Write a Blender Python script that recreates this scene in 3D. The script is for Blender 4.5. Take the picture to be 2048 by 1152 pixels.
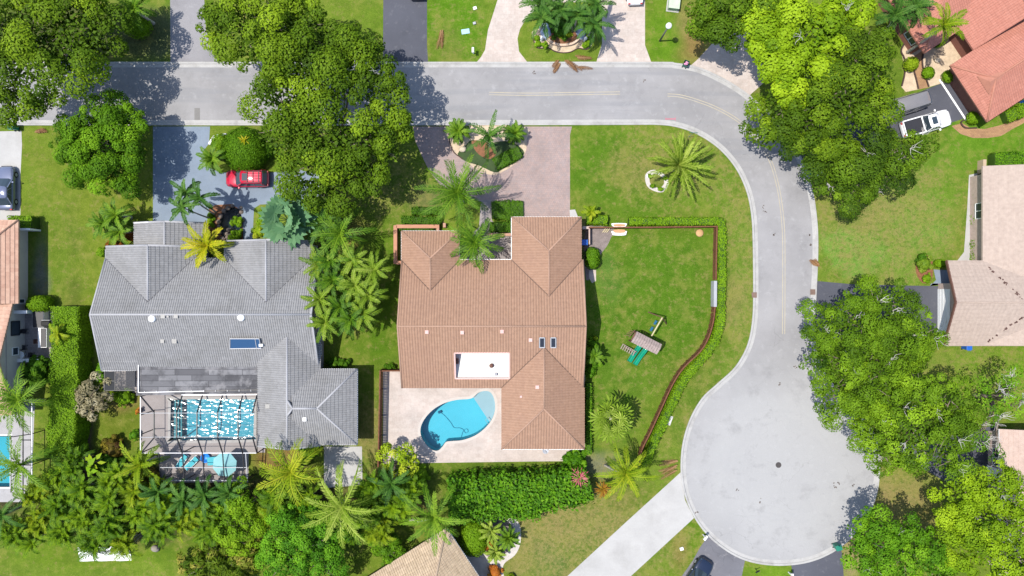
import bpy, math, random
import numpy as np
from mathutils import Vector, Matrix
from mathutils.geometry import tessellate_polygon
for o in list(bpy.data.objects): bpy.data.objects.remove(o)
SC = bpy.context.scene; COL = SC.collection
# ---------------- camera, sky, sun, exposure ----------------
S = 18.0      # picture units per metre on the ground
H = 78.0      # camera height in metres
cam = bpy.data.objects.new('camera', bpy.data.cameras.new('camera')); COL.objects.link(cam)
cam.location = (0, 0, H); cam.data.sensor_width = 36; cam.data.lens = 18/(1024/S/H)
cam.data.clip_start = 0.5; cam.data.clip_end = 6000; SC.camera = cam
EL = 69.0
w = bpy.data.worlds.new('World'); SC.world = w; w.use_nodes = True
nt = w.node_tree; bg = nt.nodes['Background']; sky = nt.nodes.new('ShaderNodeTexSky')
sky.sky_type = 'NISHITA'; sky.sun_disc = False; sky.sun_elevation = math.radians(EL); sky.sun_rotation = math.radians(-90)
nt.links.new(sky.outputs[0], bg.inputs[0]); bg.inputs[1].default_value = 0.17
sl = bpy.data.lights.new('sun', 'SUN'); sl.energy = 4.6; sl.angle = math.radians(0.5); sl.color = (1, .945, .855)
sun = bpy.data.objects.new('sun', sl); COL.objects.link(sun)
sun.rotation_euler = (math.radians(1.0), math.radians(EL-90), 0); sun.location = (-40, 0, 100)
SC.view_settings.view_transform = 'Standard'; SC.view_settings.look = 'None'
SC.view_settings.exposure = 0.5; SC.view_settings.gamma = 1
SC.cycles.max_bounces = 6; SC.cycles.transparent_max_bounces = 12; SC.cycles.caustics_reflective = False; SC.cycles.caustics_refractive = False
# ---------------- helpers ----------------
def W(px, py, z=0.0):
    k = (1-z/H)/S
    return Vector(((px-1024)*k, (576-py)*k, z))
def WL(pts, z=0.0): return [W(p[0], p[1], p[2] if len(p) > 2 else z) for p in pts]
def tag(o, label=None, cat=None, group=None, kind=None):
    if label: o['label'] = label
    if cat: o['category'] = cat
    if group: o['group'] = group
    if kind: o['kind'] = kind
    return o
def empty(name, loc, label, cat, group=None, rz=0.0):
    o = bpy.data.objects.new(name, None); COL.objects.link(o); o.location = loc; o.rotation_euler = (0, 0, rz)
    o.empty_display_size = .3
    return tag(o, label, cat, group)
def catmull(pts, n=6, closed=True):
    pts = [np.array(p[:2], float) for p in pts]; out = []; m = len(pts)
    for i in range(m if closed else m-1):
        p0 = pts[(i-1) % m] if closed or i > 0 else pts[i]; p1 = pts[i]; p2 = pts[(i+1) % m]
        p3 = pts[(i+2) % m] if closed or i+2 < m else p2
        for k in range(n):
            t = k/n
            out.append(.5*((2*p1)+(-p0+p2)*t+(2*p0-5*p1+4*p2-p3)*t*t+(-p0+3*p1-3*p2+p3)*t**3))
    if not closed: out.append(pts[-1])
    return [tuple(p) for p in out]
class MB:
    def __init__(s): s.v = []; s.f = []; s.uv = []; s.hasuv = False
    def add(s, V, F, uv=None):
        b = len(s.v); s.v += [tuple(p) for p in V]
        for i, f in enumerate(F):
            s.f.append([b+k for k in f]); s.uv.append(uv[i] if uv else None)
        if uv: s.hasuv = True
        return s
    def box(s, x0, y0, z0, x1, y1, z1):
        x0, x1 = min(x0, x1), max(x0, x1); y0, y1 = min(y0, y1), max(y0, y1); z0, z1 = min(z0, z1), max(z0, z1)
        return s.add([(x0,y0,z0),(x1,y0,z0),(x1,y1,z0),(x0,y1,z0),(x0,y0,z1),(x1,y0,z1),(x1,y1,z1),(x0,y1,z1)],
                     [(3,2,1,0),(4,5,6,7),(0,1,5,4),(1,2,6,5),(2,3,7,6),(3,0,4,7)])
    def obox(s, c, sx, sy, sz, rz=0.0, tilt=0.0):
        M = Matrix.Translation(Vector(c)) @ Matrix.Rotation(rz, 4, 'Z') @ Matrix.Rotation(tilt, 4, 'Y')
        V = [M @ Vector((a*sx/2, b*sy/2, d)) for d in (0, sz) for a, b in ((-1,-1),(1,-1),(1,1),(-1,1))]
        return s.add(V, [(3,2,1,0),(4,5,6,7),(0,1,5,4),(1,2,6,5),(2,3,7,6),(3,0,4,7)])
    def prism(s, poly, z0, z1, bottom=True):
        P = [(p[0], p[1]) for p in poly]
        if sum(P[i][0]*P[(i+1)%len(P)][1]-P[(i+1)%len(P)][0]*P[i][1] for i in range(len(P))) < 0: P = P[::-1]
        n = len(P); V = [(x, y, z0) for x, y in P]+[(x, y, z1) for x, y in P]
        F = [tuple(range(n, 2*n))]+[(i, (i+1) % n, n+(i+1) % n, n+i) for i in range(n)]
        if bottom: F.append(tuple(range(n-1, -1, -1)))
        return s.add(V, F)
    def sheet(s, poly, z=0.0, holes=()):
        loops = [[Vector((p[0], p[1], 0)) for p in poly]]+[[Vector((p[0], p[1], 0)) for p in h] for h in holes]
        V = [(v.x, v.y, z) for l in loops for v in l]; F = []
        for t in tessellate_polygon(loops):
            a, b, c = [V[i] for i in t]
            if (b[0]-a[0])*(c[1]-a[1])-(b[1]-a[1])*(c[0]-a[0]) < 0: t = t[::-1]
            F.append(tuple(t))
        return s.add(V, F)
    def tube(s, pts, r, n=8, cap=True):
        pts = [Vector(p) for p in pts]; m = len(pts)
        R = list(r) if hasattr(r, '__len__') else [r]*m
        V = []; prev = None
        for i, p in enumerate(pts):
            d = (pts[min(i+1, m-1)]-pts[max(i-1, 0)])
            d = d.normalized() if d.length > 1e-9 else Vector((0, 0, 1))
            if prev is None:
                a = d.orthogonal().normalized()
            else:
                a = (prev-d*prev.dot(d)); a = a.normalized() if a.length > 1e-6 else d.orthogonal().normalized()
            prev = a; b = d.cross(a)
            V += [p+(a*math.cos(2*math.pi*k/n)+b*math.sin(2*math.pi*k/n))*R[i] for k in range(n)]
        F = [(i*n+k, i*n+(k+1) % n, (i+1)*n+(k+1) % n, (i+1)*n+k) for i in range(m-1) for k in range(n)]
        if cap: F += [tuple(range(n-1, -1, -1)), tuple(range((m-1)*n, m*n))]
        return s.add(V, F)
    def lathe(s, prof, c=(0, 0, 0), n=16):
        V = [(c[0]+r*math.cos(2*math.pi*k/n), c[1]+r*math.sin(2*math.pi*k/n), c[2]+z) for r, z in prof for k in range(n)]
        m = len(prof)
        F = [(i*n+k, i*n+(k+1) % n, (i+1)*n+(k+1) % n, (i+1)*n+k) for i in range(m-1) for k in range(n)]
        F += [tuple(range(n-1, -1, -1)), tuple(range((m-1)*n, m*n))]
        return s.add(V, F)
    def bar(s, a, b, w, h=None):
        """square bar from a to b"""
        a, b = Vector(a), Vector(b); d = (b-a).normalized(); h = h or w
        up = Vector((0, 0, 1)) if abs(d.z) < .95 else Vector((1, 0, 0))
        x = d.cross(up).normalized(); y = x.cross(d)
        V = [p+x*(i*w/2)+y*(j*h/2) for p in (a, b) for i, j in ((-1,-1),(1,-1),(1,1),(-1,1))]
        return s.add(V, [(0,1,2,3),(7,6,5,4),(1,0,4,5),(2,1,5,6),(3,2,6,7),(0,3,7,4)])
    def build(s, name, mat, parent=None, smooth=False, bevel=0, local=False, sub=0, **tags):
        me = bpy.data.meshes.new(name); V = s.v
        if parent is not None and not local:
            q = parent; off = Vector((0, 0, 0))
            while q is not None: off += q.location; q = q.parent
            V = [(p[0]-off.x, p[1]-off.y, p[2]-off.z) for p in V]
        me.from_pydata(V, [], s.f)
        if s.hasuv:
            ul = me.uv_layers.new(name='UVMap'); k = 0
            for pi, p in enumerate(me.polygons):
                u = s.uv[pi]
                for j in range(p.loop_total):
                    if u: ul.data[p.loop_start+j].uv = u[j]
        if smooth: me.polygons.foreach_set('use_smooth', [True]*len(me.polygons))
        me.materials.append(mat); me.update()
        o = bpy.data.objects.new(name, me); COL.objects.link(o)
        if parent is not None: o.parent = parent
        if bevel:
            b = o.modifiers.new('bevel', 'BEVEL'); b.width = bevel; b.segments = 2; b.limit_method = 'ANGLE'
        if sub:
            m = o.modifiers.new('sub', 'SUBSURF'); m.levels = sub; m.render_levels = sub
        tag(o, **tags)
        return o
def copy_tree(o, parent=None):
    c = o.copy(); COL.objects.link(c); c.parent = parent
    for ch in o.children: copy_tree(ch, c)
    return c
# ---------------- materials ----------------
def newmat(name):
    m = bpy.data.materials.new(name); m.use_nodes = True
    return m, m.node_tree, m.node_tree.nodes['Principled BSDF']
def N(nt, t, **kw):
    n = nt.nodes.new('ShaderNode'+t)
    for k, v in kw.items(): setattr(n, k, v)
    return n
def mathn(nt, op, a, b=None, c=None):
    n = N(nt, 'Math', operation=op)
    for i, v in enumerate((a, b, c)):
        if v is None: continue
        if isinstance(v, (int, float)): n.inputs[i].default_value = v
        else: nt.links.new(v, n.inputs[i])
    return n.outputs[0]
def mixc(nt, f, a, b, mode='MIX'):
    n = N(nt, 'Mix', data_type='RGBA', blend_type=mode)
    for i, v in ((0, f), (6, a), (7, b)):
        if isinstance(v, (int, float)): n.inputs[i].default_value = v
        elif isinstance(v, tuple): n.inputs[i].default_value = (*v[:3], 1)
        else: nt.links.new(v, n.inputs[i])
    return n.outputs[2]
def noise(nt, vec, scale, detail=4, rough=.6):
    n = N(nt, 'TexNoise'); n.inputs['Scale'].default_value = scale; n.inputs['Detail'].default_value = detail
    n.inputs['Roughness'].default_value = rough
    if vec is not None: nt.links.new(vec, n.inputs['Vector'])
    return n.outputs[0]
def ramp(nt, f, lo, hi):
    n = N(nt, 'MapRange'); n.inputs[1].default_value = lo; n.inputs[2].default_value = hi
    nt.links.new(f, n.inputs[0]); return n.outputs[0]
def geo(nt): return N(nt, 'NewGeometry').outputs['Position']
def bump(nt, h, strength, dist, bs):
    b = N(nt, 'Bump'); b.inputs['Strength'].default_value = strength; b.inputs['Distance'].default_value = dist
    nt.links.new(h, b.inputs['Height']); nt.links.new(b.outputs[0], bs.inputs['Normal'])
def pm(name, col, rough=.8, var=.18, scale=1.2, fine=9., bmp=0., metal=0., coat=0., stain=None, stain_amt=.5, spec=.3, stain_scale=.25):
    """general weathered surface: two scales of albedo variation, optional stain colour, optional bump"""
    m, nt, b = newmat(name)
    b.inputs['Roughness'].default_value = rough; b.inputs['Metallic'].default_value = metal
    b.inputs['Coat Weight'].default_value = coat; b.inputs['Specular IOR Level'].default_value = spec
    P = geo(nt); n1 = noise(nt, P, scale, 5); n2 = noise(nt, P, fine, 3)
    f = mathn(nt, 'ADD', mathn(nt, 'MULTIPLY', ramp(nt, n1, .3, .7), .6), mathn(nt, 'MULTIPLY', ramp(nt, n2, .25, .75), .4))
    c = mixc(nt, f, tuple(x*(1-var) for x in col), tuple(x*(1+var) for x in col))
    if stain:
        n3 = noise(nt, P, stain_scale, 6, .65)
        c = mixc(nt, mathn(nt, 'MULTIPLY', ramp(nt, n3, .5, .75), stain_amt), c, stain)
    nt.links.new(c, b.inputs['Base Color'])
    if bmp: bump(nt, n2, .6, bmp, b)
    return m
def glass(name, col=(.02, .03, .04), rough=.05):
    m, nt, b = newmat(name); b.inputs['Base Color'].default_value = (*col, 1); b.inputs['Roughness'].default_value = rough
    b.inputs['Specular IOR Level'].default_value = .6; return m
def paint(name, col, rough=.25, metal=0.0, coat=.6):
    m, nt, b = newmat(name); P = N(nt, 'TexCoord').outputs['Object']
    c = mixc(nt, noise(nt, P, 3, 3), tuple(x*.93 for x in col), tuple(min(1, x*1.05) for x in col))
    nt.links.new(c, b.inputs['Base Color']); b.inputs['Roughness'].default_value = rough
    b.inputs['Metallic'].default_value = metal; b.inputs['Coat Weight'].default_value = coat; b.inputs['Coat Roughness'].default_value = .06
    return m
def tile(name, c1, c2, pu=.24, pv=.37, depth=.05, stain=(.1, .1, .1), stain_amt=.3, row=.4):
    """roof tiles: barrels across the eave, stepped courses up the slope, each tile a slightly different shade"""
    m, nt, b = newmat(name); b.inputs['Roughness'].default_value = .75; b.inputs['Specular IOR Level'].default_value = .25
    uv = N(nt, 'UVMap').outputs[0]; sp = N(nt, 'SeparateXYZ'); nt.links.new(uv, sp.inputs[0])
    u = mathn(nt, 'DIVIDE', sp.outputs[0], pu); v = mathn(nt, 'DIVIDE', sp.outputs[1], pv)
    cb = N(nt, 'CombineXYZ'); nt.links.new(mathn(nt, 'FLOOR', u), cb.inputs[0]); nt.links.new(mathn(nt, 'FLOOR', v), cb.inputs[1])
    wn = N(nt, 'TexWhiteNoise', noise_dimensions='2D'); nt.links.new(cb.outputs[0], wn.inputs['Vector'])
    cb2 = N(nt, 'CombineXYZ'); nt.links.new(mathn(nt, 'FLOOR', mathn(nt, 'DIVIDE', u, 5)), cb2.inputs[0]); nt.links.new(mathn(nt, 'FLOOR', v), cb2.inputs[1])
    wn2 = N(nt, 'TexWhiteNoise', noise_dimensions='2D'); nt.links.new(cb2.outputs[0], wn2.inputs['Vector'])
    f = mathn(nt, 'ADD', mathn(nt, 'MULTIPLY', wn.outputs[0], .4), mathn(nt, 'ADD', mathn(nt, 'MULTIPLY', wn2.outputs[0], row), .3-row*.5))
    c = mixc(nt, f, c1, c2)
    P = geo(nt); c = mixc(nt, mathn(nt, 'MULTIPLY', ramp(nt, noise(nt, P, .35, 7, .68), .48, .72), stain_amt), c, stain)
    c = mixc(nt, .25, c, mixc(nt, noise(nt, P, 3.0, 4), (0, 0, 0), (1, 1, 1)), 'OVERLAY')
    nt.links.new(c, b.inputs['Base Color'])
    bump(nt, noise(nt, P, 14, 3), .3, .01, b)
    return m
def leafmat(name, dark, mid, lite, rough=.6, trans=.2, spec=.10):
    rough = max(rough, .55); spec = min(spec, .14)
    m, nt, b = newmat(name); b.inputs['Roughness'].default_value = rough; b.inputs['Specular IOR Level'].default_value = spec
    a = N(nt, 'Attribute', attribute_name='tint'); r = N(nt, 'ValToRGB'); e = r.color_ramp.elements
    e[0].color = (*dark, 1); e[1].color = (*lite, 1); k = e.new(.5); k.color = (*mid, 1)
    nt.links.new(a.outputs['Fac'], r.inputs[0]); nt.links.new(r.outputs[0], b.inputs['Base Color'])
    t = N(nt, 'BsdfTranslucent'); nt.links.new(mixc(nt, 1.0, r.outputs[0], (1.0, 1.0, .5), 'MULTIPLY'), t.inputs[0])
    mx = N(nt, 'MixShader'); mx.inputs[0].default_value = trans
    nt.links.new(b.outputs[0], mx.inputs[1]); nt.links.new(t.outputs[0], mx.inputs[2])
    nt.links.new(mx.outputs[0], nt.nodes['Material Output'].inputs[0]); return m
# ---------------- foliage ----------------
def quads_obj(name, V, tint, mat, parent=None, **tags):
    """V: (n,4,3) array of quads in world coordinates; tint (n,)"""
    off = np.zeros(3); q = parent
    while q is not None: off += np.array(q.location); q = q.parent
    V = (V-off).astype(np.float32); n = len(V); me = bpy.data.meshes.new(name)
    me.vertices.add(4*n); me.vertices.foreach_set('co', V.reshape(-1))
    me.loops.add(4*n); me.loops.foreach_set('vertex_index', np.arange(4*n, dtype=np.int32))
    me.polygons.add(n); me.polygons.foreach_set('loop_start', np.arange(0, 4*n, 4, dtype=np.int32))
    me.update(calc_edges=True)
    at = me.attributes.new('tint', 'FLOAT', 'POINT'); at.data.foreach_set('value', np.repeat(np.clip(tint, 0, 1), 4).astype(np.float32))
    me.materials.append(mat); o = bpy.data.objects.new(name, me); COL.objects.link(o)
    if parent is not None: o.parent = parent
    return tag(o, **tags)
def unit(a): return a/np.maximum(np.linalg.norm(a, axis=-1, keepdims=True), 1e-9)
def leaf_quads(P, Nn, size, rng, aspect=.55):
    n = len(P); t = rng.normal(size=(n, 3)); t = unit(t-Nn*np.sum(t*Nn, 1, keepdims=True)); b = np.cross(Nn, t)
    L = size[:, None]*.5; w_ = L*aspect
    fold = Nn*L*.18
    return np.stack([P-t*L, P+b*w_+fold, P+t*L, P-b*w_+fold], 1)
def crown_quads(blobs, rng, lobe=(.75, 1.6), dens=30, leaf=.3, fill=1.7, squash=.8, low=-.25, aspect=.6):
    """blobs: (x,y,z,r,rz). lobes of leaves over the upper shells, sparser leaves inside"""
    B = np.array(blobs, float); Vs = []; Ts = []
    for bi, (x, y, z, r, rz) in enumerate(B):
        lr0 = min(lobe[0], r*.3); lr1 = min(lobe[1], r*.5)
        nl = max(6, int(2.6*r*r/(((lr0+lr1)/2)**2)*.62))
        d = unit(rng.normal(size=(nl*3, 3))); d = d[d[:, 2] > low][:nl]
        rad = rng.uniform(.62, 1.12, len(d))[:, None]
        p = np.array([x, y, z])+d*np.array([r, r, rz])*rad
        keep = np.ones(len(p), bool)
        for bj, (x2, y2, z2, r2, rz2) in enumerate(B):
            if bj != bi: keep &= np.linalg.norm((p-[x2, y2, z2])/[r2, r2, rz2], axis=1) > .78
        p = p[keep]; d = d[keep]
        if not len(p): continue
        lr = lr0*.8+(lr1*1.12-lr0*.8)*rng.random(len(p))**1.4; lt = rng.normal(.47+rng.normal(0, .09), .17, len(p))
        cnt = np.maximum(6, (dens*6.2*math.pi*lr*lr*.5).astype(int)); idx = np.repeat(np.arange(len(p)), cnt)
        e = unit(rng.normal(size=(len(idx), 3)))
        out = unit(d[idx]*.7+np.array([0, 0, .7])); s_ = np.sum(e*out, 1, keepdims=True)
        e = np.where(s_ < -.15, e-2*out*s_, e)
        q = p[idx]+e*lr[idx][:, None]*np.array([1, 1, squash])*rng.uniform(.66, 1.12, len(idx))[:, None]
        nn = unit(e*.85+np.array([0, 0, .40])+rng.normal(size=e.shape)*.24)
        Vs.append(leaf_quads(q, nn, leaf*.78*rng.uniform(.7, 1.3, len(idx)), rng, aspect))
        Ts.append(lt[idx]+.10*e[:, 2]+rng.normal(0, .07, len(idx)))  # lobe tops tinted lighter: light from above put into the leaf colour
        ni = int(fill*dens*1.1*r*r)
        e = unit(rng.normal(size=(ni, 3))); e[:, 2] = np.abs(e[:, 2])*1.0-.15
        q = np.array([x, y, z])+e*np.array([r, r, rz])*rng.uniform(.35, .82, ni)[:, None]
        Vs.append(leaf_quads(q, unit(rng.normal(size=(ni, 3))*.5+[0, 0, 1]), leaf*1.15*rng.uniform(.8, 1.3, ni), rng, aspect)); Ts.append(rng.normal(.3, .12, ni))  # inner leaves tinted darker: shade of the crown put into the colour
    return np.concatenate(Vs), np.concatenate(Ts)
def branch_pts(a, b, rng, k=5, wob=.25):
    a, b = Vector(a), Vector(b); out = []
    for i in range(k+1):
        t = i/k; p = a.lerp(b, t); p.z = a.z+(b.z-a.z)*(t**.75)
        if 0 < i < k: p += Vector(rng.normal(size=3)*wob*(b-a).length*.12)
        out.append(p)
    return out
def tree(name, label, blobs, mat, seed, base=None, cat='tree', group=None, twigs=0, **kw):
    """blobs: (px,py,rpx,ztop[,flat])"""
    rng = np.random.default_rng(seed); B = []
    for bl in blobs:
        px, py, rp, zt = bl[:4]; fl = bl[4] if len(bl) > 4 else .72
        r = rp/S*(1-zt/H); rz = r*fl; zc = max(zt-rz, rz*.25+.3); c = W(px, py, zc+.4*rz); B.append((c.x, c.y, zc, r, rz))
    A = np.array(B); wgt = A[:, 3]**2
    c = W(*base) if base else Vector((float((A[:, 0]*wgt).sum()/wgt.sum()), float((A[:, 1]*wgt).sum()/wgt.sum()), 0))
    root = empty(name, c, label, cat, group)
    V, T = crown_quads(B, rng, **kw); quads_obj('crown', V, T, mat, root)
    tr = MB(); zf = min(b[2] for b in B)*.45; r0 = .16+.035*A[:, 3].max()
    fork = c+Vector((rng.normal()*.2, rng.normal()*.2, max(.8, zf)))
    tr.tube([c+Vector((0, 0, -.1)), c+Vector((0, 0, .25)), c.lerp(fork, .6), fork], [r0*1.5, r0*1.1, r0, r0*.85], 9)
    for (x, y, z, r, rz) in B:
        e = Vector((x, y, z+rz*.45)); bp = branch_pts(fork, e, rng); tr.tube(bp, [r0*.6*(1-.75*i/5) for i in range(6)], 6)
        for k in range(5):
            d = unit(rng.normal(size=3)); d[2] = abs(d[2])*.6+.1
            t_ = Vector((x, y, z))+Vector(d*np.array([r, r, rz])*rng.uniform(.6, .9)); tr.tube(branch_pts(bp[3+k % 3], t_, rng, 4), [.07, .055, .045, .03, .015], 5)
    tr.build('trunk', MAT['bark'], root, smooth=True)
    if twigs:
        for k in range(twigs):
            tw = MB()
            x, y, z, r, rz = B[k % len(B)]; d = unit(rng.normal(size=3)); d[2] = abs(d[2])+.35; d = unit(d)
            a = Vector((x, y, z))+Vector(d*np.array([r, r, rz])*.75); 
            for j in range(5):
                e2 = unit(d+rng.normal(size=3)*.5); tw.tube(branch_pts(a, a+Vector(e2*rng.uniform(.8, 1.5)), rng, 4, .6), [.032, .026, .02, .014, .008], 4)
            tw.build('bare_branch', MAT['deadwood'], root)
    return root
def frond_quads(o, az, L, e0, droop, wl, rng, nl=22, lw=.1, vee=.35, tint=.5):
    """one feather frond: list of quads"""
    t = np.linspace(0, 1, 14); ang = e0-droop*t**1.25; ds = L/13
    f = np.array([math.cos(az), math.sin(az), 0]); sd = np.array([-math.sin(az), math.cos(az), 0])
    bend = rng.normal(0, .10)*t**2*L
    hx = np.concatenate([[0], np.cumsum(np.cos(ang[:-1])*ds)]); hz = np.concatenate([[0], np.cumsum(np.sin(ang[:-1])*ds)])
    pts = o+hx[:, None]*f+hz[:, None]*[0, 0, 1]+bend[:, None]*sd
    Q = []; T = []
    rw = np.interp(t, [0, 1], [.05+.012*L, .012])
    up = -np.sin(ang)[:, None]*f+np.cos(ang)[:, None]*np.array([0, 0, 1.])
    for i in range(13):
        a, b = pts[i]+up[i]*.015, pts[i+1]+up[i+1]*.015
        Q.append([a-sd*rw[i], b-sd*rw[i+1], b+sd*rw[i+1], a+sd*rw[i]]); T.append(tint+.22)
    tt = np.linspace(.1, 1, nl)
    for s_ in (-1, 1):
        for q in tt+rng.normal(0, .008, nl):
            q = min(max(q, .05), 1); p = np.array([np.interp(q, t, pts[:, j]) for j in range(3)])
            a_ = np.interp(q, t, ang); fw = math.cos(a_)*f+math.sin(a_)*np.array([0, 0, 1.]); u_ = -math.sin(a_)*f+math.cos(a_)*np.array([0, 0, 1.])
            l = wl*(math.sin(math.pi*(.1+.82*q))**.6)*rng.uniform(.85, 1.1)
            dr = unit(sd*s_*(1-.35*q)+fw*(.45+.5*q)+u_*vee+rng.normal(0, .07, 3))
            mid = p+dr*l*.55; tip = p+dr*l+np.array([0, 0, -.28*l])
            ww = fw*lw*.5
            Q.append([p-ww*.8, mid-ww*1.1, tip, mid+ww*1.1]); T.append(tint+rng.normal(0, .12))
    return Q, T
def palm(name, label, px, py, z, rpx, mat, seed, n=15, base=None, cat='palm tree', group=None, wl=None, lean=(0, 0), droop=1.3, lw=.13, nl=24, tr=.16, heads=1, spread=0, e_hi=1.15, e_lo=-.15, tint=.5, young=True, lv=(.88, 1.08)):
    rng = np.random.default_rng(seed); c = W(px, py, z); b = W(*base) if base else Vector((c.x+lean[0], c.y+lean[1], 0))
    root = empty(name, b, label, cat, group); Q = []; T = []; tm = MB()
    R = rpx/S*(1-z/H)
    for h in range(heads):
        if heads > 1:
            a = h*2.4+rng.uniform(0, .5); rr = spread*math.sqrt((h+.3)/heads)
            hc = np.array([c.x+rr*math.cos(a), c.y+rr*math.sin(a), z*rng.uniform(.75, 1.05)])
        else: hc = np.array([c.x, c.y, z])
        a0 = rng.uniform(0, 6.28); rh = R if heads == 1 else R-spread*.6
        for i in range(n):
            k = i/n; e0 = e_hi+(e_lo-e_hi)*k+rng.normal(0, .08); L = rh*1.18*rng.uniform(*lv)*(1.0 if k > .25 else .85)
            q, t = frond_quads(hc, a0+i*2.39996+rng.normal(0, .12), L, e0, droop*(.75+.5*k)*rng.uniform(.85, 1.1), wl or L*.3, rng, nl, lw, tint=tint+.2*(.5-k)+rng.normal(0, .10))
            Q += q; T += t
        bb = Vector((b.x+(hc[0]-c.x)*.5, b.y+(hc[1]-c.y)*.5, -.05)); hv = Vector(hc)
        mid = bb.lerp(hv, .5)+Vector(((hv.x-bb.x)*-.12, (hv.y-bb.y)*-.12, 0))
        tm.tube([bb, bb+Vector((0, 0, .2)), bb.lerp(mid, .6), mid, mid.lerp(hv, .55), hv+Vector((0, 0, -.05))], [tr*1.5, tr*1.2, tr, tr*.95, tr*.85, tr*.75], 8)
    quads_obj('crown', np.array(Q), np.array(T), mat, root); tm.build('trunk', MAT['palmbark'], root, smooth=True)
    return root
def fan_quads(o, az, el, Lp, R, rng, nb=22, tint=.5, arc=2.6, droop=.25, bw=.85):
    f = np.array([math.cos(az)*math.cos(el), math.sin(az)*math.cos(el), math.sin(el)]); sd = np.array([-math.sin(az), math.cos(az), 0]); up = np.cross(f, sd)
    if up[2] < 0: up = -up
    h = o+f*Lp; Q = [[o-sd*.035, h-sd*.025, h+sd*.025, o+sd*.035]]; T = [tint+.15]
    f2 = unit(f*.9+np.array([0, 0, -.35])); up2 = unit(up*.9+f*.3)
    for k in range(nb):
        a = -arc+2*arc*k/(nb-1); d = unit(f2*math.cos(a)+sd*math.sin(a)+up2*.22); l = R*(.72+.28*math.cos(a*.5))*rng.uniform(.93, 1.05)
        s2 = unit(np.cross(d, up2)); wd = l*arc/nb*bw
        mid = h+d*l*.7; tip = h+d*l+np.array([0, 0, -droop*l*.5])
        Q.append([h, mid-s2*wd*.55+up2*.02, tip, mid+s2*wd*.55+up2*.02]); T.append(tint+rng.normal(0, .1)+(.06 if k % 2 else -.04))
    return Q, T
def fanpalm(name, label, px, py, z, rpx, mat, seed, n=18, R=None, nb=22, cat='palm tree', group=None, heads=None, tr=.17, droop=.25, bw=.85):
    rng = np.random.default_rng(seed); c = W(px, py, z); root = empty(name, Vector((c.x, c.y, 0)), label, cat, group); Q = []; T = []
    Rw = rpx/S*(1-z/H); R = R or Rw*.5; a0 = rng.uniform(0, 6)
    for i in range(n):
        k = i/n; el = 1.25-1.35*k+rng.normal(0, .06)
        q, t = fan_quads(np.array([c.x, c.y, z-.1]), a0+i*2.39996+rng.normal(0, .1), el, (Rw-R*.72)*rng.uniform(.9, 1.05)/max(.55, math.cos(el*.7)), R*(.75+.25*k), rng, nb, .62-.3*k+rng.normal(0, .06), droop=droop, bw=bw); Q += q; T += t
    quads_obj('crown', np.array(Q), np.array(T), mat, root)
    MB().tube([(c.x, c.y, -.1), (c.x, c.y, .3), (c.x, c.y, z*.6), (c.x, c.y, z)], [tr*1.4, tr*1.1, tr, tr], 9).build('trunk', MAT['palmbark'], root, smooth=True)
    return root
def bush(name, label, px, py, rpx, h, mat, seed, cat='bush', group=None, leaf=.16, dens=60, rp2=None, rot=0):
    rng = np.random.default_rng(seed); c = W(px, py, h*.6); r = rpx/S; B = []
    r2 = (rp2 or rpx)/S
    if rp2 and abs(r2-r) > .2:
        n = max(2, int(round(max(r, r2)/min(r, r2)))+1); rr = min(r, r2); L = max(r, r2)-rr; ax = (1, 0) if r > r2 else (0, 1)
        ca, sa = math.cos(rot), math.sin(rot)
        for i in range(n):
            t = -L+2*L*i/(n-1); dx, dy = ax[0]*t, ax[1]*t; B.append((c.x+dx*ca-dy*sa, c.y+dx*sa+dy*ca, h*.45, rr, h*.55))
    else: B = [(c.x, c.y, h*.42, r, h*.58)]
    if any(k in label for k in ('clipped', 'round', 'oval', 'ball', 'boxy')):      # trimmed: a tight leafy skin
        Ps = []; Ns = []
        for x, y, z, rr, rz in B:
            n_ = int(dens*16*rr*rr)+200; e = unit(rng.normal(size=(n_, 3))); e[:, 2] = np.where(e[:, 2] < -.45, -e[:, 2], e[:, 2])
            Ps.append(np.array([x, y, z])+e*np.array([rr, rr, rz])*(rng.normal(1, .035, n_)+.03*np.sin(e[:, 0]*9+x)*np.sin(e[:, 1]*8))[:, None]); Ns.append(unit(e+rng.normal(size=e.shape)*.3))
        P = np.concatenate(Ps); V = leaf_quads(P, np.concatenate(Ns), leaf*1.1*rng.uniform(.7, 1.3, len(P)), rng, .6); T = rng.normal(.45, .13, len(P))
    else: V, T = crown_quads(B, rng, lobe=(.16, .34), dens=dens*2.6, leaf=leaf*1.15, low=-.5, fill=.6)
    K = []
    for x, y, z, rr, rz in B:      # dense inner leaves that close the bush
        th = np.linspace(0, 2*math.pi, 13); ph = np.linspace(-.5, math.pi/2, 7)
        G = np.array([[[x+rr*.84*math.cos(b)*math.cos(a), y+rr*.84*math.cos(b)*math.sin(a), z+rz*.84*math.sin(b)] for a in th] for b in ph])
        K += [[G[j, i], G[j, i+1], G[j+1, i+1], G[j+1, i]] for j in range(6) for i in range(12)]
    V = np.concatenate([V, np.array(K)]); T = np.concatenate([T, rng.normal(.3, .1, len(K))])
    V[:, :, 2] = np.maximum(V[:, :, 2], .02)
    o = quads_obj(name, V-np.array([c.x, c.y, 0]), T, mat, None, label=label, cat=cat, group=group); o.location = (c.x, c.y, 0)
    return o
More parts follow.
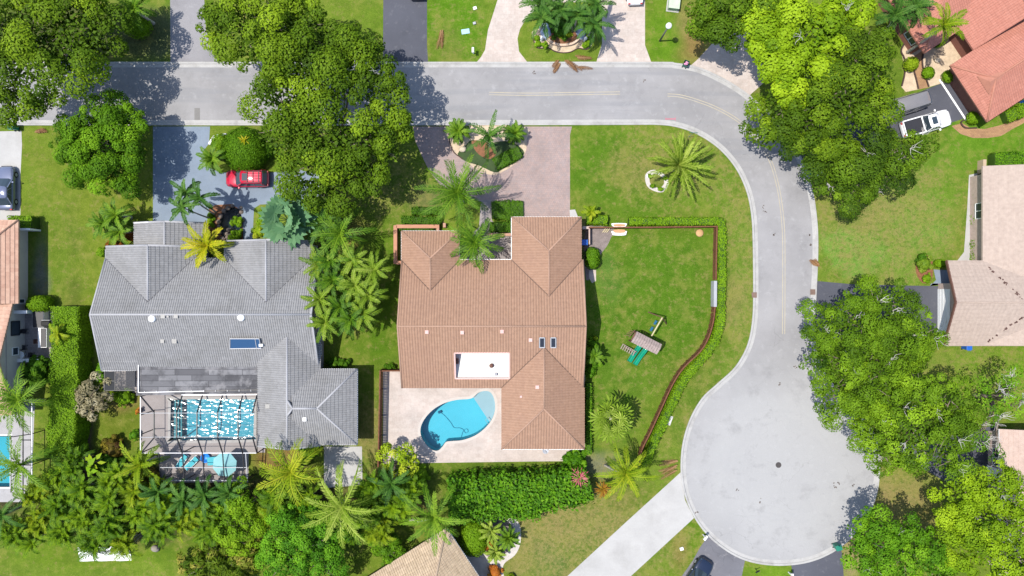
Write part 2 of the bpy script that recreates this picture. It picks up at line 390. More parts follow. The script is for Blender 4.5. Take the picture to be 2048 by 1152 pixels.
def strip_hedge(name, label, pts, wd, h, mat, seed, cat='hedge', group=None, leaf=.15, dens=200, z0=0.0, rough=.10):
    """clipped hedge along a ground polyline (world xy): leafy skin over a dense leafy core"""
    rng = np.random.default_rng(seed); pts = [np.array(p[:2], float) for p in pts]; Ps = []; Ns = []; core = MB()
    for a, b in zip(pts[:-1], pts[1:]):
        d = b-a; L = np.linalg.norm(d); d /= L; s_ = np.array([-d[1], d[0]])
        n = int(dens*L*(wd+2*h)); t = rng.uniform(-.02, L+.02, n); k = rng.uniform(-h, wd+h, n)
        side = (k < 0) | (k > wd); off = np.where(k < 0, -wd/2, np.where(k > wd, wd/2, k-wd/2))
        z = np.where(k < 0, h+k, np.where(k > wd, h-(k-wd), h))
        lump = .12*np.sin(t*2.1+a[0])+.08*np.sin(t*5.3+a[1]*2)
        off = off*(1+lump*.5)+rng.normal(0, rough*.6, n); z = np.maximum(.03, z+rng.normal(0, rough*.7, n)+lump*.5*(~side)); P = np.stack([a[0]+d[0]*t+s_[0]*off, a[1]+d[1]*t+s_[1]*off, z+z0], 1)
        nn = np.zeros((n, 3)); nn[:, 2] = np.where(side, .3, 1.0); sg = np.where(k < 0, -1, 1)*side
        nn[:, 0] += s_[0]*sg; nn[:, 1] += s_[1]*sg; nn = unit(nn+rng.normal(size=(n, 3))*.30); Ps.append(P); Ns.append(nn)
    P = np.concatenate(Ps); Nn = np.concatenate(Ns)
    pn = np.sin(P[:, 0]*1.7)*np.sin(P[:, 1]*1.3+.5)*.12
    V = leaf_quads(P, Nn, leaf*rng.uniform(.7, 1.4, len(P)), rng, .6)
    c = pts[0]; root = empty(name, (c[0], c[1], z0), label, cat, group)
    quads_obj('foliage', V, .5+pn+rng.normal(0, .17, len(P)), mat, root)
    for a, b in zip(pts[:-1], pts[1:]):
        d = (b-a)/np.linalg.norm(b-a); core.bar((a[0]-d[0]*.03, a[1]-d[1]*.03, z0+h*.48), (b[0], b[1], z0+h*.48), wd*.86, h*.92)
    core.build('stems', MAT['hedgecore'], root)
    return root
# ---------------- material library ----------------
MAT = {}
MAT['bark'] = pm('bark', (.16, .13, .10), var=.35, scale=4, fine=20)
MAT['palmbark'] = pm('palm_bark', (.36, .33, .28), var=.25, scale=3, fine=14)
MAT['deadwood'] = pm('dead_wood', (.42, .40, .38), var=.2)
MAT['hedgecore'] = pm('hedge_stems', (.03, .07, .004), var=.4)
MAT['olive'] = leafmat('olive_leaves', (.018, .044, .003), (.074, .138, .005), (.195, .295, .011))
MAT['oak'] = leafmat('oak_leaves', (.018, .044, .004), (.074, .142, .006), (.18, .29, .013))
MAT['oakfresh'] = leafmat('fresh_oak_leaves', (.022, .055, .003), (.088, .172, .006), (.20, .335, .013))
MAT['bright'] = leafmat('bright_round_leaves', (.020, .075, .004), (.066, .195, .007), (.15, .335, .014))
MAT['croton'] = leafmat('croton_leaves', (.05, .018, .01), (.11, .095, .012), (.42, .33, .03))
MAT['lime'] = leafmat('lime_leaves', (.055, .12, .004), (.160, .27, .006), (.29, .42, .014))
MAT['fresh'] = leafmat('fresh_leaves', (.025, .085, .004), (.080, .20, .006), (.175, .34, .012))
MAT['round'] = leafmat('round_tree_leaves', (.028, .078, .003), (.080, .185, .005), (.160, .31, .010))
MAT['hedge'] = leafmat('hedge_leaves', (.06, .13, .003), (.125, .245, .006), (.22, .36, .014))
MAT['hedgedark'] = leafmat('dark_hedge_leaves', (.02, .06, .003), (.05, .13, .005), (.10, .21, .01))
MAT['clusia'] = leafmat('clusia_leaves', (.014, .060, .003), (.058, .165, .004), (.145, .30, .010), rough=.4)
MAT['yellowleaf'] = leafmat('yellow_green_leaves', (.09, .16, .005), (.20, .30, .008), (.38, .42, .03))
MAT['redleaf'] = leafmat('red_leaves', (.10, .02, .008), (.25, .09, .015), (.30, .25, .02))
MAT['pinkleaf'] = leafmat('pink_leaves', (.20, .03, .04), (.42, .09, .12), (.55, .22, .22))
MAT['orangeleaf'] = leafmat('orange_leaves', (.22, .06, .01), (.42, .14, .02), (.5, .28, .03))
MAT['palm'] = leafmat('palm_leaves', (.016, .055, .004), (.065, .15, .006), (.18, .29, .02), rough=.38, spec=.45)
MAT['palmdark'] = leafmat('dark_palm_leaves', (.010, .042, .006), (.036, .105, .012), (.105, .21, .03), rough=.38, spec=.45)
MAT['palmyellow'] = leafmat('yellow_palm_leaves', (.05, .10, .003), (.15, .23, .006), (.34, .36, .02), rough=.4)
MAT['palmgold'] = leafmat('golden_palm_leaves', (.09, .12, .004), (.26, .29, .006), (.50, .40, .02), rough=.4)
MAT['palmpale'] = leafmat('pale_palm_leaves', (.045, .10, .006), (.145, .23, .015), (.36, .43, .085), rough=.45)
MAT['palmblue'] = leafmat('blue_palm_leaves', (.030, .085, .040), (.095, .205, .095), (.20, .34, .17), rough=.5)
MAT['palmdry'] = leafmat('silvery_flowering_leaves', (.12, .105, .055), (.26, .23, .13), (.42, .38, .25))
MAT['dryfrond'] = leafmat('dry_frond', (.10, .045, .02), (.20, .10, .045), (.34, .22, .11))
MAT['areca'] = leafmat('areca_leaves', (.010, .040, .002), (.056, .130, .004), (.18, .285, .008), rough=.42)
MAT['white'] = pm('white_paint', (.72, .72, .72), rough=.5, var=.05)
MAT['gutter'] = pm('gutter_paint', (.62, .62, .64), rough=.45, var=.08)
MAT['alu_and_glint'] = pm('white_aluminium_and_glint', (.70, .70, .72), rough=.35, var=.06)  # also colours the sun-caught edges of the pool cage
MAT['bronze'] = pm('bronze_frame', (.014, .014, .018), rough=.4, var=.2)
MAT['dark'] = pm('dark_plastic', (.025, .025, .03), rough=.5, var=.2)
MAT['black'] = pm('black_rubber', (.018, .018, .018), rough=.75, var=.15)
MAT['steel'] = pm('steel', (.30, .31, .33), rough=.5, metal=.1, var=.1)
MAT['glass'] = glass('window_glass', (.03, .045, .06))
MAT['navyglass'] = glass('solar_glass', (.02, .06, .14), .15)
MAT['stucco_grey'] = pm('grey_stucco', (.26, .26, .28), var=.1, fine=25)
MAT['stucco_beige'] = pm('beige_stucco', (.50, .45, .40), var=.1, fine=25)
MAT['stucco_tan'] = pm('tan_stucco', (.38, .29, .20), var=.1, fine=25)
MAT['stucco_terra'] = pm('terracotta_stucco', (.37, .215, .155), var=.1, fine=25)
MAT['stone'] = pm('pink_stone', (.40, .31, .27), var=.22, scale=3, fine=14)
MAT['wood'] = pm('brown_fence_wood', (.13, .052, .026), var=.4, scale=3, fine=18)
MAT['greywood'] = pm('grey_wood', (.26, .205, .19), var=.3, scale=4, fine=22)
MAT['lightwood'] = pm('light_wood', (.42, .36, .22), var=.2)
MAT['brownwood'] = pm('brown_wood', (.12, .06, .045), var=.25)
MAT['bin'] = pm('green_bin_plastic', (.015, .16, .11), rough=.45, var=.15)
MAT['bluebin'] = pm('blue_bin_plastic', (.015, .10, .42), rough=.4, var=.1)
MAT['teal'] = pm('teal_fabric', (.06, .36, .43), rough=.8, var=.12)
MAT['tealpale'] = pm('pale_teal_fabric', (.20, .41, .43), rough=.8, var=.1)
MAT['slide'] = paint('green_slide_plastic', (.005, .22, .13), .22, coat=.5)
MAT['rock'] = pm('rock', (.42, .36, .28), var=.3, scale=3)
MAT['mulch'] = pm('mulch', (.17, .075, .035), var=.5, scale=3, fine=14, bmp=.03)
MAT['iron'] = pm('cast_iron', (.05, .045, .045), var=.3)
MAT['clay'] = pm('pink_vent_paint', (.52, .34, .31), var=.1)
# ---------------- ground ----------------
def vnoise(X, Y, cell, seed):
    r = np.random.default_rng(seed).random((257, 257)); x = X/cell+100; y = Y/cell+100
    xi = np.floor(x).astype(int); yi = np.floor(y).astype(int); fx = x-xi; fy = y-yi
    fx = fx*fx*(3-2*fx); fy = fy*fy*(3-2*fy); g = lambda a, b: r[a % 257, b % 257]
    return (g(xi, yi)*(1-fx)+g(xi+1, yi)*fx)*(1-fy)+(g(xi, yi+1)*(1-fx)+g(xi+1, yi+1)*fx)*fy
def fbm(X, Y, cell, seed): return sum(vnoise(X, Y, cell/2**i, seed+i)*.5**i for i in range(4))/1.875
GX = np.concatenate([[-2500, -900, -300, -120], np.arange(-72, 72.01, .32), [120, 300, 900, 2500]])
GY = np.concatenate([[-2500, -900, -300, -90], np.arange(-42, 42.01, .32), [90, 300, 900, 2500]])
XX, YY = np.meshgrid(GX, GY); WEAR = np.full(XX.shape, .30); PXg = XX*S+1024; PYg = 576-YY*S
C = np.zeros(XX.shape+(3,)); C[:] = (.098, .150, .014)
def blob(px, py, rx, ry, col, amt=1.0, soft=.45, cell=3.0, seed=1):
    """a patch of turf with its own colour, ragged at the edge"""
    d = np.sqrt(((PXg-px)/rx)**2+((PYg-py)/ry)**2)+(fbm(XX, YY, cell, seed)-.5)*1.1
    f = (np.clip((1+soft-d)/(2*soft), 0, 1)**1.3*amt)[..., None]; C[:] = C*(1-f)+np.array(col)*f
LUSH = (.056, .124, .006); DEEP = (.030, .088, .004); YEL = (.118, .165, .022); DRY = (.205, .155, .062); SOIL = (.20, .115, .048); PALE = (.12, .195, .03); MULCH = (.10, .05, .024)
n1 = fbm(XX, YY, 9, 11)[..., None]; C *= .75+.5*n1
blob(250, 500, 200, 330, (.112, .152, .014), .9)
blob(110, 520, 60, 120, (.088, .142, .012), .8)
blob(1300, 600, 160, 190, LUSH, .95, seed=3); blob(1210, 340, 90, 120, LUSH, .9, seed=4)
blob(1230, 760, 70, 120, (.055, .120, .008), .6, seed=4)
blob(1400, 330, 110, 100, (.085, .155, .012), .8, seed=5); blob(1275, 340, 60, 38, (.13, .14, .03), .7, seed=6)
blob(1475, 560, 40, 210, (.100, .160, .018), .85, seed=7); blob(1470, 600, 25, 50, DRY, .45, seed=17)
blob(1390, 800, 60, 120, (.075, .125, .012), .7, seed=8)
blob(1760, 430, 150, 130, PALE, .9, seed=9); blob(1715, 440, 70, 50, YEL, .8, seed=10); blob(1740, 430, 40, 30, DRY, .5, seed=21, soft=.7)
blob(1705, 510, 62, 50, (.105, .215, .03), .75, seed=12, soft=.12, cell=1.5); blob(1800, 480, 60, 90, (.10, .18, .02), .6, seed=13); blob(1655, 400, 30, 60, YEL, .7, seed=14)
blob(1960, 280, 120, 60, (.075, .170, .008), .9, seed=15); blob(1900, 340, 70, 60, (.085, .165, .012), .8, seed=16)
blob(1140, 1070, 170, 90, (.135, .135, .035), .9, seed=18); blob(1110, 1060, 90, 70, DRY, .55, seed=19, soft=.7); blob(1215, 980, 70, 40, (.10, .115, .02), .7, seed=20)
blob(1170, 1110, 40, 30, (.05, .11, .006), .7, seed=22); blob(1100, 1120, 30, 40, (.05, .11, .02), .6, seed=23)
blob(1370, 1080, 60, 60, (.075, .145, .006), .8, seed=24); blob(1360, 1100, 18, 40, SOIL, .5, seed=25)
blob(1540, 1145, 50, 18, (.10, .185, .01), .9, seed=26)
blob(1800, 980, 70, 60, DRY, .9, seed=27); blob(1810, 950, 60, 25, (.13, .17, .02), .6, seed=28); blob(1850, 1050, 40, 40, SOIL, .5, seed=29)
blob(1760, 1060, 30, 40, SOIL, .8, seed=30)
blob(2000, 740, 120, 60, (.10, .175, .012), .9, seed=31); blob(1880, 720, 60, 25, YEL, .7, seed=32)
blob(1390, 70, 30, 55, SOIL, .75, seed=33, soft=.5); blob(1330, 70, 40, 70, (.075, .165, .006), .8, seed=34); blob(1370, 40, 25, 40, DRY, .5, seed=35)
blob(910, 60, 70, 80, (.062, .155, .004), .85, seed=36); blob(900, 95, 25, 40, (.13, .14, .03), .45, seed=37)
blob(750, 60, 25, 80, (.09, .15, .012), .8, seed=38)
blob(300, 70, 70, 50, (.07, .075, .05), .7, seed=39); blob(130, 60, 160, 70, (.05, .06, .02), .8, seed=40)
blob(800, 370, 80, 60, (.055, .095, .010), .8, seed=41); blob(860, 400, 40, 30, (.12, .11, .05), .6, seed=42)
blob(700, 330, 60, 50, MULCH, .6, seed=43); blob(690, 480, 60, 50, MULCH, .5, seed=44)
blob(760, 620, 40, 160, (.050, .112, .004), .8, seed=45); blob(745, 870, 30, 60, (.13, .115, .035), .8, seed=46)
blob(235, 850, 60, 60, (.085, .115, .010), .9, seed=47); blob(240, 800, 40, 25, (.16, .10, .04), .6, seed=48)
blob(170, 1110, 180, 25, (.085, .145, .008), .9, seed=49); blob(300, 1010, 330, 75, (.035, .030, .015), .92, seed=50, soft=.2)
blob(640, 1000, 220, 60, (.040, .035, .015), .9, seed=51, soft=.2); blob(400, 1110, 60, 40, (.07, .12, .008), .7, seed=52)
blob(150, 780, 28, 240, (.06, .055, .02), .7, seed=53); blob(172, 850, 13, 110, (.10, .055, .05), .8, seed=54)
blob(560, 905, 60, 40, (.14, .06, .03), .8, seed=55); blob(690, 1080, 40, 60, (.05, .10, .006), .7, seed=56)
blob(1180, 470, 30, 25, (.16, .13, .11), .6, seed=57); blob(1215, 545, 30, 60, (.085, .15, .04), .3, seed=58)
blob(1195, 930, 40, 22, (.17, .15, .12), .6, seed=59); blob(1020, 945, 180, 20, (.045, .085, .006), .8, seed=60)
blob(1700, 1100, 20, 60, (.24, .18, .09), .7, seed=61); blob(80, 545, 16, 60, (.13, .13, .12), .75, seed=62)
blob(1845, 160, 60, 200, (.08, .145, .012), .6, seed=63); blob(1500, 165, 22, 18, SOIL, .6, seed=64)
ZZ = np.zeros(XX.shape)
POOL2 = [(841,866),(845,845),(862,823),(885,808),(912,800),(942,797),(956,786),(968,782),(980,784),(988,797),(990,818),(984,838),(970,856),(950,871),(925,880),(903,882),(892,884),(885,893),(876,901),(864,899),(850,886)]
POOL1 = [(342,803),(346,799),(500,799),(507,806),(507,870),(500,879),(346,881),(341,876)]
POND = [(441,430),(450,418),(468,414),(482,420),(484,440),(482,462),(474,478),(452,482),(440,466),(438,448)]
def carve(x0, y0, x1, y1, d):
    ZZ[(PXg > x0) & (PXg < x1) & (PYg > y0) & (PYg < y1)] = -d
carve(834, 774, 997, 909, 2.4); carve(334, 791, 515, 889, 2.4); carve(436, 412, 484, 482, 1.2); carve(-60, 864, 28, 982, 2.4)
def ground_obj():
    ny, nx = XX.shape; V = np.stack([XX, YY, ZZ], -1).reshape(-1, 3); i = np.arange(ny*nx).reshape(ny, nx)
    F = np.stack([i[:-1, :-1], i[:-1, 1:], i[1:, 1:], i[1:, :-1]], -1).reshape(-1, 4); me = bpy.data.meshes.new('lawn')
    me.vertices.add(len(V)); me.vertices.foreach_set('co', V.astype(np.float32).ravel())
    me.loops.add(F.size); me.loops.foreach_set('vertex_index', F.astype(np.int32).ravel())
    me.polygons.add(len(F)); me.polygons.foreach_set('loop_start', np.arange(0, F.size, 4, dtype=np.int32)); me.update(calc_edges=True)
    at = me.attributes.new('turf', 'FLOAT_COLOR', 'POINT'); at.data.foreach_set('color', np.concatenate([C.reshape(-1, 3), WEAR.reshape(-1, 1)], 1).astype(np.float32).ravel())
    m, nt, b = newmat('turf'); b.inputs['Roughness'].default_value = .9; b.inputs['Specular IOR Level'].default_value = .1
    a = N(nt, 'Attribute', attribute_name='turf'); P = geo(nt)
    f = mathn(nt, 'ADD', mathn(nt, 'MULTIPLY', noise(nt, P, .9, 7, .72), .7), mathn(nt, 'MULTIPLY', noise(nt, P, 7, 4, .7), .6))
    g = ramp(nt, f, .42, .88)
    c = mixc(nt, 1.0, a.outputs['Color'], mixc(nt, g, (.56, .64, .5), (1.38, 1.28, 1.5)), 'MULTIPLY')
    def patch(scale, lo, hi, amt, col, c, V=P, det=6):
        th = mathn(nt, 'ADD', noise(nt, V, scale, det, .72), mathn(nt, 'MULTIPLY', mathn(nt, 'SUBTRACT', a.outputs['Alpha'], .5), .16))
        return mixc(nt, mathn(nt, 'MULTIPLY', ramp(nt, th, lo, hi), amt), c, col)
    c = patch(.45, .48, .64, .62, (.165, .165, .036), c); c = patch(1.7, .52, .63, .6, (.19, .165, .055), c, mathn_vec(nt, P)); c = patch(3.6, .58, .70, .5, (.24, .19, .085), c); c = patch(2.3, .57, .66, .5, (.040, .095, .006), c)
    lush = mathn(nt, 'MULTIPLY', ramp(nt, noise(nt, mathn_vec(nt, P), .4, 6, .7), .56, .72), .45); c = mixc(nt, lush, c, (.032, .10, .003))
    nt.links.new(c, b.inputs['Base Color']); bump(nt, noise(nt, P, 6, 5, .8), .8, .10, b)
    me.materials.append(m); o = bpy.data.objects.new('lawn', me); COL.objects.link(o); tag(o, 'green and patchy yellow grass covering the gardens', 'lawn', kind='structure')
def wear(px, py, rx, ry, v):
    d = np.sqrt(((PXg-px)/rx)**2+((PYg-py)/ry)**2); f = np.clip(1.5-d, 0, 1); WEAR[:] = WEAR*(1-f)+v*f
def mathn_vec(nt, P):
    n = N(nt, 'VectorMath', operation='ADD'); n.inputs[1].default_value = (37, 91, 5); nt.links.new(P, n.inputs[0]); return n.outputs[0]
for q in ((1760, 430, 160, 150, .85), (1475, 500, 45, 300, .7), (1140, 1070, 190, 100, 1.0), (1370, 1080, 70, 70, .7), (1800, 990, 90, 90, .8), (2000, 740, 120, 60, .7), (1330, 330, 110, 90, .8), (1400, 820, 60, 140, .6), (1300, 620, 130, 170, .42), (910, 60, 70, 80, .5), (200, 480, 130, 160, .35), (780, 380, 90, 70, .7), (745, 860, 30, 90, .8)): wear(*q)
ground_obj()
# ---------------- roads and hard surfaces ----------------
def sheet(name, pts, z, mat, label, cat, smooth=0, holes=(), kind='structure'):
    p = catmull(pts, smooth) if smooth else pts
    o = MB().sheet(WL(p), z, [WL(h) for h in holes]).build(name, mat); return tag(o, label, cat, kind=kind)
def asphalt(name, col, crack=.5, tire=.0, light=(.30, .30, .30), turn=False):
    m, nt, b = newmat(name); b.inputs['Roughness'].default_value = .85; b.inputs['Specular IOR Level'].default_value = .2; P = geo(nt)
    n1 = noise(nt, P, .12, 6, .6); n2 = noise(nt, P, 1.1, 6, .7); n3 = noise(nt, P, 22, 3)
    c = mixc(nt, ramp(nt, n1, .35, .65), tuple(x*.82 for x in col), tuple(x*1.12 for x in col))
    if turn:   # the newer, paler surfacing of the turning circle and its swept tyre arcs
        d = N(nt, 'VectorMath', operation='DISTANCE'); d.inputs[1].default_value = (29.7, -20.1, 0); nt.links.new(P, d.inputs[0])
        dd = mathn(nt, 'ADD', d.outputs[1], mathn(nt, 'MULTIPLY', noise(nt, P, .25, 4), 5.0))
        c = mixc(nt, ramp(nt, dd, 17.0, 9.5), c, mixc(nt, n1, (.262, .262, .265), (.315, .315, .312)))
        arc = N(nt, 'TexNoise', noise_dimensions='1D'); arc.inputs['Scale'].default_value = 1.6; arc.inputs['Detail'].default_value = 4; nt.links.new(mathn(nt, 'ADD', d.outputs[1], mathn(nt, 'MULTIPLY', noise(nt, P, .22, 4), 7.0)), arc.inputs['W'])
        c = mixc(nt, mathn(nt, 'MULTIPLY', mathn(nt, 'MULTIPLY', ramp(nt, arc.outputs[0], .5, .68), ramp(nt, dd, 16.0, 12.0)), .14), c, (.245, .248, .255))
        sp = N(nt, 'SeparateXYZ'); nt.links.new(P, sp.inputs[0]); st_ = N(nt, 'TexNoise', noise_dimensions='2D'); cb = N(nt, 'CombineXYZ'); nt.links.new(mathn(nt, 'MULTIPLY', sp.outputs[0], .07), cb.inputs[0]); nt.links.new(mathn(nt, 'MULTIPLY', sp.outputs[1], 1.1), cb.inputs[1]); nt.links.new(cb.outputs[0], st_.inputs['Vector']); st_.inputs['Scale'].default_value = 1.0; st_.inputs['Detail'].default_value = 5
        c = mixc(nt, mathn(nt, 'MULTIPLY', mathn(nt, 'MULTIPLY', ramp(nt, st_.outputs[0], .48, .66), mathn(nt, 'GREATER_THAN', sp.outputs[1], 14.0)), .5), c, (.185, .188, .20))
    c = mixc(nt, mathn(nt, 'MULTIPLY', ramp(nt, n2, .56, .72), .5), c, light)
    c = mixc(nt, mathn(nt, 'MULTIPLY', ramp(nt, noise(nt, mathn_vec(nt, P), .5, 7, .7), .54, .76), .5), c, tuple(x*.62 for x in col))
    c = mixc(nt, .18, c, mixc(nt, n3, (0, 0, 0), (1, 1, 1)), 'OVERLAY')
    v = N(nt, 'TexVoronoi', feature='DISTANCE_TO_EDGE'); v.inputs['Scale'].default_value = .16
    n4 = N(nt, 'TexNoise'); n4.inputs['Scale'].default_value = .8; n4.inputs['Detail'].default_value = 5; nt.links.new(P, n4.inputs['Vector'])
    dv = N(nt, 'VectorMath', operation='MULTIPLY_ADD'); dv.inputs[1].default_value = (2.2, 2.2, 0); nt.links.new(n4.outputs['Color'], dv.inputs[0]); nt.links.new(P, dv.inputs[2]); nt.links.new(dv.outputs[0], v.inputs['Vector'])
    ck = mathn(nt, 'MULTIPLY', mathn(nt, 'MULTIPLY', mathn(nt, 'LESS_THAN', v.outputs[0], .003), ramp(nt, noise(nt, P, .09, 3), .5, .62)), crack*.6); c = mixc(nt, ck, c, tuple(x*.45 for x in col))
    nt.links.new(c, b.inputs['Base Color']); bump(nt, n3, .4, .01, b); return m
def pavers(name, col, col2, sx=.35, sy=.35, gap=.02, joint=None, amt=1.0, rnd=.5):
    m, nt, b = newmat(name); b.inputs['Roughness'].default_value = .85; b.inputs['Specular IOR Level'].default_value = .2; P = geo(nt)
    br = N(nt, 'TexBrick'); nt.links.new(P, br.inputs['Vector']); br.inputs['Scale'].default_value = 1
    br.inputs['Brick Width'].default_value = sx; br.inputs['Row Height'].default_value = sy; br.inputs['Mortar Size'].default_value = gap*.5; br.offset = rnd
    br.inputs['Color1'].default_value = (*col, 1); br.inputs['Color2'].default_value = (*col2, 1); br.inputs['Mortar'].default_value = (*(joint or tuple(x*.6 for x in col)), 1)
    c = mixc(nt, ramp(nt, noise(nt, P, .5, 6, .7), .3, .7), (.82, .82, .82), (1.12, 1.1, 1.1)); c = mixc(nt, 1.0, br.outputs[0], c, 'MULTIPLY')
    c = mixc(nt, .2, c, mixc(nt, noise(nt, P, 5, 4), (0, 0, 0), (1, 1, 1)), 'OVERLAY')
    nt.links.new(c, b.inputs['Base Color']); return m
M_ROAD = asphalt('old_asphalt', (.236, .232, .236), .45, light=(.33, .33, .332), turn=True)
M_ROADPALE = asphalt('pale_asphalt', (.285, .285, .29), .4, light=(.36, .36, .36))
M_DARK = asphalt('dark_asphalt', (.066, .069, .085), .3, light=(.15, .15, .165))
M_GREYDRIVE = asphalt('grey_drive', (.20, .195, .205), .5)
M_CONC = pm('concrete', (.335, .33, .322), var=.12, scale=.5, fine=6, stain=(.25, .245, .235), stain_amt=.7, stain_scale=.35)
M_KERB = pm('kerb_concrete', (.325, .32, .312), var=.14, scale=1, fine=8, stain=(.17, .16, .15), stain_amt=.6, stain_scale=.7)
M_BLUE = pm('blue_grey_painted_concrete', (.150, .188, .240), var=.16, scale=.5, fine=7, stain=(.22, .255, .30), stain_amt=.6, stain_scale=.4)
M_PAVE = pavers('cream_pavers', (.42, .37, .335), (.385, .33, .295), .4, .4, .012, (.33, .28, .25))
M_PATIO = pavers('travertine_pavers', (.41, .365, .335), (.375, .325, .295), .62, .41, .012, (.36, .32, .29))
M_PINK = pavers('pink_pavers', (.285, .215, .195), (.25, .205, .195), .23, .23, .012, joint=(.19, .15, .15))
M_GREYPAVE = pavers('grey_pavers', (.29, .26, .245), (.22, .20, .195), .3, .3)
M_GRAVEL = pm('cream_gravel', (.43, .34, .24), var=.3, scale=2, fine=16, bmp=.03)
M_TAN = pavers('tan_pavers', (.32, .195, .10), (.26, .15, .085), .25, .15)
M_WGRAVEL = pm('white_gravel', (.41, .38, .35), var=.25, scale=2, fine=16, bmp=.03)
M_DIRT = pm('bare_dirt', (.17, .14, .13), var=.4, scale=2, fine=10, bmp=.02)
# road outline, one continuous kerb line
inner = [(-1200,251),(200,251),(900,251),(1250,250),(1310,250),(1345,253),(1380,263),(1415,281),(1447,307),(1474,342),(1493,385),(1502,430),(1505,480),(1506,580),(1504,640),(1494,690),(1470,733),(1435,766),(1404,795),(1380,836),(1366,880),(1361,925),(1364,970),(1378,1015),(1400,1053),(1430,1085),(1470,1112),(1510,1126),(1558,1131),(1610,1126),(1655,1110),(1695,1083),(1728,1045),(1750,1000),(1759,950),(1757,900),(1746,862),(1722,822),(1690,790),(1660,760),(1640,725),(1631,690),(1630,640),(1633,580),(1636,500),(1634,440),(1624,375),(1603,315),(1570,260),(1530,217),(1485,180),(1440,153),(1395,134),(1350,126),(1300,124),(900,124),(200,124),(-1200,124)]
line = [Vector((*W(*p)[:2], 0)) for p in catmull(inner, 5, closed=False)]
def offs(line, d):
    out = []
    for i, p in enumerate(line):
        t = (line[min(i+1, len(line)-1)]-line[max(i-1, 0)]).normalized(); out.append(p+Vector((-t.y, t.x, 0))*d)
    return out
ks = 1 if (offs(line, .1)[3]-line[3]).y > 0 else -1
prof = [(0, -.05), (0, .09), (.03, .105), (.20, .10), (.27, .03), (.60, .018), (.62, .0)]
kb = MB(); rows = [offs(line, d*ks) for d, z in prof]; n = len(line)
kb.add([(r[i].x, r[i].y, prof[j][1]) for j, r in enumerate(rows) for i in range(n)], [(j*n+i, j*n+i+1, (j+1)*n+i+1, (j+1)*n+i) if ks < 0 else (j*n+i, (j+1)*n+i, (j+1)*n+i+1, j*n+i+1) for j in range(len(prof)-1) for i in range(n-1)])
tag(kb.build('kerb', M_KERB), 'pale concrete kerb running round the street and turning circle', 'kerb', kind='structure')
edge = offs(line, .61*ks)
rd = [p for p in edge]; tag(MB().sheet(rd, .012).build('road', M_ROAD), 'pale grey asphalt street bending into a turning circle', 'road', kind='structure')
circ = [(1558+186*math.cos(a), 935+183*math.sin(a)) for a in np.linspace(0, 2*math.pi, 60)[:-1]]
0 and sheet('turning_circle', [(1558+172*math.cos(a), 938+172*math.sin(a)) for a in np.linspace(0, 2*math.pi, 72)[:-1]], .016, M_ROADPALE, 'lighter asphalt paving inside the turning circle', 'road')
M_YEL = pm('worn_yellow_paint', (.335, .30, .225), var=.15, stain=(.27, .265, .26), stain_amt=.95, stain_scale=.8)
M_PATCHD = pm('patched_asphalt', (.16, .155, .15), var=.15); 
for nm, pts in (('yellow_line', [(978,187),(1050,188.5),(1130,187.5),(1240,186)]), ('yellow_line', [(1335,190),(1360,192),(1390,200),(1430,215),(1470,237),(1500,262),(1525,293),(1543,328),(1555,370),(1562,410),(1566,450),(1567.5,490),(1567.5,600),(1567,668)])):
    ln = [Vector((*W(*p)[:2], 0)) for p in catmull(pts, 5, closed=False)]; mb = MB()
    for d in (-.13, .13):
        a = offs(ln, d-.04); b = offs(ln, d+.04)
        for i in range(len(ln)-1): mb.add([(q.x, q.y, .017) for q in (a[i], a[i+1], b[i+1], b[i])], [(3, 2, 1, 0) if True else (0, 1, 2, 3)])
    tag(mb.build(nm, M_YEL), 'worn double yellow centre line on the street', 'road marking', kind='structure')
for p in ([(389,216),(400,216),(400,243),(389,243)],): sheet('asphalt_patch', p, .017, M_PATCHD, 'small dark patch on the street', 'road patch')
sheet('road_marking', [(1331,235),(1332,235),(1332,237),(1350,237),(1350,234),(1351,234),(1351,242),(1350,242),(1350,239),(1332,239),(1332,242),(1331,242)], .0175, pm('red_spray', (.40, .12, .16)), 'red sprayed survey mark on the street', 'road marking')
sheet('driveway', [(340,-60),(405,-60),(412,60),(424,100),(437,126),(341,126)], .006, M_GREYDRIVE, 'light grey asphalt driveway', 'driveway')
sheet('driveway', [(767,-60),(854,-60),(854,90),(856,126),(766,126)], .006, M_DARK, 'dark asphalt driveway beside the green lawn', 'driveway')
sheet('driveway', [(952,126),(962,114),(970,100),(973,80),(976,60),(984,35),(995,0),(1000,-60),(1290,-60),(1290,90),(1303,126),(1192,126),(1204,88),(1204,16),(1180,4),(1100,5),(1071,20),(1052,38),(1040,58),(1035,77),(1038,103),(1056,126)], .006, M_PAVE, 'cream paver circular driveway round a grass island', 'driveway')
sheet('driveway', [(1376,136),(1396,118),(1417,95),(1440,70),(1530,60),(1545,150),(1500,190),(1440,156)], .006, M_PAVE, 'cream paver driveway under the lime tree', 'driveway')
sheet('driveway', [(1900,160),(1947,231),(1868,256),(1790,280),(1612,335),(1575,262),(1780,200),(1830,187)], .010, M_DARK, 'dark driveway with the white pickup', 'driveway')
sheet('driveway', [(1632,562),(1700,568),(1800,571),(1878,572),(1874,665),(1629,682)], .006, M_DARK, 'dark asphalt driveway under the spreading tree', 'driveway')
sheet('driveway', [(1362,944),(1250,1046),(1135,1152),(1080,1204),(1215,1204),(1262,1152),(1388,1036),(1370,1000)], .006, M_CONC, 'pale concrete driveway leading off the turning circle', 'driveway')
sheet('driveway', [(1416,1072),(1490,1120),(1484,1150),(1470,1200),(1330,1200),(1385,1122),(1400,1095)], .006, asphalt('cracked_asphalt', (.12, .12, .135), .8, light=(.34, .33, .34)), 'cracked grey driveway with the navy car', 'driveway')
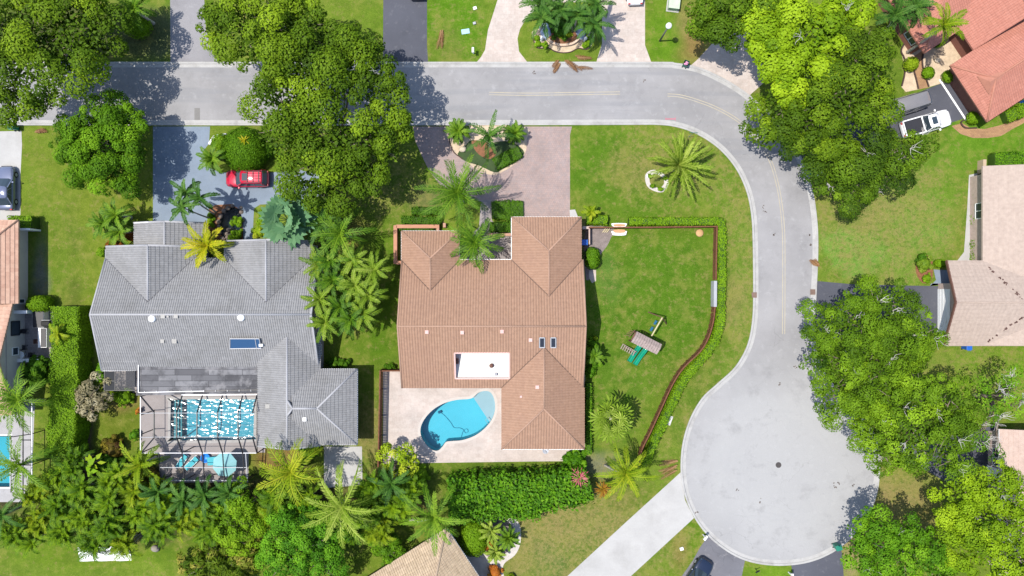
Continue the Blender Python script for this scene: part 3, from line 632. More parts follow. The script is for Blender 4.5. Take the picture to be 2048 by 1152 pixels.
sheet('driveway', [(1582,1128),(1625,1121),(1680,1092),(1685,1110),(1690,1200),(1596,1200)], .006, M_DARK, 'dark asphalt driveway south of the turning circle', 'driveway')
sheet('driveway', [(1770,900),(1850,885),(1990,850),(2000,960),(1905,972),(1860,945)], .006, M_DARK, 'dark driveway hidden under the lower oak', 'driveway')
sheet('driveway', [(826,253),(830,280),(840,304),(858,341),(880,370),(930,395),(965,404),(1047,404),(1047,436),(1140,436),(1140,270),(1144,253)], .006, M_PINK, 'pink paver driveway of the red roofed house', 'driveway')
sheet('path', [(962,400),(982,400),(984,440),(1000,462),(1024,462),(1024,520),(930,520),(940,470),(958,455)], .010, M_GREYPAVE, 'paved walk to the front door', 'path')
sheet('driveway', [(306,253),(420,253),(418,287),(406,303),(417,334),(440,345),(540,345),(600,340),(640,350),(640,392),(560,408),(520,409),(508,417),(505,478),(487,480),(485,440),(480,419),(462,408),(430,410),(418,418),(416,480),(306,480)], .006, M_BLUE, 'blue grey painted driveway with the red car', 'driveway')
sheet('driveway', [(-80,264),(43,262),(44,290),(41,350),(41,430),(20,442),(-80,442)], .006, M_CONC, 'white concrete driveway at the left edge', 'driveway')
sheet('patio', [(20,617),(122,617),(122,727),(20,727)], .006, M_GREYPAVE, 'stone patio with outdoor kitchen', 'patio')
sheet('pad', [(648,893),(724,893),(725,970),(648,976)], .02, M_CONC, 'square concrete pad behind the grey roofed house', 'concrete pad')
sheet('dirt', [(1172,456),(1228,458),(1222,475),(1214,492),(1204,505),(1196,520),(1190,535),(1172,560)], .005, M_DIRT, 'bare dirt beside the red roofed house', 'bare ground', smooth=3)
sheet('slab', [(1178,540),(1192,540),(1192,562),(1184,566),(1178,556)], .012, M_PAVE, 'cream stepping slab in the side yard', 'slab')
sheet('path', [(1938,350),(1956,346),(1956,372),(1946,381),(1946,454),(1953,463),(1946,478),(1944,522),(1914,522),(1928,504),(1932,450),(1935,407)], .006, M_CONC, 'concrete side path along the tan house', 'path')
sheet('porch_floor', [(1867,539),(1905,541),(1905,567),(1862,567),(1860,572),(1872,560)], .012, M_BLUE, 'grey entry slab of the tan house', 'porch')
sheet('gravel_bed', [(1820,73),(1801.5,103),(1809,131),(1808,161),(1803,174),(1811.6,184),(1835.5,179),(1855.7,175),(1901,161),(1915,133),(1960,98),(1936,60),(1911,60),(1880,15),(1843,10),(1825,35)], .006, M_GRAVEL, 'cream gravel bed by the salmon roofed house', 'gravel bed')
sheet('path', [(1828,113),(1847,99),(1842,118),(1844,131),(1850,152),(1857,175),(1837,179),(1832,160),(1828,142)], .011, M_TAN, 'tan paver walk through the gravel bed', 'path')
sheet('path', [(1903,252),(1921,268),(1946,276),(1976,276),(2002,272),(2027,257),(2090,224),(2090,205),(2027,240),(2002,250),(1969,258),(1941,256),(1924,246)], .006, M_TAN, 'curved tan path round the salmon roofed house', 'path')
sheet('gravel_bed', catmull([(938,1052),(955,1036),(975,1024),(1000,1022),(1025,1032),(1040,1052),(1041,1085),(1030,1110),(1008,1128),(1008,1152),(1030,1190),(960,1190),(930,1120),(925,1075)], 4), .006, M_WGRAVEL, 'white gravel walk and bed by the tan hip roof', 'gravel bed')
sheet('lawn_patch', catmull([(952,1056),(975,1040),(1000,1036),(1022,1048),(1030,1068),(1024,1095),(1005,1110),(985,1118),(960,1100),(948,1075)], 4), .011, M_DIRT, 'planting soil inside the white gravel ring', 'planting soil')
sheet('planting_bed', catmull([(1068,60),(1067,78),(1072,93),(1082,97),(1096,95),(1108,102),(1124,106),(1142,104),(1155,96),(1170,99),(1182,94),(1185,80),(1184,60),(1125,52)], 4), .006, M_GRAVEL, 'tan gravel bed on the driveway island', 'planting bed')
sheet('planting_bed', catmull([(899,252),(899,282),(908,305),(925,317),(955,340),(985,350),(1008,342),(1035,324),(1051,304),(1053,280),(1046,253)], 3), .011, M_GRAVEL, 'gravel bed in the pink driveway', 'planting bed')
sheet('planting_bed', catmull([(932,290),(942,280),(960,283),(985,285),(1010,282),(1032,288),(1049,306),(1033,323),(1008,337),(990,345),(960,332),(930,322),(915,308)], 3), .016, pm('groundcover_soil', (.03, .055, .015), var=.4, fine=14), 'green groundcover bed in the pink driveway', 'planting bed')
sheet('planting_bed', catmull([(943,283),(960,281),(985,290),(993,306),(980,318),(962,312),(950,300)], 3), .020, MAT['mulch'], 'brown mulch patch in the pink driveway bed', 'planting bed')
RING_ = catmull([(1290,352),(1298,342),(1312,340),(1330,350),(1338,368),(1326,384),(1308,382),(1294,372)], 3)
sheet('planting_bed', RING_, .006, M_WGRAVEL, 'white stone ring beside the big palm', 'planting bed', holes=[[(1313+(x-1313)*.62, 361+(y-361)*.62) for x, y in RING_]])
sheet('planting_bed', catmull([(1848,510),(1860,514),(1866,528),(1863,560),(1845,566),(1832,545),(1834,520)], 3), .005, MAT['mulch'], 'mulch bed by the tan house entry', 'planting bed')
sheet('planting_bed', [(416,416),(424,408),(440,405),(465,405),(480,412),(487,424),(486,480),(416,480)], .005, MAT['mulch'], 'mulch round the garden pond', 'planting bed', holes=[POND])
0 and sheet('planting_bed', [(418,256),(530,256),(545,345),(440,345),(418,332),(407,303),(418,285)], .005, MAT['mulch'], 'shrub bed beside the blue driveway', 'planting bed', smooth=0)
sheet('patio', [(766,740),(810,740),(1000,740),(1170,740),(1170,915),(1150,922),(1060,923),(766,927)], .010, M_PATIO, 'pale travertine pool patio', 'patio', holes=[catmull(POOL2, 5)])
sheet('pool_deck', [(280,760),(530,760),(530,905),(497,905),(497,965),(320,965),(320,905),(280,905)], .010, pm('pool_deck', (.25, .225, .22), var=.12, scale=.7, stain=(.16, .15, .15)), 'grey brown screened pool deck', 'pool deck', holes=[catmull(POOL1, 2)])
sheet('porch_floor', [(206,735),(278,735),(278,785),(206,785)], .012, M_GREYPAVE, 'small screened porch floor', 'porch')
sheet('pool_deck', [(-60,800),(70,800),(66,900),(60,960),(58,1004),(-60,1004)], .010, pm('white_deck', (.28, .275, .28), var=.15), 'white deck of the left neighbour pool', 'pool deck', holes=[[(-50,872),(20,872),(20,974),(-50,974)]])
# ---------------- houses ----------------
def tile_relief(mb, f, nrm, u, dn, sl_, pu, pv, A, B):
    """cut one roof plane along its tile barrels and courses and lift the cuts into real relief"""
    import bmesh
    bm = bmesh.new(); bm.faces.new([bm.verts.new(p) for p in f]); vd = (nrm.cross(u)).normalized()
    if vd.z < 0: vd = -vd
    us = [p.dot(u) for p in f]; vs = [p.dot(vd) for p in f]
    def cut(ax, val):
        g = list(bm.verts)+list(bm.edges)+list(bm.faces); bmesh.ops.bisect_plane(bm, geom=g, dist=1e-5, plane_co=ax*val, plane_no=ax)
    k = math.ceil(min(us)/pu*3)
    while k*pu/3 < max(us): cut(u, k*pu/3); k += 1
    if B > 0:
        k = math.ceil(min(vs)/pv)
        while k*pv < max(vs): cut(vd, k*pv-.014); cut(vd, k*pv+.014); k += 1
    bm.verts.ensure_lookup_table(); V = []; UV = []
    for i, v in enumerate(bm.verts):
        v.index = i; a = v.co.dot(u); b = v.co.dot(vd); fr = (b/pv) % 1.0; ph = (a/pu) % 1.0
        h = A*(0.0 if min(ph, 1-ph) < .02 else 1.0) + (B*(1-fr) if B > 0 else 0)
        V.append(v.co+nrm*h); UV.append((a, b))
    F = [[v.index for v in q.verts] for q in bm.faces]; mb.add(V, F, [[UV[i] for i in q] for q in F]); bm.free()
def polyroof(parent, name, faces, mat, skirt=.2, relief=(.285, .37, .05, .03), ridge=(), capmat=None, capr=.12, gutters=(), gmat=None):
    """faces: lists of world 3D points (roof planes). Adds a thick edge, ridge caps and gutters."""
    mb = MB(); cnt = {}
    key = lambda p: (round(p[0], 2), round(p[1], 2), round(p[2], 2))
    FF = []
    for f in faces:
        f = [Vector(p) for p in f]; nrm = Vector((0, 0, 0))
        for i in range(len(f)): nrm += (f[i]-f[0]).cross(f[(i+1) % len(f)]-f[0])
        if nrm.z < 0: f = f[::-1]; nrm = -nrm
        nrm.normalize(); FF.append(f)
        dn = Vector((nrm.x, nrm.y, 0)); dn = dn.normalized() if dn.length > 1e-4 else Vector((0, -1, 0))
        u = Vector((-dn.y, dn.x, 0)); sl_ = max(.2, nrm.z); zmin = min(p.z for p in f)
        tile_relief(mb, f, nrm, u, dn, sl_, *relief)
        for i in range(len(f)):
            a, b = key(f[i]), key(f[(i+1) % len(f)]); cnt.setdefault(frozenset((a, b)), []).append((f[i], f[(i+1) % len(f)]))
    for f in FF: mb.add([p-Vector((0, 0, skirt)) for p in f], [tuple(range(len(f)-1, -1, -1))], [[(0, 0)]*len(f)])
    for k, es in cnt.items():
        if len(es) == 1:
            a, b = es[0]; d = Vector((0, 0, skirt)); mb.add([a-d, b-d, b, a], [(0, 1, 2, 3)], [[(0, 0)]*4])
    ro = mb.build('roof', mat, parent)
    if ridge:
        cm = MB()
        for pts in ridge: cm.tube([Vector(p)+Vector((0, 0, .0)) for p in pts], capr, 8)
        cm.build('ridge_cap', capmat or mat, ro, smooth=True)
    if gutters:
        for a, b in gutters:
            a, b = Vector(a), Vector(b); d = Vector((0, 0, -.07)); MB().bar(a+d, b+d, .09, .12).build('gutter', gmat or MAT['gutter'], ro)
    return ro
def wing(x0, y0, x1, y1, axis, ze, zr, r, e0='gable', e1='gable', zw=None, xf=None, rs=None, re=None):
    """roof block over a rectangle (world or local). axis 'y': ridge runs along y at x=r. returns faces, ridges, gable walls"""
    z0, z1 = ze if hasattr(ze, '__len__') else (ze, ze)
    if axis == 'x': a0, a1, b0, b1 = x0, x1, y0, y1
    else: a0, a1, b0, b1 = y0, y1, x0, x1
    s = a0 if e0 == 'gable' else (rs if rs is not None else a0+(r-b0)); e = a1 if e1 == 'gable' else (re if re is not None else a1-(b1-r))
    P = (lambda a, b, z: Vector((a, b, z))) if axis == 'x' else (lambda a, b, z: Vector((b, a, z)))
    F = [[P(a0, b0, z0), P(a1, b0, z0), P(e, r, zr), P(s, r, zr)], [P(a0, b1, z1), P(a1, b1, z1), P(e, r, zr), P(s, r, zr)]]
    R = [[P(s, r, zr), P(e, r, zr)]]; G = []
    for end, a, q in ((e0, a0, s), (e1, a1, e)):
        if end == 'hip': F.append([P(a, b0, z0), P(a, b1, z1), P(q, r, zr)]); R += [[P(a, b0, z0), P(q, r, zr)], [P(a, b1, z1), P(q, r, zr)]]
        else: G.append([P(a, b0, z0), P(a, b1, z1), P(a, r, zr)])
    if xf:
        F = [[xf @ p for p in f] for f in F]; R = [[xf @ p for p in f] for f in R]; G = [[xf @ p for p in f] for f in G]
    return F, R, G
def gable_wall(mb, tri, inward, th=.12):
    d = Vector(inward); t = [Vector(p)-Vector((0, 0, .24)) for p in tri]; t = [p+d for p in t]; t2 = [p+d.normalized()*th for p in t]
    mb.add(t+t2, [(0, 1, 2), (5, 4, 3), (0, 3, 4, 1), (1, 4, 5, 2), (2, 5, 3, 0)])
def window(parent, a, b, z0, z1, out, fm=None, cols=2, name='window', gm=None):
    """framed window on a wall between world points a and b (xy), facing out"""
    a = Vector((a[0], a[1], 0)); b = Vector((b[0], b[1], 0)); o = Vector((out[0], out[1], 0)).normalized(); fr = MB(); t = .07
    L = (b-a).length; d = (b-a).normalized(); p = lambda u, z, k: a+d*u+o*k+Vector((0, 0, z))
    for z in (z0, z1): fr.bar(p(0, z, .03), p(L, z, .03), .1, t)
    for i in range(cols+1): fr.bar(p(L*i/cols, z0, .032), p(L*i/cols, z1, .032), t, .1)
    f = fr.build(name, fm or MAT['white'], parent)
    MB().add([p(0, z0, .03), p(L, z0, .03), p(L, z1, .03), p(0, z1, .03)], [(0, 1, 2, 3)]).build('pane', gm or MAT['glass'], f)
    return f
def roof_vent(parent, p, mat, s=.42, h=.28, name='vent'):
    MB().obox((p[0], p[1], p[2]-.1), s, s, h).obox((p[0], p[1], p[2]+h-.1), s*1.18, s*1.18, .06).build(name, mat, parent, bevel=.02)
def plane_z(f, x, y):
    a, b, c = [Vector(p) for p in f[:3]]; n = (b-a).cross(c-a); return a.z-(n.x*(x-a.x)+n.y*(y-a.y))/n.z
X = lambda px, z=0: W(px, 0, z).x
Y = lambda py, z=0: W(0, py, z).y
def onroof(px, py, f):
    z = 4
    for _ in range(6): p = W(px, py, z); z = plane_z(f, p.x, p.y)
    p = W(px, py, z); return p
# ---- grey roofed house
T_GREY = tile('grey_roof_tiles', (.188, .187, .190), (.240, .239, .241), .235, .40, .055, stain=(.135, .132, .125), stain_amt=.5, row=.15)
T_GREYCAP = pm('grey_ridge_mortar', (.30, .30, .315), var=.1)
g = empty('house', W(430, 640), 'grey tile roofed house with a screened pool', 'house')
x0, x1 = X(212, 3), X(637, 3); ye0, ye1 = Y(741, 2.75), Y(516, 3); yr = Y(629, 5.8)
F1, R1, G1 = wing(x0, ye0, x1, ye1, 'x', (2.75, 3.0), 5.8, yr); F1[0][0].x = X(204, 2.75); G1[0][0].x = X(204, 2.75)
xa0, xa1, xar = X(212.5, 3.0), X(411.5, 2.4), X(295, 5.25); 
F2, R2, G2 = wing(xa0, Y(600, 4.8), xa1, Y(491, 4.8), 'y', (3.02, 2.35), 5.2, xar)
F3, R3, G3 = wing(X(268, 2.7), Y(560, 4), X(411.5, 2.38), Y(444, 3.6), 'y', (2.72, 2.335), 4.12, X(329, 4.12))
F4, R4, G4 = wing(X(449, 3.0), Y(602, 5), X(625, 3.0), Y(481, 4), 'y', 3.02, 5.2, X(532, 5.2))
F5, R5, G5 = wing(X(516, 3.15), Y(894, 3.6), X(641, 3.0), Y(674, 4.65), 'y', (3.2, 3.0), 4.65, X(574, 4.65))
ym = Y(817, 5.0); zE = 5.0
F6, R6, G6 = wing(X(574, 4.65), Y(889, 3), X(714, 3), Y(738, 3), 'x', 3.02, zE, ym, e0='gable', e1='hip', re=X(634, zE))
F6 = [[p for p in f] for f in F6]
aN, aS, aP = W(574.5, 801, 4.66), W(574.5, 832, 4.66), Vector((X(585, zE), ym, zE))
F6[0][3] = aP.copy(); F6[1][3] = aP.copy(); R6[0][0] = aP.copy()
F6.append([aN, aS, aP]); R6 += [[aN, aP], [aS, aP]]
e = Vector((.05, 0, 0))
flat = [W(277, 729, 3.02), W(533, 724, 3.02), W(533, 786, 3.02), W(272, 791, 3.02)]
gut = [(W(204, 741.5, 2.75), W(270, 741, 2.75)), (W(268, 446, 3.0), W(329, 442, 4.1)), (W(714.5, 738, 3), W(714.5, 889, 3)), (W(643, 738, 3), W(714, 738, 3)), (W(636.5, 720, 3), W(636.5, 741, 2.9)), (W(641, 889.5, 3), W(714, 889.5, 3)), (W(624, 484, 3), W(449, 484, 3))]
RF = F1+F2+F3+F4+F5+F6
gr = polyroof(g, 'roof', RF, T_GREY, .2, (.235, .41, .06, .035), R1+R2[:1]+R3[:1]+R4[:1]+R5[:1]+R6+[[t[0], t[2]] for t in (G1[0], G1[1], G2[1], G3[1], G4[1], G5[0])]+[[t[1], t[2]] for t in (G1[0], G1[1], G2[1], G3[1], G4[1], G5[0])], T_GREYCAP, .11, gut)
def membrane(name):
    m, nt, b = newmat(name); P = geo(nt); b.inputs['Roughness'].default_value = .8
    br = N(nt, 'TexBrick'); nt.links.new(P, br.inputs['Vector']); br.inputs['Scale'].default_value = 1; br.inputs['Brick Width'].default_value = 3.6; br.inputs['Row Height'].default_value = .62; br.inputs['Mortar Size'].default_value = .03
    br.inputs['Color1'].default_value = (.165, .165, .175, 1); br.inputs['Color2'].default_value = (.055, .055, .062, 1); br.inputs['Mortar'].default_value = (.03, .03, .035, 1)
    c = mixc(nt, mathn(nt, 'MULTIPLY', ramp(nt, noise(nt, P, .55, 7, .7), .46, .62), .8), br.outputs[0], (.028, .028, .032))
    c = mixc(nt, mathn(nt, 'MULTIPLY', ramp(nt, noise(nt, mathn_vec(nt, P), .6, 6, .7), .54, .66), .7), c, (.19, .185, .19)); nt.links.new(c, b.inputs['Base Color']); return m
fm = MB(); fm.prism([(p.x, p.y) for p in flat], 2.86, 3.02); fo = fm.build('flat_roof', membrane('flat_roof_membrane'), g)
pm_ = MB(); q = [W(p, r, 3.1) for p, r in ((277, 722), (277, 785), (409, 782))]; pm_.bar(q[0], q[1], .08, .1); pm_.bar(q[1], q[2], .08, .1); pm_.bar(W(205, 722, 3.25), W(277, 722, 3.25), .08, .1); pm_.bar(W(203, 715.5, 3.4), W(275, 714, 3.4), .07, .1)
pm_.build('edge_trim', MAT['gutter'], g)
for k in range(11):
    p = W(290+k*23.6, 783.5-k*.3, 3.02); MB().obox((p.x, p.y, 3.02), .06, .18, .10).build('bracket', MAT['steel'], fo)
MB().bar(W(409, 782, 3.08), W(533, 779, 3.08), .05, .06).build('edge_rail', MAT['bronze'], fo)
wl = MB()
for a, b_, c, d, zt in ((221, 527, 640, 737, 2.7), (222, 500, 405, 600, 2.62), (278, 455, 404, 520, 2.32), (457, 490, 628, 600, 2.74), (524, 690, 634, 885, 2.66), (600, 745, 706, 882, 2.68)):
    wl.box(X(a, 1.5), Y(d, 1.5), -.05, X(c, 1.5), Y(b_, 1.5), zt)
for tri, d in ((G1[0], (.25, 0, 0)), (G1[1], (-.28, 0, 0)), (G2[1], (0, -.35, 0)), (G3[1], (0, -.35, 0)), (G4[1], (0, -.35, 0)), (G5[0], (0, .4, 0))): gable_wall(wl, tri, d)
wl.build('wall', MAT['stucco_grey'], g)
for py in (655, 690): window(g, (X(640, 1.5)+.003, Y(py, 1.5)), (X(640, 1.5)+.003, Y(py+22, 1.5)), 1.0, 2.1, (1, 0))
window(g, (X(706, 1.5), Y(790, 1.5)), (X(706, 1.5), Y(825, 1.5)), 1.0, 2.1, (1, 0)); window(g, (X(660, 1.5), Y(882, 1.5)), (X(690, 1.5), Y(882, 1.5)), .9, 2.1, (0, -1))
window(g, (X(480, 1.5), Y(490, 1.5)), (X(510, 1.5), Y(490, 1.5)), .9, 2.1, (0, 1)); window(g, (X(560, 1.5), Y(490, 1.5)), (X(600, 1.5), Y(490, 1.5)), .9, 2.1, (0, 1))
dr = MB().box(X(305, 1), Y(455, 1), 0, X(380, 1), Y(455, 1)+.05, 2.15); dr.build('garage_door', MAT['white'], g)
for px, py in ((305, 637), (483, 635)):
    p = onroof(px, py, F1[0]); MB().lathe([(.36, -.1), (.38, .1), (.34, .22), (.2, .32), (.02, .36)], p, 18).build('skylight', pm('white_dome', (.85, .85, .85), rough=.2, var=.02), g, smooth=True)
M_VENT = pm('vent_grey', (.30, .29, .27), var=.15)
for px, py, s in ((327, 632, .38), (353, 632, .38), (337, 633, .18), (326, 682, .34), (350, 682, .42)): roof_vent(g, onroof(px, py, F1[0]), M_VENT, s, .22)
for px, py in ((536, 812),): roof_vent(g, onroof(px, py, F5[0]), M_VENT, .4, .22)
for px, py in ((610, 838),): roof_vent(g, onroof(px, py, F6[0]), MAT['white'], .34, .25)
a, b_, c, d = [onroof(*q, F1[0]) for q in ((463, 677), (521, 677), (524, 696), (462, 697))]
so = MB(); up = Vector((0, 0, .12)); upN = Vector((0, 0, .75)); sp = [a+upN*.5, b_+upN*.5, c+up*2.2, d+up*2.2]
so.add(sp+[p-Vector((0, 0, .06)) for p in sp], [(3, 2, 1, 0), (4, 5, 6, 7), (0, 1, 5, 4), (1, 2, 6, 5), (2, 3, 7, 6), (3, 0, 4, 7)]); s_o = so.build('solar_panel', MAT['navyglass'], g)
f_ = MB(); [f_.bar(sp[i]+Vector((0, 0, .012)), sp[(i+1) % 4]+Vector((0, 0, .012)), .07) for i in range(4)]; f_.bar(sp[0].lerp(sp[1], .86)+Vector((0,0,.02)), sp[3].lerp(sp[2], .86)+Vector((0,0,.02)), .06); [f_.bar(sp[i], sp[i]-Vector((0, 0, .5)), .06) for i in range(4)]
f_.build('frame', MAT['steel'], s_o)
p = onroof(524, 690, F1[0]); MB().obox((p.x, p.y, p.z), .4, .3, .4).build('junction_box', MAT['white'], g, bevel=.02)
# ---- red roofed house
T_RED = tile('red_roof_tiles', (.245, .145, .098), (.288, .178, .122), .285, .36, .055, stain=(.24, .145, .105), stain_amt=.5, row=.1)
T_REDCAP = pm('red_ridge_caps', (.30, .188, .135), var=.12)
h = empty('house', W(985, 640), 'red tile roofed house beside the kidney shaped pool', 'house')
yr = Y(652.5, 5.9); xr0, xr1 = X(804, 3), X(1166, 3); ys, yn = Y(776, 3), Y(519.5, 3)
F1, R1, G1 = wing(xr0, ys, xr1, yn, 'x', 3.0, 5.9, yr)
# hole for the sunken roof well
f = F1[0]; wz = lambda px, py: onroof(px, py, f)
q = [wz(909, 706), wz(1018.5, 705), wz(1018.5, 757), wz(909, 757)]; xa, xb = q[0].x, q[1].x; yb_, yt_ = q[2].y, q[0].y
zt = lambda y: plane_z(f, 0, y); V3 = lambda x, y: Vector((x, y, zt(y)))
S1 = [[V3(xr0, ys), V3(xa, ys), V3(xa, yr), V3(xr0, yr)], [V3(xb, ys), V3(xr1, ys), V3(xr1, yr), V3(xb, yr)], [V3(xa, ys), V3(xb, ys), V3(xb, yb_), V3(xa, yb_)], [V3(xa, yt_), V3(xb, yt_), V3(xb, yr), V3(xa, yr)]]
FS = F1[0]
F2, R2, G2 = wing(X(803, 3), Y(585, 4.4), X(919, 3), Y(462, 3), 'y', 3.02, 4.38, X(860.5, 4.38), e1='hip', re=Y(516, 4.38))
F3, R3, G3 = wing(X(1023.5, 3), Y(592, 4.6), X(1163, 3), Y(434, 3), 'y', 3.02, 4.62, X(1098, 4.62), e1='hip', re=Y(501, 4.62))
F4, R4, G4 = wing(X(1003, 3), Y(898, 3), X(1169, 3), Y(695, 4.95), 'y', 3.02, 4.95, X(1088, 4.95), e0='hip', rs=Y(818, 4.95))
F4[0][1].y = ys+.01; F4[1][1].y = ys+.01; ya_ = ys+(4.95-3.0)/(5.9-3.0)*(yr-ys); F4[0][2].y = ya_; F4[1][2].y = ya_; R4[0][1].y = ya_
gut = [(W(803, 462, 3), W(918, 462, 3)), (W(919, 463, 3), W(919, 519, 3)), (W(919, 519, 3), W(1023, 519, 3)), (W(1023, 434, 3), W(1023, 519, 3)), (W(1023, 434, 3), W(1163, 434, 3)), (W(1003, 898.5, 3), W(1169, 898.5, 3)), (W(803, 462, 3), W(803, 520, 3))]
rr = polyroof(h, 'roof', S1+[F1[1]]+F2+F3+F4, T_RED, .2, (.285, .36, .048, .008), R1+R2+R3+R4+[[t[k], t[2]] for t in G1 for k in (0, 1)], T_REDCAP, .10, gut, MAT['white'])
wm = MB(); zf = 3.2; tck = .12
for (ax, ay), (bx, by) in (((xa, yt_), (xb, yt_)), ((xb, yt_), (xb, yb_)), ((xb, yb_), (xa, yb_)), ((xa, yb_), (xa, yt_))):
    wm.add([(ax, ay, zf), (bx, by, zf), (bx, by, zt(by)+.06), (ax, ay, zt(ay)+.06)], [(0, 1, 2, 3)])
    wm.bar(V3(ax, ay)+Vector((0, 0, .03)), V3(bx, by)+Vector((0, 0, .03)), .16, .09)
wm.build('well_wall', MAT['clay'], rr); MB().box(xa-.05, yb_-.05, zf-.1, xb+.05, yt_+.05, zf).build('flat_roof', pm('white_membrane', (.58, .57, .54), var=.08, stain=(.42, .39, .35), stain_amt=.5, stain_scale=.6, rough=.6), h)
p = W(983, 731, 3.2); MB().lathe([(.22, 0), (.24, .25), (.16, .4), (.02, .45)], p, 10).build('vent', MAT['brownwood'], h, smooth=True)
p = W(992, 748, 3.2); MB().obox(p, .3, .3, .28).build('vent', MAT['stucco_grey'], h, bevel=.03)
p = W(968, 724, 3.2); MB().obox((p.x, p.y, 3.201), .75, .9, .04).build('hatch', pm('cream_hatch', (.62, .57, .46)), h, bevel=.01)
p = W(915, 722, 3.2); MB().obox(p, .3, .55, .4).build('condenser', MAT['brownwood'], h, bevel=.03)
for px, py in ((854, 664), (924.5, 665), (1004, 663), (1061, 680)): roof_vent(h, onroof(px, py, FS), MAT['clay'], .32, .2)
roof_vent(h, onroof(1074.5, 774, F4[0]), MAT['clay'], .32, .2); roof_vent(h, onroof(1042, 793, F4[0]), MAT['clay'], .2, .2, 'pipe')
for px in (1084, 1106.5):
    a, b_, c, d = [onroof(*q, FS) for q in ((px-5, 675.5), (px+5, 675.5), (px+5, 695), (px-5, 695))]; u = Vector((0, 0, .14)); sk = MB()
    sk.add([p+u for p in (a, b_, c, d)]+[p-u for p in (a, b_, c, d)], [(3, 2, 1, 0), (0, 1, 5, 4), (1, 2, 6, 5), (2, 3, 7, 6), (3, 0, 4, 7)]); so = sk.build('skylight', MAT['navyglass'] if 0 else glass('dark_dome', (.02, .022, .03), .12), h, bevel=.03)
    fr = MB(); [fr.bar([a, b_, c, d][i]+u*.8, [a, b_, c, d][(i+1) % 4]+u*.8, .1) for i in range(4)]; fr.build('frame', MAT['steel'], so)
wl = MB()
for a, b_, c, d, zt_ in ((812, 530, 1158, 767, 2.74), (812, 472, 910, 560, 2.72), (1032, 444, 1155, 560, 2.70), (1012, 740, 1160, 889, 2.76)): wl.box(X(a, 1.5), Y(d, 1.5), -.05, X(c, 1.5), Y(b_, 1.5), zt_)
for tri, d in ((G1[0], (.35, 0, 0)), (G1[1], (-.35, 0, 0))): gable_wall(wl, tri, d)
wl.build('wall', MAT['stucco_terra'], h)
for py in (790, 830, 860): window(h, (X(1012, 1.5), Y(py, 1.5)), (X(1012, 1.5), Y(py+22, 1.5)), .2, 2.2, (-1, 0))
for px in (840, 890, 940): window(h, (X(px, 1.5), Y(767, 1.5)), (X(px+34, 1.5), Y(767, 1.5)), .15, 2.2, (0, -1))
for py in (600, 700): window(h, (X(1158, 1.5), Y(py, 1.5)), (X(1158, 1.5), Y(py+25, 1.5)), 1, 2.1, (1, 0)); window(h, (X(812, 1.5), Y(py, 1.5)), (X(812, 1.5), Y(py+25, 1.5)), 1, 2.1, (-1, 0))
d_ = MB().box(X(965, 1), Y(530, 1.5)-.01, 0, X(985, 1), Y(530, 1.5)+.06, 2.15).build('door', MAT['brownwood'], h); MB().lathe([(.02, 0), (.05, .03), (.05, .08), (.02, .1)], (X(982, 1), Y(530, 1.5)+.1, 1.0), 8).build('handle', MAT['steel'], d_)
MB().box(X(1042, 1), Y(444, 1.5), 0, X(1145, 1), Y(444, 1.5)+.05, 2.2).build('garage_door', MAT['white'], h)
sd = MB(); p = W(1091, 901, 2.9); sd.lathe([(.02, 0), (.16, .03), (.27, .08), (.33, .16), (.31, .16), (.22, .09), (.02, .05)], (p.x, p.y, 2.9), 16); so = sd.build('satellite_dish', MAT['steel'], h, smooth=True); mm = MB(); mm.tube([(p.x, p.y, 2.9), (p.x, p.y+.25, 2.6)], .03); mm.tube([(p.x, p.y, 2.95), (p.x+.1, p.y-.2, 3.35)], .02); mm.build('mount', MAT['dark'], so)
def valleys(ro, main_eave, main_ridge, ze, zr, items):
    """added dark bars painting the shaded gap along the valleys: items = (x eave, y of the main eave side, z eave, x ridge, z ridge)"""
    for xe_, xr_, z0_, z1_ in items:
        yz = lambda z: main_eave+(z-ze)/(zr-ze)*(main_ridge-main_eave)
        o_ = Vector((0, 0, .07)); MB().bar(Vector((xe_, yz(z0_), z0_))+o_, Vector((xr_, yz(z1_), z1_))+o_, .07, .05).build('valley_gap_shade', MAT_VAL, ro)  # dark bar put in for the shade of the recessed valley gap
MAT_VAL = pm('valley_gap_dark', (.10, .065, .05), var=.3)
valleys(rr, yn, yr, 3.0, 5.9, [(X(803, 3), X(860.5, 4.38), 3.02, 4.38), (X(919, 3), X(860.5, 4.38), 3.02, 4.38), (X(1023.5, 3), X(1098, 4.62), 3.02, 4.62), (X(1163, 3), X(1098, 4.62), 3.02, 4.62)])
valleys(rr, ys, yr, 3.0, 5.9, [(X(1003, 3), X(1088, 4.95), 3.02, 4.95), (X(1166, 3), X(1088, 4.95), 3.02, 4.95)])
MAT_VAL = pm('grey_valley_gap_dark', (.085, .085, .095), var=.3)
valleys(gr, ye1, Y(629, 5.8), 3.0, 5.8, [(xa0, xar, 3.02, 5.2), (xa1-.9, xar, 2.98, 5.2), (X(449, 3), X(532, 5.2), 3.02, 5.2), (X(625, 3), X(532, 5.2), 3.02, 5.2)])
# ---- left edge house
T_PINK = tile('blended_pink_tiles', (.32, .18, .13), (.48, .32, .235), .43, .42, .05, stain=(.30, .17, .12), stain_amt=.3)
h = empty('house', W(-40, 640), 'pinkish tan tile roofed house at the left edge', 'house')
xe = X(37, 3); xw = X(-330, 3); xm = (xe+xw)/2; yN = Y(440, 3); zr = 3+(xe-xm)*.4
F1, R1, G1 = wing(xw, Y(980, 3), xe, yN, 'y', 3.0, zr, xm, e0='hip', e1='hip')
yg0, yg1 = Y(607, 3), Y(830, 3); ygm = (yg0+yg1)/2; xg = X(26, 3)
F2, R2, G2 = wing(X(-180, 3), yg1, xg, yg0, 'x', 3.05, 5.1, ygm)
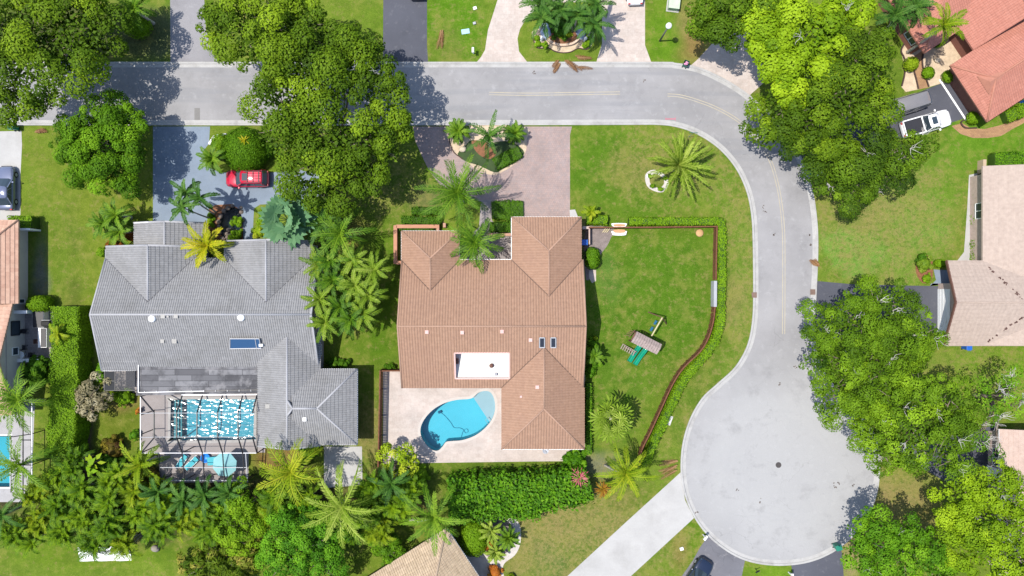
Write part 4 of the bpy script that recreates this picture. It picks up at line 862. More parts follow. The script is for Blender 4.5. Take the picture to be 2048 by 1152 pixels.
# main slope stops at the gable wing
F1 = [[Vector((xe, yN, 3)), Vector((xe, yg0, 3)), Vector((xm, yg0, zr)), Vector((xm, yN-(xe-xm), zr))], [Vector((xe, yN, 3)), Vector((xw, yN, 3)), Vector((xm, yN-(xe-xm), zr))]]
polyroof(h, 'roof', F1+F2, T_PINK, .2, (.43, .42, .02, .05), [[F1[0][0], F1[0][3]], R2[0]], pm('pink_caps', (.36, .22, .16)), .12)
wl = MB(); wl.box(xw, Y(609, 1), -.05, X(56, 0), Y(449, 0), 2.7); wl.box(xw, Y(826, 1), -.05, X(50, 0), Y(605, 0), 2.8); gable_wall(wl, G2[1], (X(50, 0)-xg-.12, 0, 0)); wl.build('wall', MAT['stucco_beige'], h)
wx = X(56, 0); window(h, (wx, Y(514, 1)), (wx, Y(528, 1)), 1.6, 2.5, (1, 0), cols=1); wx = X(50, 0)
window(h, (wx, Y(694, 1)), (wx, Y(709, 1)), 1.1, 2.0, (1, 0), cols=1); window(h, (wx, Y(642, 1)), (wx, Y(670, 1)), .9, 2.2, (1, 0), MAT['dark'], cols=1, name='patio_door')
window(h, (X(56, 0), Y(608, 1)+.1), (X(56, 0), Y(598, 1)), .6, 2.0, (1, 0), cols=1)
# ---- salmon roofed house (turned on its plot)
T_SAL = tile('salmon_roof_tiles', (.31, .125, .09), (.37, .16, .118), .26, .36, .05, stain=(.27, .12, .09), stain_amt=.3); CAP = pm('salmon_caps', (.34, .15, .105))
h = empty('house', W(1990, 120), 'salmon tile roofed house turned at an angle', 'house')
w0, w1 = W(1900, 131, 3), W(1974, 244, 3); d = (w1-w0); Wd = d.length; ex = d.normalized(); ey = Vector((-ex.y, ex.x, 0)); ey = ey if ey.x > 0 else -ey
xf = Matrix(((ex.x, ey.x, 0, w0.x), (ex.y, ey.y, 0, w0.y), (0, 0, 1, 0), (0, 0, 0, 1))); rz_ = Wd/2*.42
F1, R1, G1 = wing(0, 0, Wd, 16, 'y', 3.0, 3+rz_, Wd/2, e0='hip', rs=Wd/2*.62, xf=xf)
F2, R2, G2 = wing(-9.5, 3.0, -.0, 14, 'x', 3.02, 5.3, 8.5, xf=xf)
q0 = W(1860, 0, 3); q1 = W(1914, 76, 3)
F3, R3, G3 = wing(-10.5, -1.6, -2.6, 14, 'y', 3.03, 4.7, -6.5, e0='hip', rs=2.4, xf=xf)
gut = [(xf @ Vector((0, 0, 3)), xf @ Vector((Wd, 0, 3)))]
polyroof(h, 'roof', F1+F2+F3, T_SAL, .2, (.26, .36, .04, .02), R1+R3+R2, CAP, .11, gut, MAT['brownwood'])
ga = MB(); c0 = xf @ Vector((Wd/2, Wd/2*.62-.05, 3+rz_+.15)); ga.add([xf @ Vector((Wd/2-1.2, Wd/2*.62-1.1, 3+rz_-.62)), xf @ Vector((Wd/2+1.2, Wd/2*.62-1.1, 3+rz_-.62)), xf @ Vector((Wd/2, Wd/2*.62-.75, 3+rz_+.12)), xf @ Vector((Wd/2, Wd/2*.62+1.2, 3+rz_+.12))], [(0, 1, 2), (0, 2, 3), (1, 3, 2)]); ga.build('gablet', T_SAL if 0 else CAP, h)
wl = MB()
def rbox(mb, a0, b0, a1, b1, z1): mb.prism([tuple((xf @ Vector(p)).xy) for p in ((a0, b0, 0), (a1, b0, 0), (a1, b1, 0), (a0, b1, 0))], -.05, z1)
rbox(wl, .7, 1.0, Wd-.6, 15, 2.75); rbox(wl, -9, 3.6, 2, 13, 2.7); rbox(wl, -9.9, -.9, -3.2, 13, 2.65); wl.build('wall', pm('brown_stucco', (.20, .085, .065), var=.12), h)
gd = MB(); rbox(gd, 1.3, .92, Wd-1.2, 1.04, 2.2); gd.build('garage_door', pm('brown_door', (.17, .08, .06)), h); th_ = MB(); rbox(th_, .9, .15, Wd-.9, .35, .03); th_.build('threshold', MAT['white'], h)
window(h, tuple((xf @ Vector((-5.5, -.9, 0))).xy), tuple((xf @ Vector((-4, -.9, 0))).xy), 1, 2.1, tuple(-ey.xy))
# ---- tan house on the right
T_TAN = tile('pale_tan_tiles', (.315, .25, .21), (.355, .285, .24), .30, .40, .022, stain=(.32, .25, .215), stain_amt=.2)
h = empty('house', W(2000, 540), 'pale tan roofed house with a white garage door', 'house')
y0, y1 = Y(692, 3), Y(521, 3); yr = Y(605, 5.6); xW = X(1892, 3)
F1, R1, G1 = wing(xW, y0, X(2400, 3), y1, 'x', 3.0, 5.5, yr)
F1[0][3].x = F1[1][3].x = X(1914, 5.5); F1[0][0].x = X(1889, 3); F1[1][0].x = X(1895, 3)
xm = X(2260, 3)
F2, R2, G2 = wing(X(1965, 3), Y(690, 3), X(2500, 3), Y(332, 3), 'y', 3.02, 7.2, xm)
polyroof(h, 'roof', F1+F2, T_TAN, .22, (.42, .45, .012, .02), R1, pm('tan_caps', (.33, .26, .22)), .07, [])
ed = MB(); 
for a, b_ in ((F1[0][0], F1[0][3]), (F1[1][0], F1[1][3])): ed.bar(Vector(a)+Vector((-.05, 0, -.12)), Vector(b_)+Vector((-.05, 0, -.12)), .14, .26)
ed.build('bargeboard', MAT['brownwood'], h)
wl = MB(); xw = X(1876, 0); wl.box(xw, Y(684, 0)*.96, -.05, X(2400, 0), Y(567, 0), 2.7); wl.box(X(1905, 0), Y(580, 0), -.05, X(2400, 0), Y(526, 0), 2.72); wl.box(X(1968, 0)*.97, Y(684, 0)*.96, -.05, X(2490, 0)*.95, Y(345, 0)*.96, 2.75)
yA, yB = Y(684, 0)*.96, Y(567, 0); zz = lambda y: 3+2.5*(1-abs(y-yr)/abs(y1-yr))-.35
wl.add([(xw+.01, yA, 2.6), (xw+.01, yB, 2.6), (xw+.01, yB, zz(yB)), (xw+.01, yr, zz(yr)), (xw+.01, yA, zz(yA))], [(4, 3, 2, 1, 0)]); wl.build('wall', MAT['stone'], h)
g_ = MB(); y2, y3 = Y(668, 0), Y(578, 0); g_.box(xw-.05, y2, .0, xw+.02, y3, 2.15)
for k in range(1, 4): g_.box(xw-.065, y2+.05, .54*k-.01, xw, y3-.05, .54*k+.015)
g_.build('garage_door', MAT['white'], h)
d_ = MB().box(X(1905, 0)-.05, Y(560, 0), 0, X(1905, 0)+.02, Y(545, 0), 2.1).build('door', MAT['dark'], h)
window(h, (X(1968, 0)*.97, Y(440, 0)), (X(1968, 0)*.97, Y(410, 0)), 1, 2.1, (-1, 0))
lv = MB(); rng = np.random.default_rng(4)
for (a, b_) in (((1972, 531), (2048, 600)), ((1974, 683), (2048, 632))):
    for k in range(26):
        t = rng.random(); px, py = a[0]+(b_[0]-a[0])*t+rng.normal(0, 1.2), a[1]+(b_[1]-a[1])*t+rng.normal(0, 1.0); p = onroof(px, py, F1[1] if py < 605 else F1[0]); lv.obox((p.x, p.y, p.z+.02), rng.uniform(.06, .22), rng.uniform(.06, .16), .05, rng.uniform(0, 3))
lv.build('valley_debris', pm('dry_leaves', (.07, .035, .03), var=.3), h, kind='stuff')
# ---- bottom tan hip roof
T_CRM = tile('cream_roof_tiles', (.29, .22, .145), (.44, .345, .24), .21, .34, .055, stain=(.26, .19, .14), stain_amt=.4)
h = empty('house', W(870, 1200), 'tan tile hip roofed house at the bottom edge', 'house')
c = W(893, 1056, 3); a = W(740, 1152, 3); b_ = W(957, 1152, 3); tp = W(872, 1152, 4.75)
ea = (a-c); eb = (b_-c); c2 = c+ea*2.6; c3 = c+eb*3.0; th = Vector(((tp-c).x, (tp-c).y, 0)); pk = c+(tp-c)*1.85
F = [[c, c2, c2+(c3-c)*.32+Vector((0, 0, pk.z-3)), pk], [c, c3, c3+(c2-c)*.3+Vector((0, 0, pk.z-3)), pk]]
F[0][2] = Vector((F[0][2].x, F[0][2].y, pk.z)); F[1][2].z = pk.z
polyroof(h, 'roof', F, T_CRM, .2, (.25, .36, .05, .025), [[c, pk]], pm('cream_caps', (.33, .25, .18)), .12, [(c, c3)])
wl = MB(); cc = c+(ea.normalized()+eb.normalized())*.7; wl.prism([tuple(p.xy) for p in (cc, cc+ea*2.4, cc+ea*2.4+eb*2.7, cc+eb*2.7)], -.05, 2.72); wl.build('wall', MAT['stucco_tan'], h)
q_ = cc+eb*.5; en = Vector((eb.y, -eb.x, 0)).normalized(); en = en if en.x > 0 else -en; window(h, tuple(q_.xy), tuple((q_+eb.normalized()*1.4).xy), 1, 2.1, tuple(en.xy))
# ---- far right pinkish house
h = empty('house', W(2060, 930), 'pink roofed house half hidden by trees at the right edge', 'house')
xw = X(1999, 3); F1, R1, G1 = wing(xw, Y(1180, 3), X(2420, 3), Y(858, 3), 'y', 3.0, 6.2, X(2210, 3))
polyroof(h, 'roof', F1, tile('pale_pink_tiles', (.36, .265, .225), (.41, .315, .27), .30, .42, .02, stain_amt=.1), .22, (.42, .45, .012, .02), R1, None, .1, [(W(1999, 858, 3), W(1999, 1180, 3))])
wl = MB(); wl.box(X(1999, 3)+.8, Y(1150, 3), -.05, X(2400, 3), Y(872, 3), 2.74); wl.build('wall', MAT['stone'], h)
window(h, (X(1999, 3)+.8, Y(940, 3)), (X(1999, 3)+.8, Y(905, 3)), .9, 2.1, (-1, 0)); MB().box(X(1999, 3)+.68, Y(925, 3)-2, 0, X(1999, 3)+.8, Y(925, 3)-1, 2.1).build('door', MAT['white'], h)
# ---------------- pools ----------------
def water(name, tint, wave, sc, dist=.05, rg_=.05):
    m = bpy.data.materials.new(name); m.use_nodes = True; nt = m.node_tree; nt.nodes.remove(nt.nodes['Principled BSDF']); out = nt.nodes['Material Output']
    tr = N(nt, 'BsdfTransparent'); tr.inputs[0].default_value = (*tint, 1); gl = N(nt, 'BsdfGlossy'); gl.inputs['Roughness'].default_value = rg_; fr = N(nt, 'Fresnel'); fr.inputs[0].default_value = 1.33
    P = geo(nt); n1 = noise(nt, P, sc, 3, .55); b = N(nt, 'Bump'); b.inputs['Strength'].default_value = wave; b.inputs['Distance'].default_value = dist; nt.links.new(n1, b.inputs['Height'])
    nt.links.new(b.outputs[0], gl.inputs['Normal']); mx = N(nt, 'MixShader'); nt.links.new(fr.outputs[0], mx.inputs[0]); nt.links.new(tr.outputs[0], mx.inputs[1]); nt.links.new(gl.outputs[0], mx.inputs[2]); nt.links.new(mx.outputs[0], out.inputs[0]); return m
def basin(mb, P, z0, z1):
    n = len(P)
    mb.add([(p.x, p.y, z1) for p in P]+[(p.x, p.y, z0) for p in P], [(i, (i+1) % n, n+(i+1) % n, n+i) for i in range(n)])
    mb.sheet([(p.x, p.y) for p in P], z0)
def ring(mb, P, d, z):
    P = [Vector((p.x, p.y, 0)) for p in P]; n = len(P); ctr = sum(P, Vector())/n; O = []
    area = sum(P[i].x*P[(i+1) % n].y-P[(i+1) % n].x*P[i].y for i in range(n)); sg = 1 if area > 0 else -1
    for i in range(n):
        t = (P[(i+1) % n]-P[i-1]).normalized(); O.append(P[i]+Vector((t.y, -t.x, 0))*d*sg)
    F = [(i, n+i, n+(i+1) % n, (i+1) % n) if sg > 0 else (i, (i+1) % n, n+(i+1) % n, n+i) for i in range(n)]
    mb.add([(p.x, p.y, z) for p in P]+[(p.x, p.y, z) for p in O], F)
    mb.add([(p.x, p.y, z) for p in P]+[(p.x, p.y, z-.2) for p in P], [(i, (i+1) % n, n+(i+1) % n, n+i) for i in range(n)])
pl = empty('swimming_pool', W(910, 850), 'kidney shaped blue pool with a pale sun shelf', 'swimming pool')
P = WL(catmull(POOL2, 5)); mb = MB(); basin(mb, P, -1.75, 0); mb.build('basin', pm('pool_plaster', (.085, .365, .44), var=.07, scale=.4), pl)
la, lb = W(944, 797), W(977, 850); right = [p for p in P if (lb-la).cross(p-la).z > 0]; mb = MB()
idx = [i for i, p in enumerate(P) if (lb-la).cross(p-la).z > 0]
st = next(i for i in idx if (i-1) % len(P) not in idx); seq = []
i = st
while i in idx: seq.append(P[i]); i = (i+1) % len(P)
c_ = sum(seq, Vector())/len(seq); seq = [c_+(p-c_)*.995 for p in seq]
mb.prism([(p.x, p.y) for p in seq], -1.74, -.30); mb.build('sun_shelf', pm('shelf_plaster', (.36, .37, .385), var=.05), pl)
mb = MB(); q0, q1 = W(971, 839, -.5), W(978, 833, -.5); q2, q3 = W(977, 848, -.6), W(984, 842, -.6)
for a, b_ in ((q0, q2), (q1, q3), (q0, q1)): mb.bar(a+Vector((0, 0, .3)), b_+Vector((0, 0, .3)), .05)
mb.build('hand_rail', MAT['steel'], pl)
mb = MB(); ring(mb, P, .3, .022); mb.build('coping', pm('pool_coping', (.41, .375, .345), var=.08), pl)
MB().sheet([(p.x, p.y) for p in P], -.14).build('water', water('calm_water', (.74, .93, .985), .12, 1.2), pl)
hz = -1.66; hp = catmull([(881, 825), (890, 832), (902, 846), (908, 855), (920, 856), (927, 860), (931, 866), (936, 863), (934, 858), (928, 860), (924, 868), (922, 878)], 6, closed=False)
vc = empty('pool_cleaner', W(880, 824, hz), 'dark pool cleaner with a long wavy hose in the blue pool', 'pool cleaner')
MB().tube([W(x, y, hz) for x, y in hp], .02, 6).build('hose', pm('blue_hose', (.015, .15, .24)), vc); MB().obox(W(880, 823.5, hz), .42, .3, .2, .4).build('body', pm('blue_hose2', (.01, .07, .13)), vc, bevel=.06)
pl = empty('swimming_pool', W(424, 840), 'rectangular sparkling pool inside the screen enclosure', 'swimming pool')
P = WL(catmull(POOL1, 2)); mb = MB(); basin(mb, P, -1.6, 0); mb.build('basin', pm('teal_pool_plaster', (.045, .25, .32), var=.12, scale=.6), pl)
def rippled(P, z, amp, step=.045):
    x0_, x1_ = min(p.x for p in P), max(p.x for p in P); y0_, y1_ = min(p.y for p in P), max(p.y for p in P)
    gx, gy = np.meshgrid(np.arange(x0_, x1_+step, step).clip(x0_, x1_), np.arange(y0_, y1_+step, step).clip(y0_, y1_)); hz_ = (fbm(gx*.8+gy*.3, gy*1.9, .45, 301)-.5)*2*amp+(fbm(gx, gy*1.5, .2, 302)-.5)*amp*.5
    ny, nx = gx.shape; mb = MB(); mb.add(list(zip(gx.ravel(), gy.ravel(), (z+hz_).ravel())), [(j*nx+i, j*nx+i+1, (j+1)*nx+i+1, (j+1)*nx+i) for j in range(ny-1) for i in range(nx-1)]); return mb
rippled(P, -.12, .018).build('water', water('rippled_water', (.82, .95, .985), 0, 2.2, .16, .12), pl, smooth=True); mb = MB(); ring(mb, P, .3, .022); mb.build('coping', pm('grey_coping', (.30, .29, .28)), pl)
mb = MB(); [mb.box(W(342, 805+0, 0).x, W(0, 878, 0).y, -1.5, W(356-k*4, 805, 0).x, W(0, 802, 0).y, -.9+.22*k) for k in range(3)]; mb.build('step', pm('teal_step', (.04, .20, .23)), pl)
pl = empty('swimming_pool', W(5, 920), 'turquoise pool cut by the left edge', 'swimming pool')
P = WL([(-50,872),(20,872),(20,974),(-50,974)]); mb = MB(); basin(mb, P, -1.5, 0); mb.build('basin', pm('turq_plaster', (.04, .30, .36), var=.08), pl); mb = MB(); ring(mb, P, .3, .022); mb.build('coping', MAT['white'], pl)
MB().sheet([(p.x, p.y) for p in P], -.12).build('water', water('turq_water', (.75, .93, .98), .25, 2.0), pl)
pd = empty('garden_pond', W(462, 446), 'dark garden pond with a small rock waterfall by the blue driveway', 'pond')
P = WL(catmull(POND, 3)); mb = MB(); basin(mb, P, -.7, .02); mb.build('basin', pm('pond_liner', (.015, .03, .04)), pd)
MB().sheet([(p.x, p.y) for p in P], -.08).build('water', water('pond_water', (.5, .62, .66), .9, 2.2, .3), pd)
rng = np.random.default_rng(9); rk = MB()
for i, p in enumerate(P[::2]): rk.lathe([(.02, -.05), (.2+.1*rng.random(), .02), (.17, .16), (.05, .24)], (p.x+rng.normal()*.08, p.y+rng.normal()*.08, 0), 7)
for px, py in ((455, 468), (458, 460), (456, 475), (462, 471)): p = W(px, py); rk.lathe([(.02, -.5), (.28, -.1), (.22, .25), (.05, .38)], (p.x, p.y, 0), 7)
rk.build('rocks', pm('pond_rocks', (.16, .13, .11), var=.4), pd)
# ---------------- screen enclosure ----------------
def screen_mat(name, a=.14):
    m = bpy.data.materials.new(name); m.use_nodes = True; nt = m.node_tree; b = nt.nodes['Principled BSDF']; b.inputs['Base Color'].default_value = (.05, .05, .055, 1); b.inputs['Roughness'].default_value = .7
    t = N(nt, 'BsdfTransparent'); mx = N(nt, 'MixShader'); mx.inputs[0].default_value = a; nt.links.new(t.outputs[0], mx.inputs[1]); nt.links.new(b.outputs[0], mx.inputs[2]); nt.links.new(mx.outputs[0], nt.nodes['Material Output'].inputs[0]); return m
M_SCR = screen_mat('insect_screen', .06)
ec = empty('screen_enclosure', W(400, 850), 'dark framed mansard screen cage over the rectangular pool', 'screen enclosure')
z3, zr = 3.0, 4.3; BX = [(363, 353, 360), (402, 394, 401), (442, 435, 442), (483, 476, 482)]
def beam(pts, name='beam', mat=None, w_=.10): 
    mb = MB()
    for a, b_ in zip(pts[:-1], pts[1:]): mb.bar(a, b_, w_, w_*1.1)
    mb.build(name, mat or MAT['bronze'], ec)
for a, m_, c in BX:
    wx = W(m_, 826, zr).x
    beam([Vector((wx, Y(790.5, z3), z3)), Vector((wx, Y(826, zr), zr)), Vector((wx, Y(874, zr), zr)), Vector((wx, Y(906, z3), z3))]); beam([Vector((wx, Y(906, z3), z3)), Vector((wx, Y(961, 2.5), 2.5)), Vector((wx, Y(961, 2.5), 0))], w_=.09)
xw, xe = X(281, z3), X(514, z3); xrw, xre = X(308, zr), X(505, zr)
beam([Vector((xw, Y(792, z3), z3)), Vector((xrw, Y(824, zr), zr)), Vector((xrw, Y(876, zr), zr)), Vector((xw, Y(907, z3), z3))], w_=.11); beam([Vector((xe, Y(790, z3), z3)), Vector((xre, Y(826, zr), zr))], w_=.1); beam([Vector((xre, Y(874, zr), zr)), Vector((xe, Y(906, z3), z3))], w_=.1)
for py in (826, 874): beam([Vector((xrw, Y(py, zr), zr)), Vector((xre, Y(py, zr), zr)), Vector((xe, Y(py, zr), z3+.6))], 'purlin', MAT['steel'], .045)
for py in (826, 874): beam([Vector((xw, Y(py+1, z3), z3)), Vector((xrw, Y(py, zr), zr))], 'purlin', MAT['steel'], .07)
beam([Vector((xw, Y(791, z3), z3)), Vector((xw, Y(907, z3), z3))], 'eave_beam', MAT['alu_and_glint'], .06); beam([Vector((xw, Y(906, z3), z3)), Vector((xe, Y(906, z3), z3))], 'eave_beam', MAT['alu_and_glint'], .06); beam([Vector((xe, Y(790, z3), z3)), Vector((xe, Y(906, z3), z3))], 'eave_beam', MAT['bronze'], .1); beam([Vector((X(363, z3), Y(790, z3), z3)), Vector((xe, Y(789, z3), z3))], 'eave_beam', MAT['alu_and_glint'], .09)  # white eave beams paint in the sun caught on the dark frame's edges
x4, x5 = X(322, 2.5), X(495, 2.5); beam([Vector((x4, Y(961, 2.5), 2.5)), Vector((x5, Y(961, 2.5), 2.5))], 'eave_beam', MAT['steel'], .08); beam([Vector((x4, Y(907, z3), z3)), Vector((x4, Y(961, 2.5), 2.5))], 'eave_beam', MAT['bronze'], .1); beam([Vector((x5, Y(907, z3), z3)), Vector((x5, Y(961, 2.5), 2.5))], 'eave_beam', MAT['steel'], .08); beam([Vector((x4, Y(935, 2.75), 2.75)), Vector((x5, Y(935, 2.75), 2.75))], 'purlin', MAT['steel'], .06)
for px, py, z in ((281, 793, 3), (281, 830, 3), (281, 869, 3), (281, 906, 3), (514, 906, 3), (322, 960, 2.5), (495, 960, 2.5), (363, 906, 3)):
    p = W(px, py, z); beam([Vector((p.x, p.y, 0)), Vector((p.x, p.y, z))], 'post', MAT['bronze'], .09)
sc_ = MB(); A = lambda px, py, z: W(px, py, z)
sc_.add([Vector((xrw, Y(826, zr), zr)), Vector((xre, Y(826, zr), zr)), Vector((xre, Y(874, zr), zr)), Vector((xrw, Y(874, zr), zr)), Vector((xw, Y(791, z3), z3)), Vector((xe, Y(790, z3), z3)), Vector((xe, Y(906, z3), z3)), Vector((xw, Y(906, z3), z3)), Vector((xw, Y(906, z3), 0)), Vector((xw, Y(791, z3), 0)), Vector((x4, Y(961, 2.5), 2.5)), Vector((x5, Y(961, 2.5), 2.5)), Vector((x4, Y(961, 2.5), 0)), Vector((x5, Y(961, 2.5), 0)), Vector((x4, Y(906, z3), z3)), Vector((x5, Y(906, z3), z3))],
        [(0, 3, 2, 1), (4, 0, 1, 5), (5, 1, 2, 6), (6, 2, 3, 7), (7, 3, 0, 4), (8, 7, 4, 9), (10, 14, 15, 11), (12, 10, 11, 13)])
sc_.build('screen', M_SCR, ec)
pe = empty('screened_porch', W(240, 762), 'small black screened porch at the corner of the grey roofed house', 'screened porch'); mb = MB()
for a, b_ in (((209, 743), (209, 781)), ((209, 781), (270, 781)), ((209, 762), (230, 762)), ((230, 742), (230, 781)), ((240, 742), (234, 781)), ((230, 762), (240, 781))): mb.bar(W(*a, 2.5), W(*b_, 2.5), .05)
for q in ((209, 743), (209, 781), (270, 781)): mb.bar(W(*q, 2.5), Vector((W(*q, 2.5).x, W(*q, 2.5).y, 0)), .07)
mb.build('frame', MAT['bronze'], pe); MB().add([W(209, 743, 2.5), W(230, 743, 2.5), W(230, 781, 2.5), W(209, 781, 2.5)], [(3, 2, 1, 0)]).build('awning', pm('black_awning', (.02, .022, .025)), pe); MB().add([W(230, 743, 2.5), W(270, 743, 2.5), W(270, 781, 2.5), W(230, 781, 2.5)], [(3, 2, 1, 0)]).build('screen', screen_mat('dark_screen', .55), pe)
# left neighbour cage edge
e2 = empty('screen_enclosure', W(55, 900), 'white edged screen cage over the turquoise pool at the left edge', 'screen enclosure'); mb = MB()
for a, b_ in (((63, 802, 2.6), (63, 1000, 2.6)), ((22, 874, 3.4), (22, 985, 3.4)), ((0, 872, 3.4), (24, 872, 3.4)), ((46, 862, 2.8), (46, 1000, 2.8)), ((22, 874, 3.4), (63, 868, 2.6)), ((22, 930, 3.4), (63, 930, 2.6)), ((22, 975, 3.4), (63, 985, 2.6)), ((46, 810, 2.8), (46, 862, 2.8)), ((40, 880, 3), (63, 880, 2.6))): mb.bar(W(*a), W(*b_), .09)
for py in (805, 868, 930, 998): p = W(63, py, 2.6); mb.bar((p.x, p.y, 0), (p.x, p.y, 2.6), .08)
mb.build('frame', MAT['bronze'], e2); MB().bar(W(64, 802, 2.66), W(64, 1000, 2.66), .08).build('eave_beam', MAT['alu_and_glint'], e2)
# ---------------- pool furniture ----------------
def lounger(px, py, rz, label):
    r = empty('sun_lounger', W(px, py), label, 'sun lounger', 'teal loungers on the pool deck', rz); f = MB()
    for s in (-1, 1): f.bar((-.95, s*.3, .3), (.95, s*.3, .3), .05)
    f.bar((-.95, -.3, .3), (-.95, .3, .3), .05); f.bar((.95, -.3, .3), (.95, .3, .3), .05); f.build('frame', MAT['alu_and_glint'], r, local=True)
    for x in (-.8, .8):
        for s in (-1, 1): MB().bar((x, s*.28, .28), (x, s*.3, 0), .05).build('leg', MAT['alu_and_glint'], r, local=True)
    MB().obox((-.32, 0, .32), 1.2, .58, .07).build('seat', MAT['teal'], r, local=True, bevel=.03); MB().obox((.6, 0, .36), .78, .58, .07, 0, -.5).build('backrest', MAT['teal'], r, local=True, bevel=.03)
lounger(366, 922, 1.0, 'teal sun lounger nearest the cage corner'); lounger(386, 925, .75, 'teal sun lounger beside the round side table')
def round_table(name, px, py, r, h, mat, label, cat):
    p = W(px, py); t = empty(name, p, label, cat); MB().lathe([(r*.96, h-.04), (r, h-.02), (r*.97, h)], p, 20).build('table_top', mat, t, smooth=False); MB().lathe([(r*.4, 0), (r*.35, .03), (.04, .06), (.04, h-.04)], p, 10).build('base', MAT['steel'], t)
round_table('side_table', 364, 938, .36, .45, MAT['stucco_tan'], 'small round tan side table between the loungers', 'side table')
um = empty('parasol', W(448, 926), 'pale teal octagonal parasol on the screened deck', 'parasol'); p = W(448, 930, 2.3); V = [(p.x, p.y, 2.55)]+[(p.x+1.35*math.cos(k*math.pi/4+.3), p.y+1.35*math.sin(k*math.pi/4+.3), 2.12) for k in range(8)]
mb = MB(); mb.add(V, [(0, k+1, (k+1) % 8+1) for k in range(8)]); mb.add([(x, y, z-.05) for x, y, z in V], [(0, (k+1) % 8+1, k+1) for k in range(8)]); mb.build('canopy', MAT['tealpale'], um); rb = MB(); [rb.bar((V[0][0], V[0][1], V[0][2]-.06), (v[0], v[1], v[2]-.06), .03) for v in V[1:]]; rb.build('ribs', MAT['steel'], um); MB().tube([(p.x, p.y, 0), (p.x, p.y, 2.6)], .035).build('pole', MAT['steel'], um); MB().lathe([(.35, 0), (.33, .08), (.06, .12)], (p.x, p.y, 0), 14).build('base', MAT['dark'], um)
tr_ = empty('paddling_tub', W(413, 916), 'bright blue round tub on the screened deck', 'tub'); MB().lathe([(.42, 0), (.55, .25), (.52, .38), (.46, .36), (.40, .10), (.02, .08)], W(413, 915), 20).build('tub', pm('blue_plastic', (.015, .20, .60), rough=.4), tr_, smooth=True)
tb = empty('pool_table', W(430, 918), 'teal covered table under the white cage beam', 'table'); p = W(430, 919); MB().obox((p.x, p.y, .68), 1.1, .9, .05, .1).build('table_top', MAT['teal'], tb, bevel=.02)
for a in (-.45, .45):
    for b_ in (-.35, .35): MB().bar((p.x+a, p.y+b_, 0), (p.x+a, p.y+b_, .68), .05).build('leg', MAT['alu_and_glint'], tb)
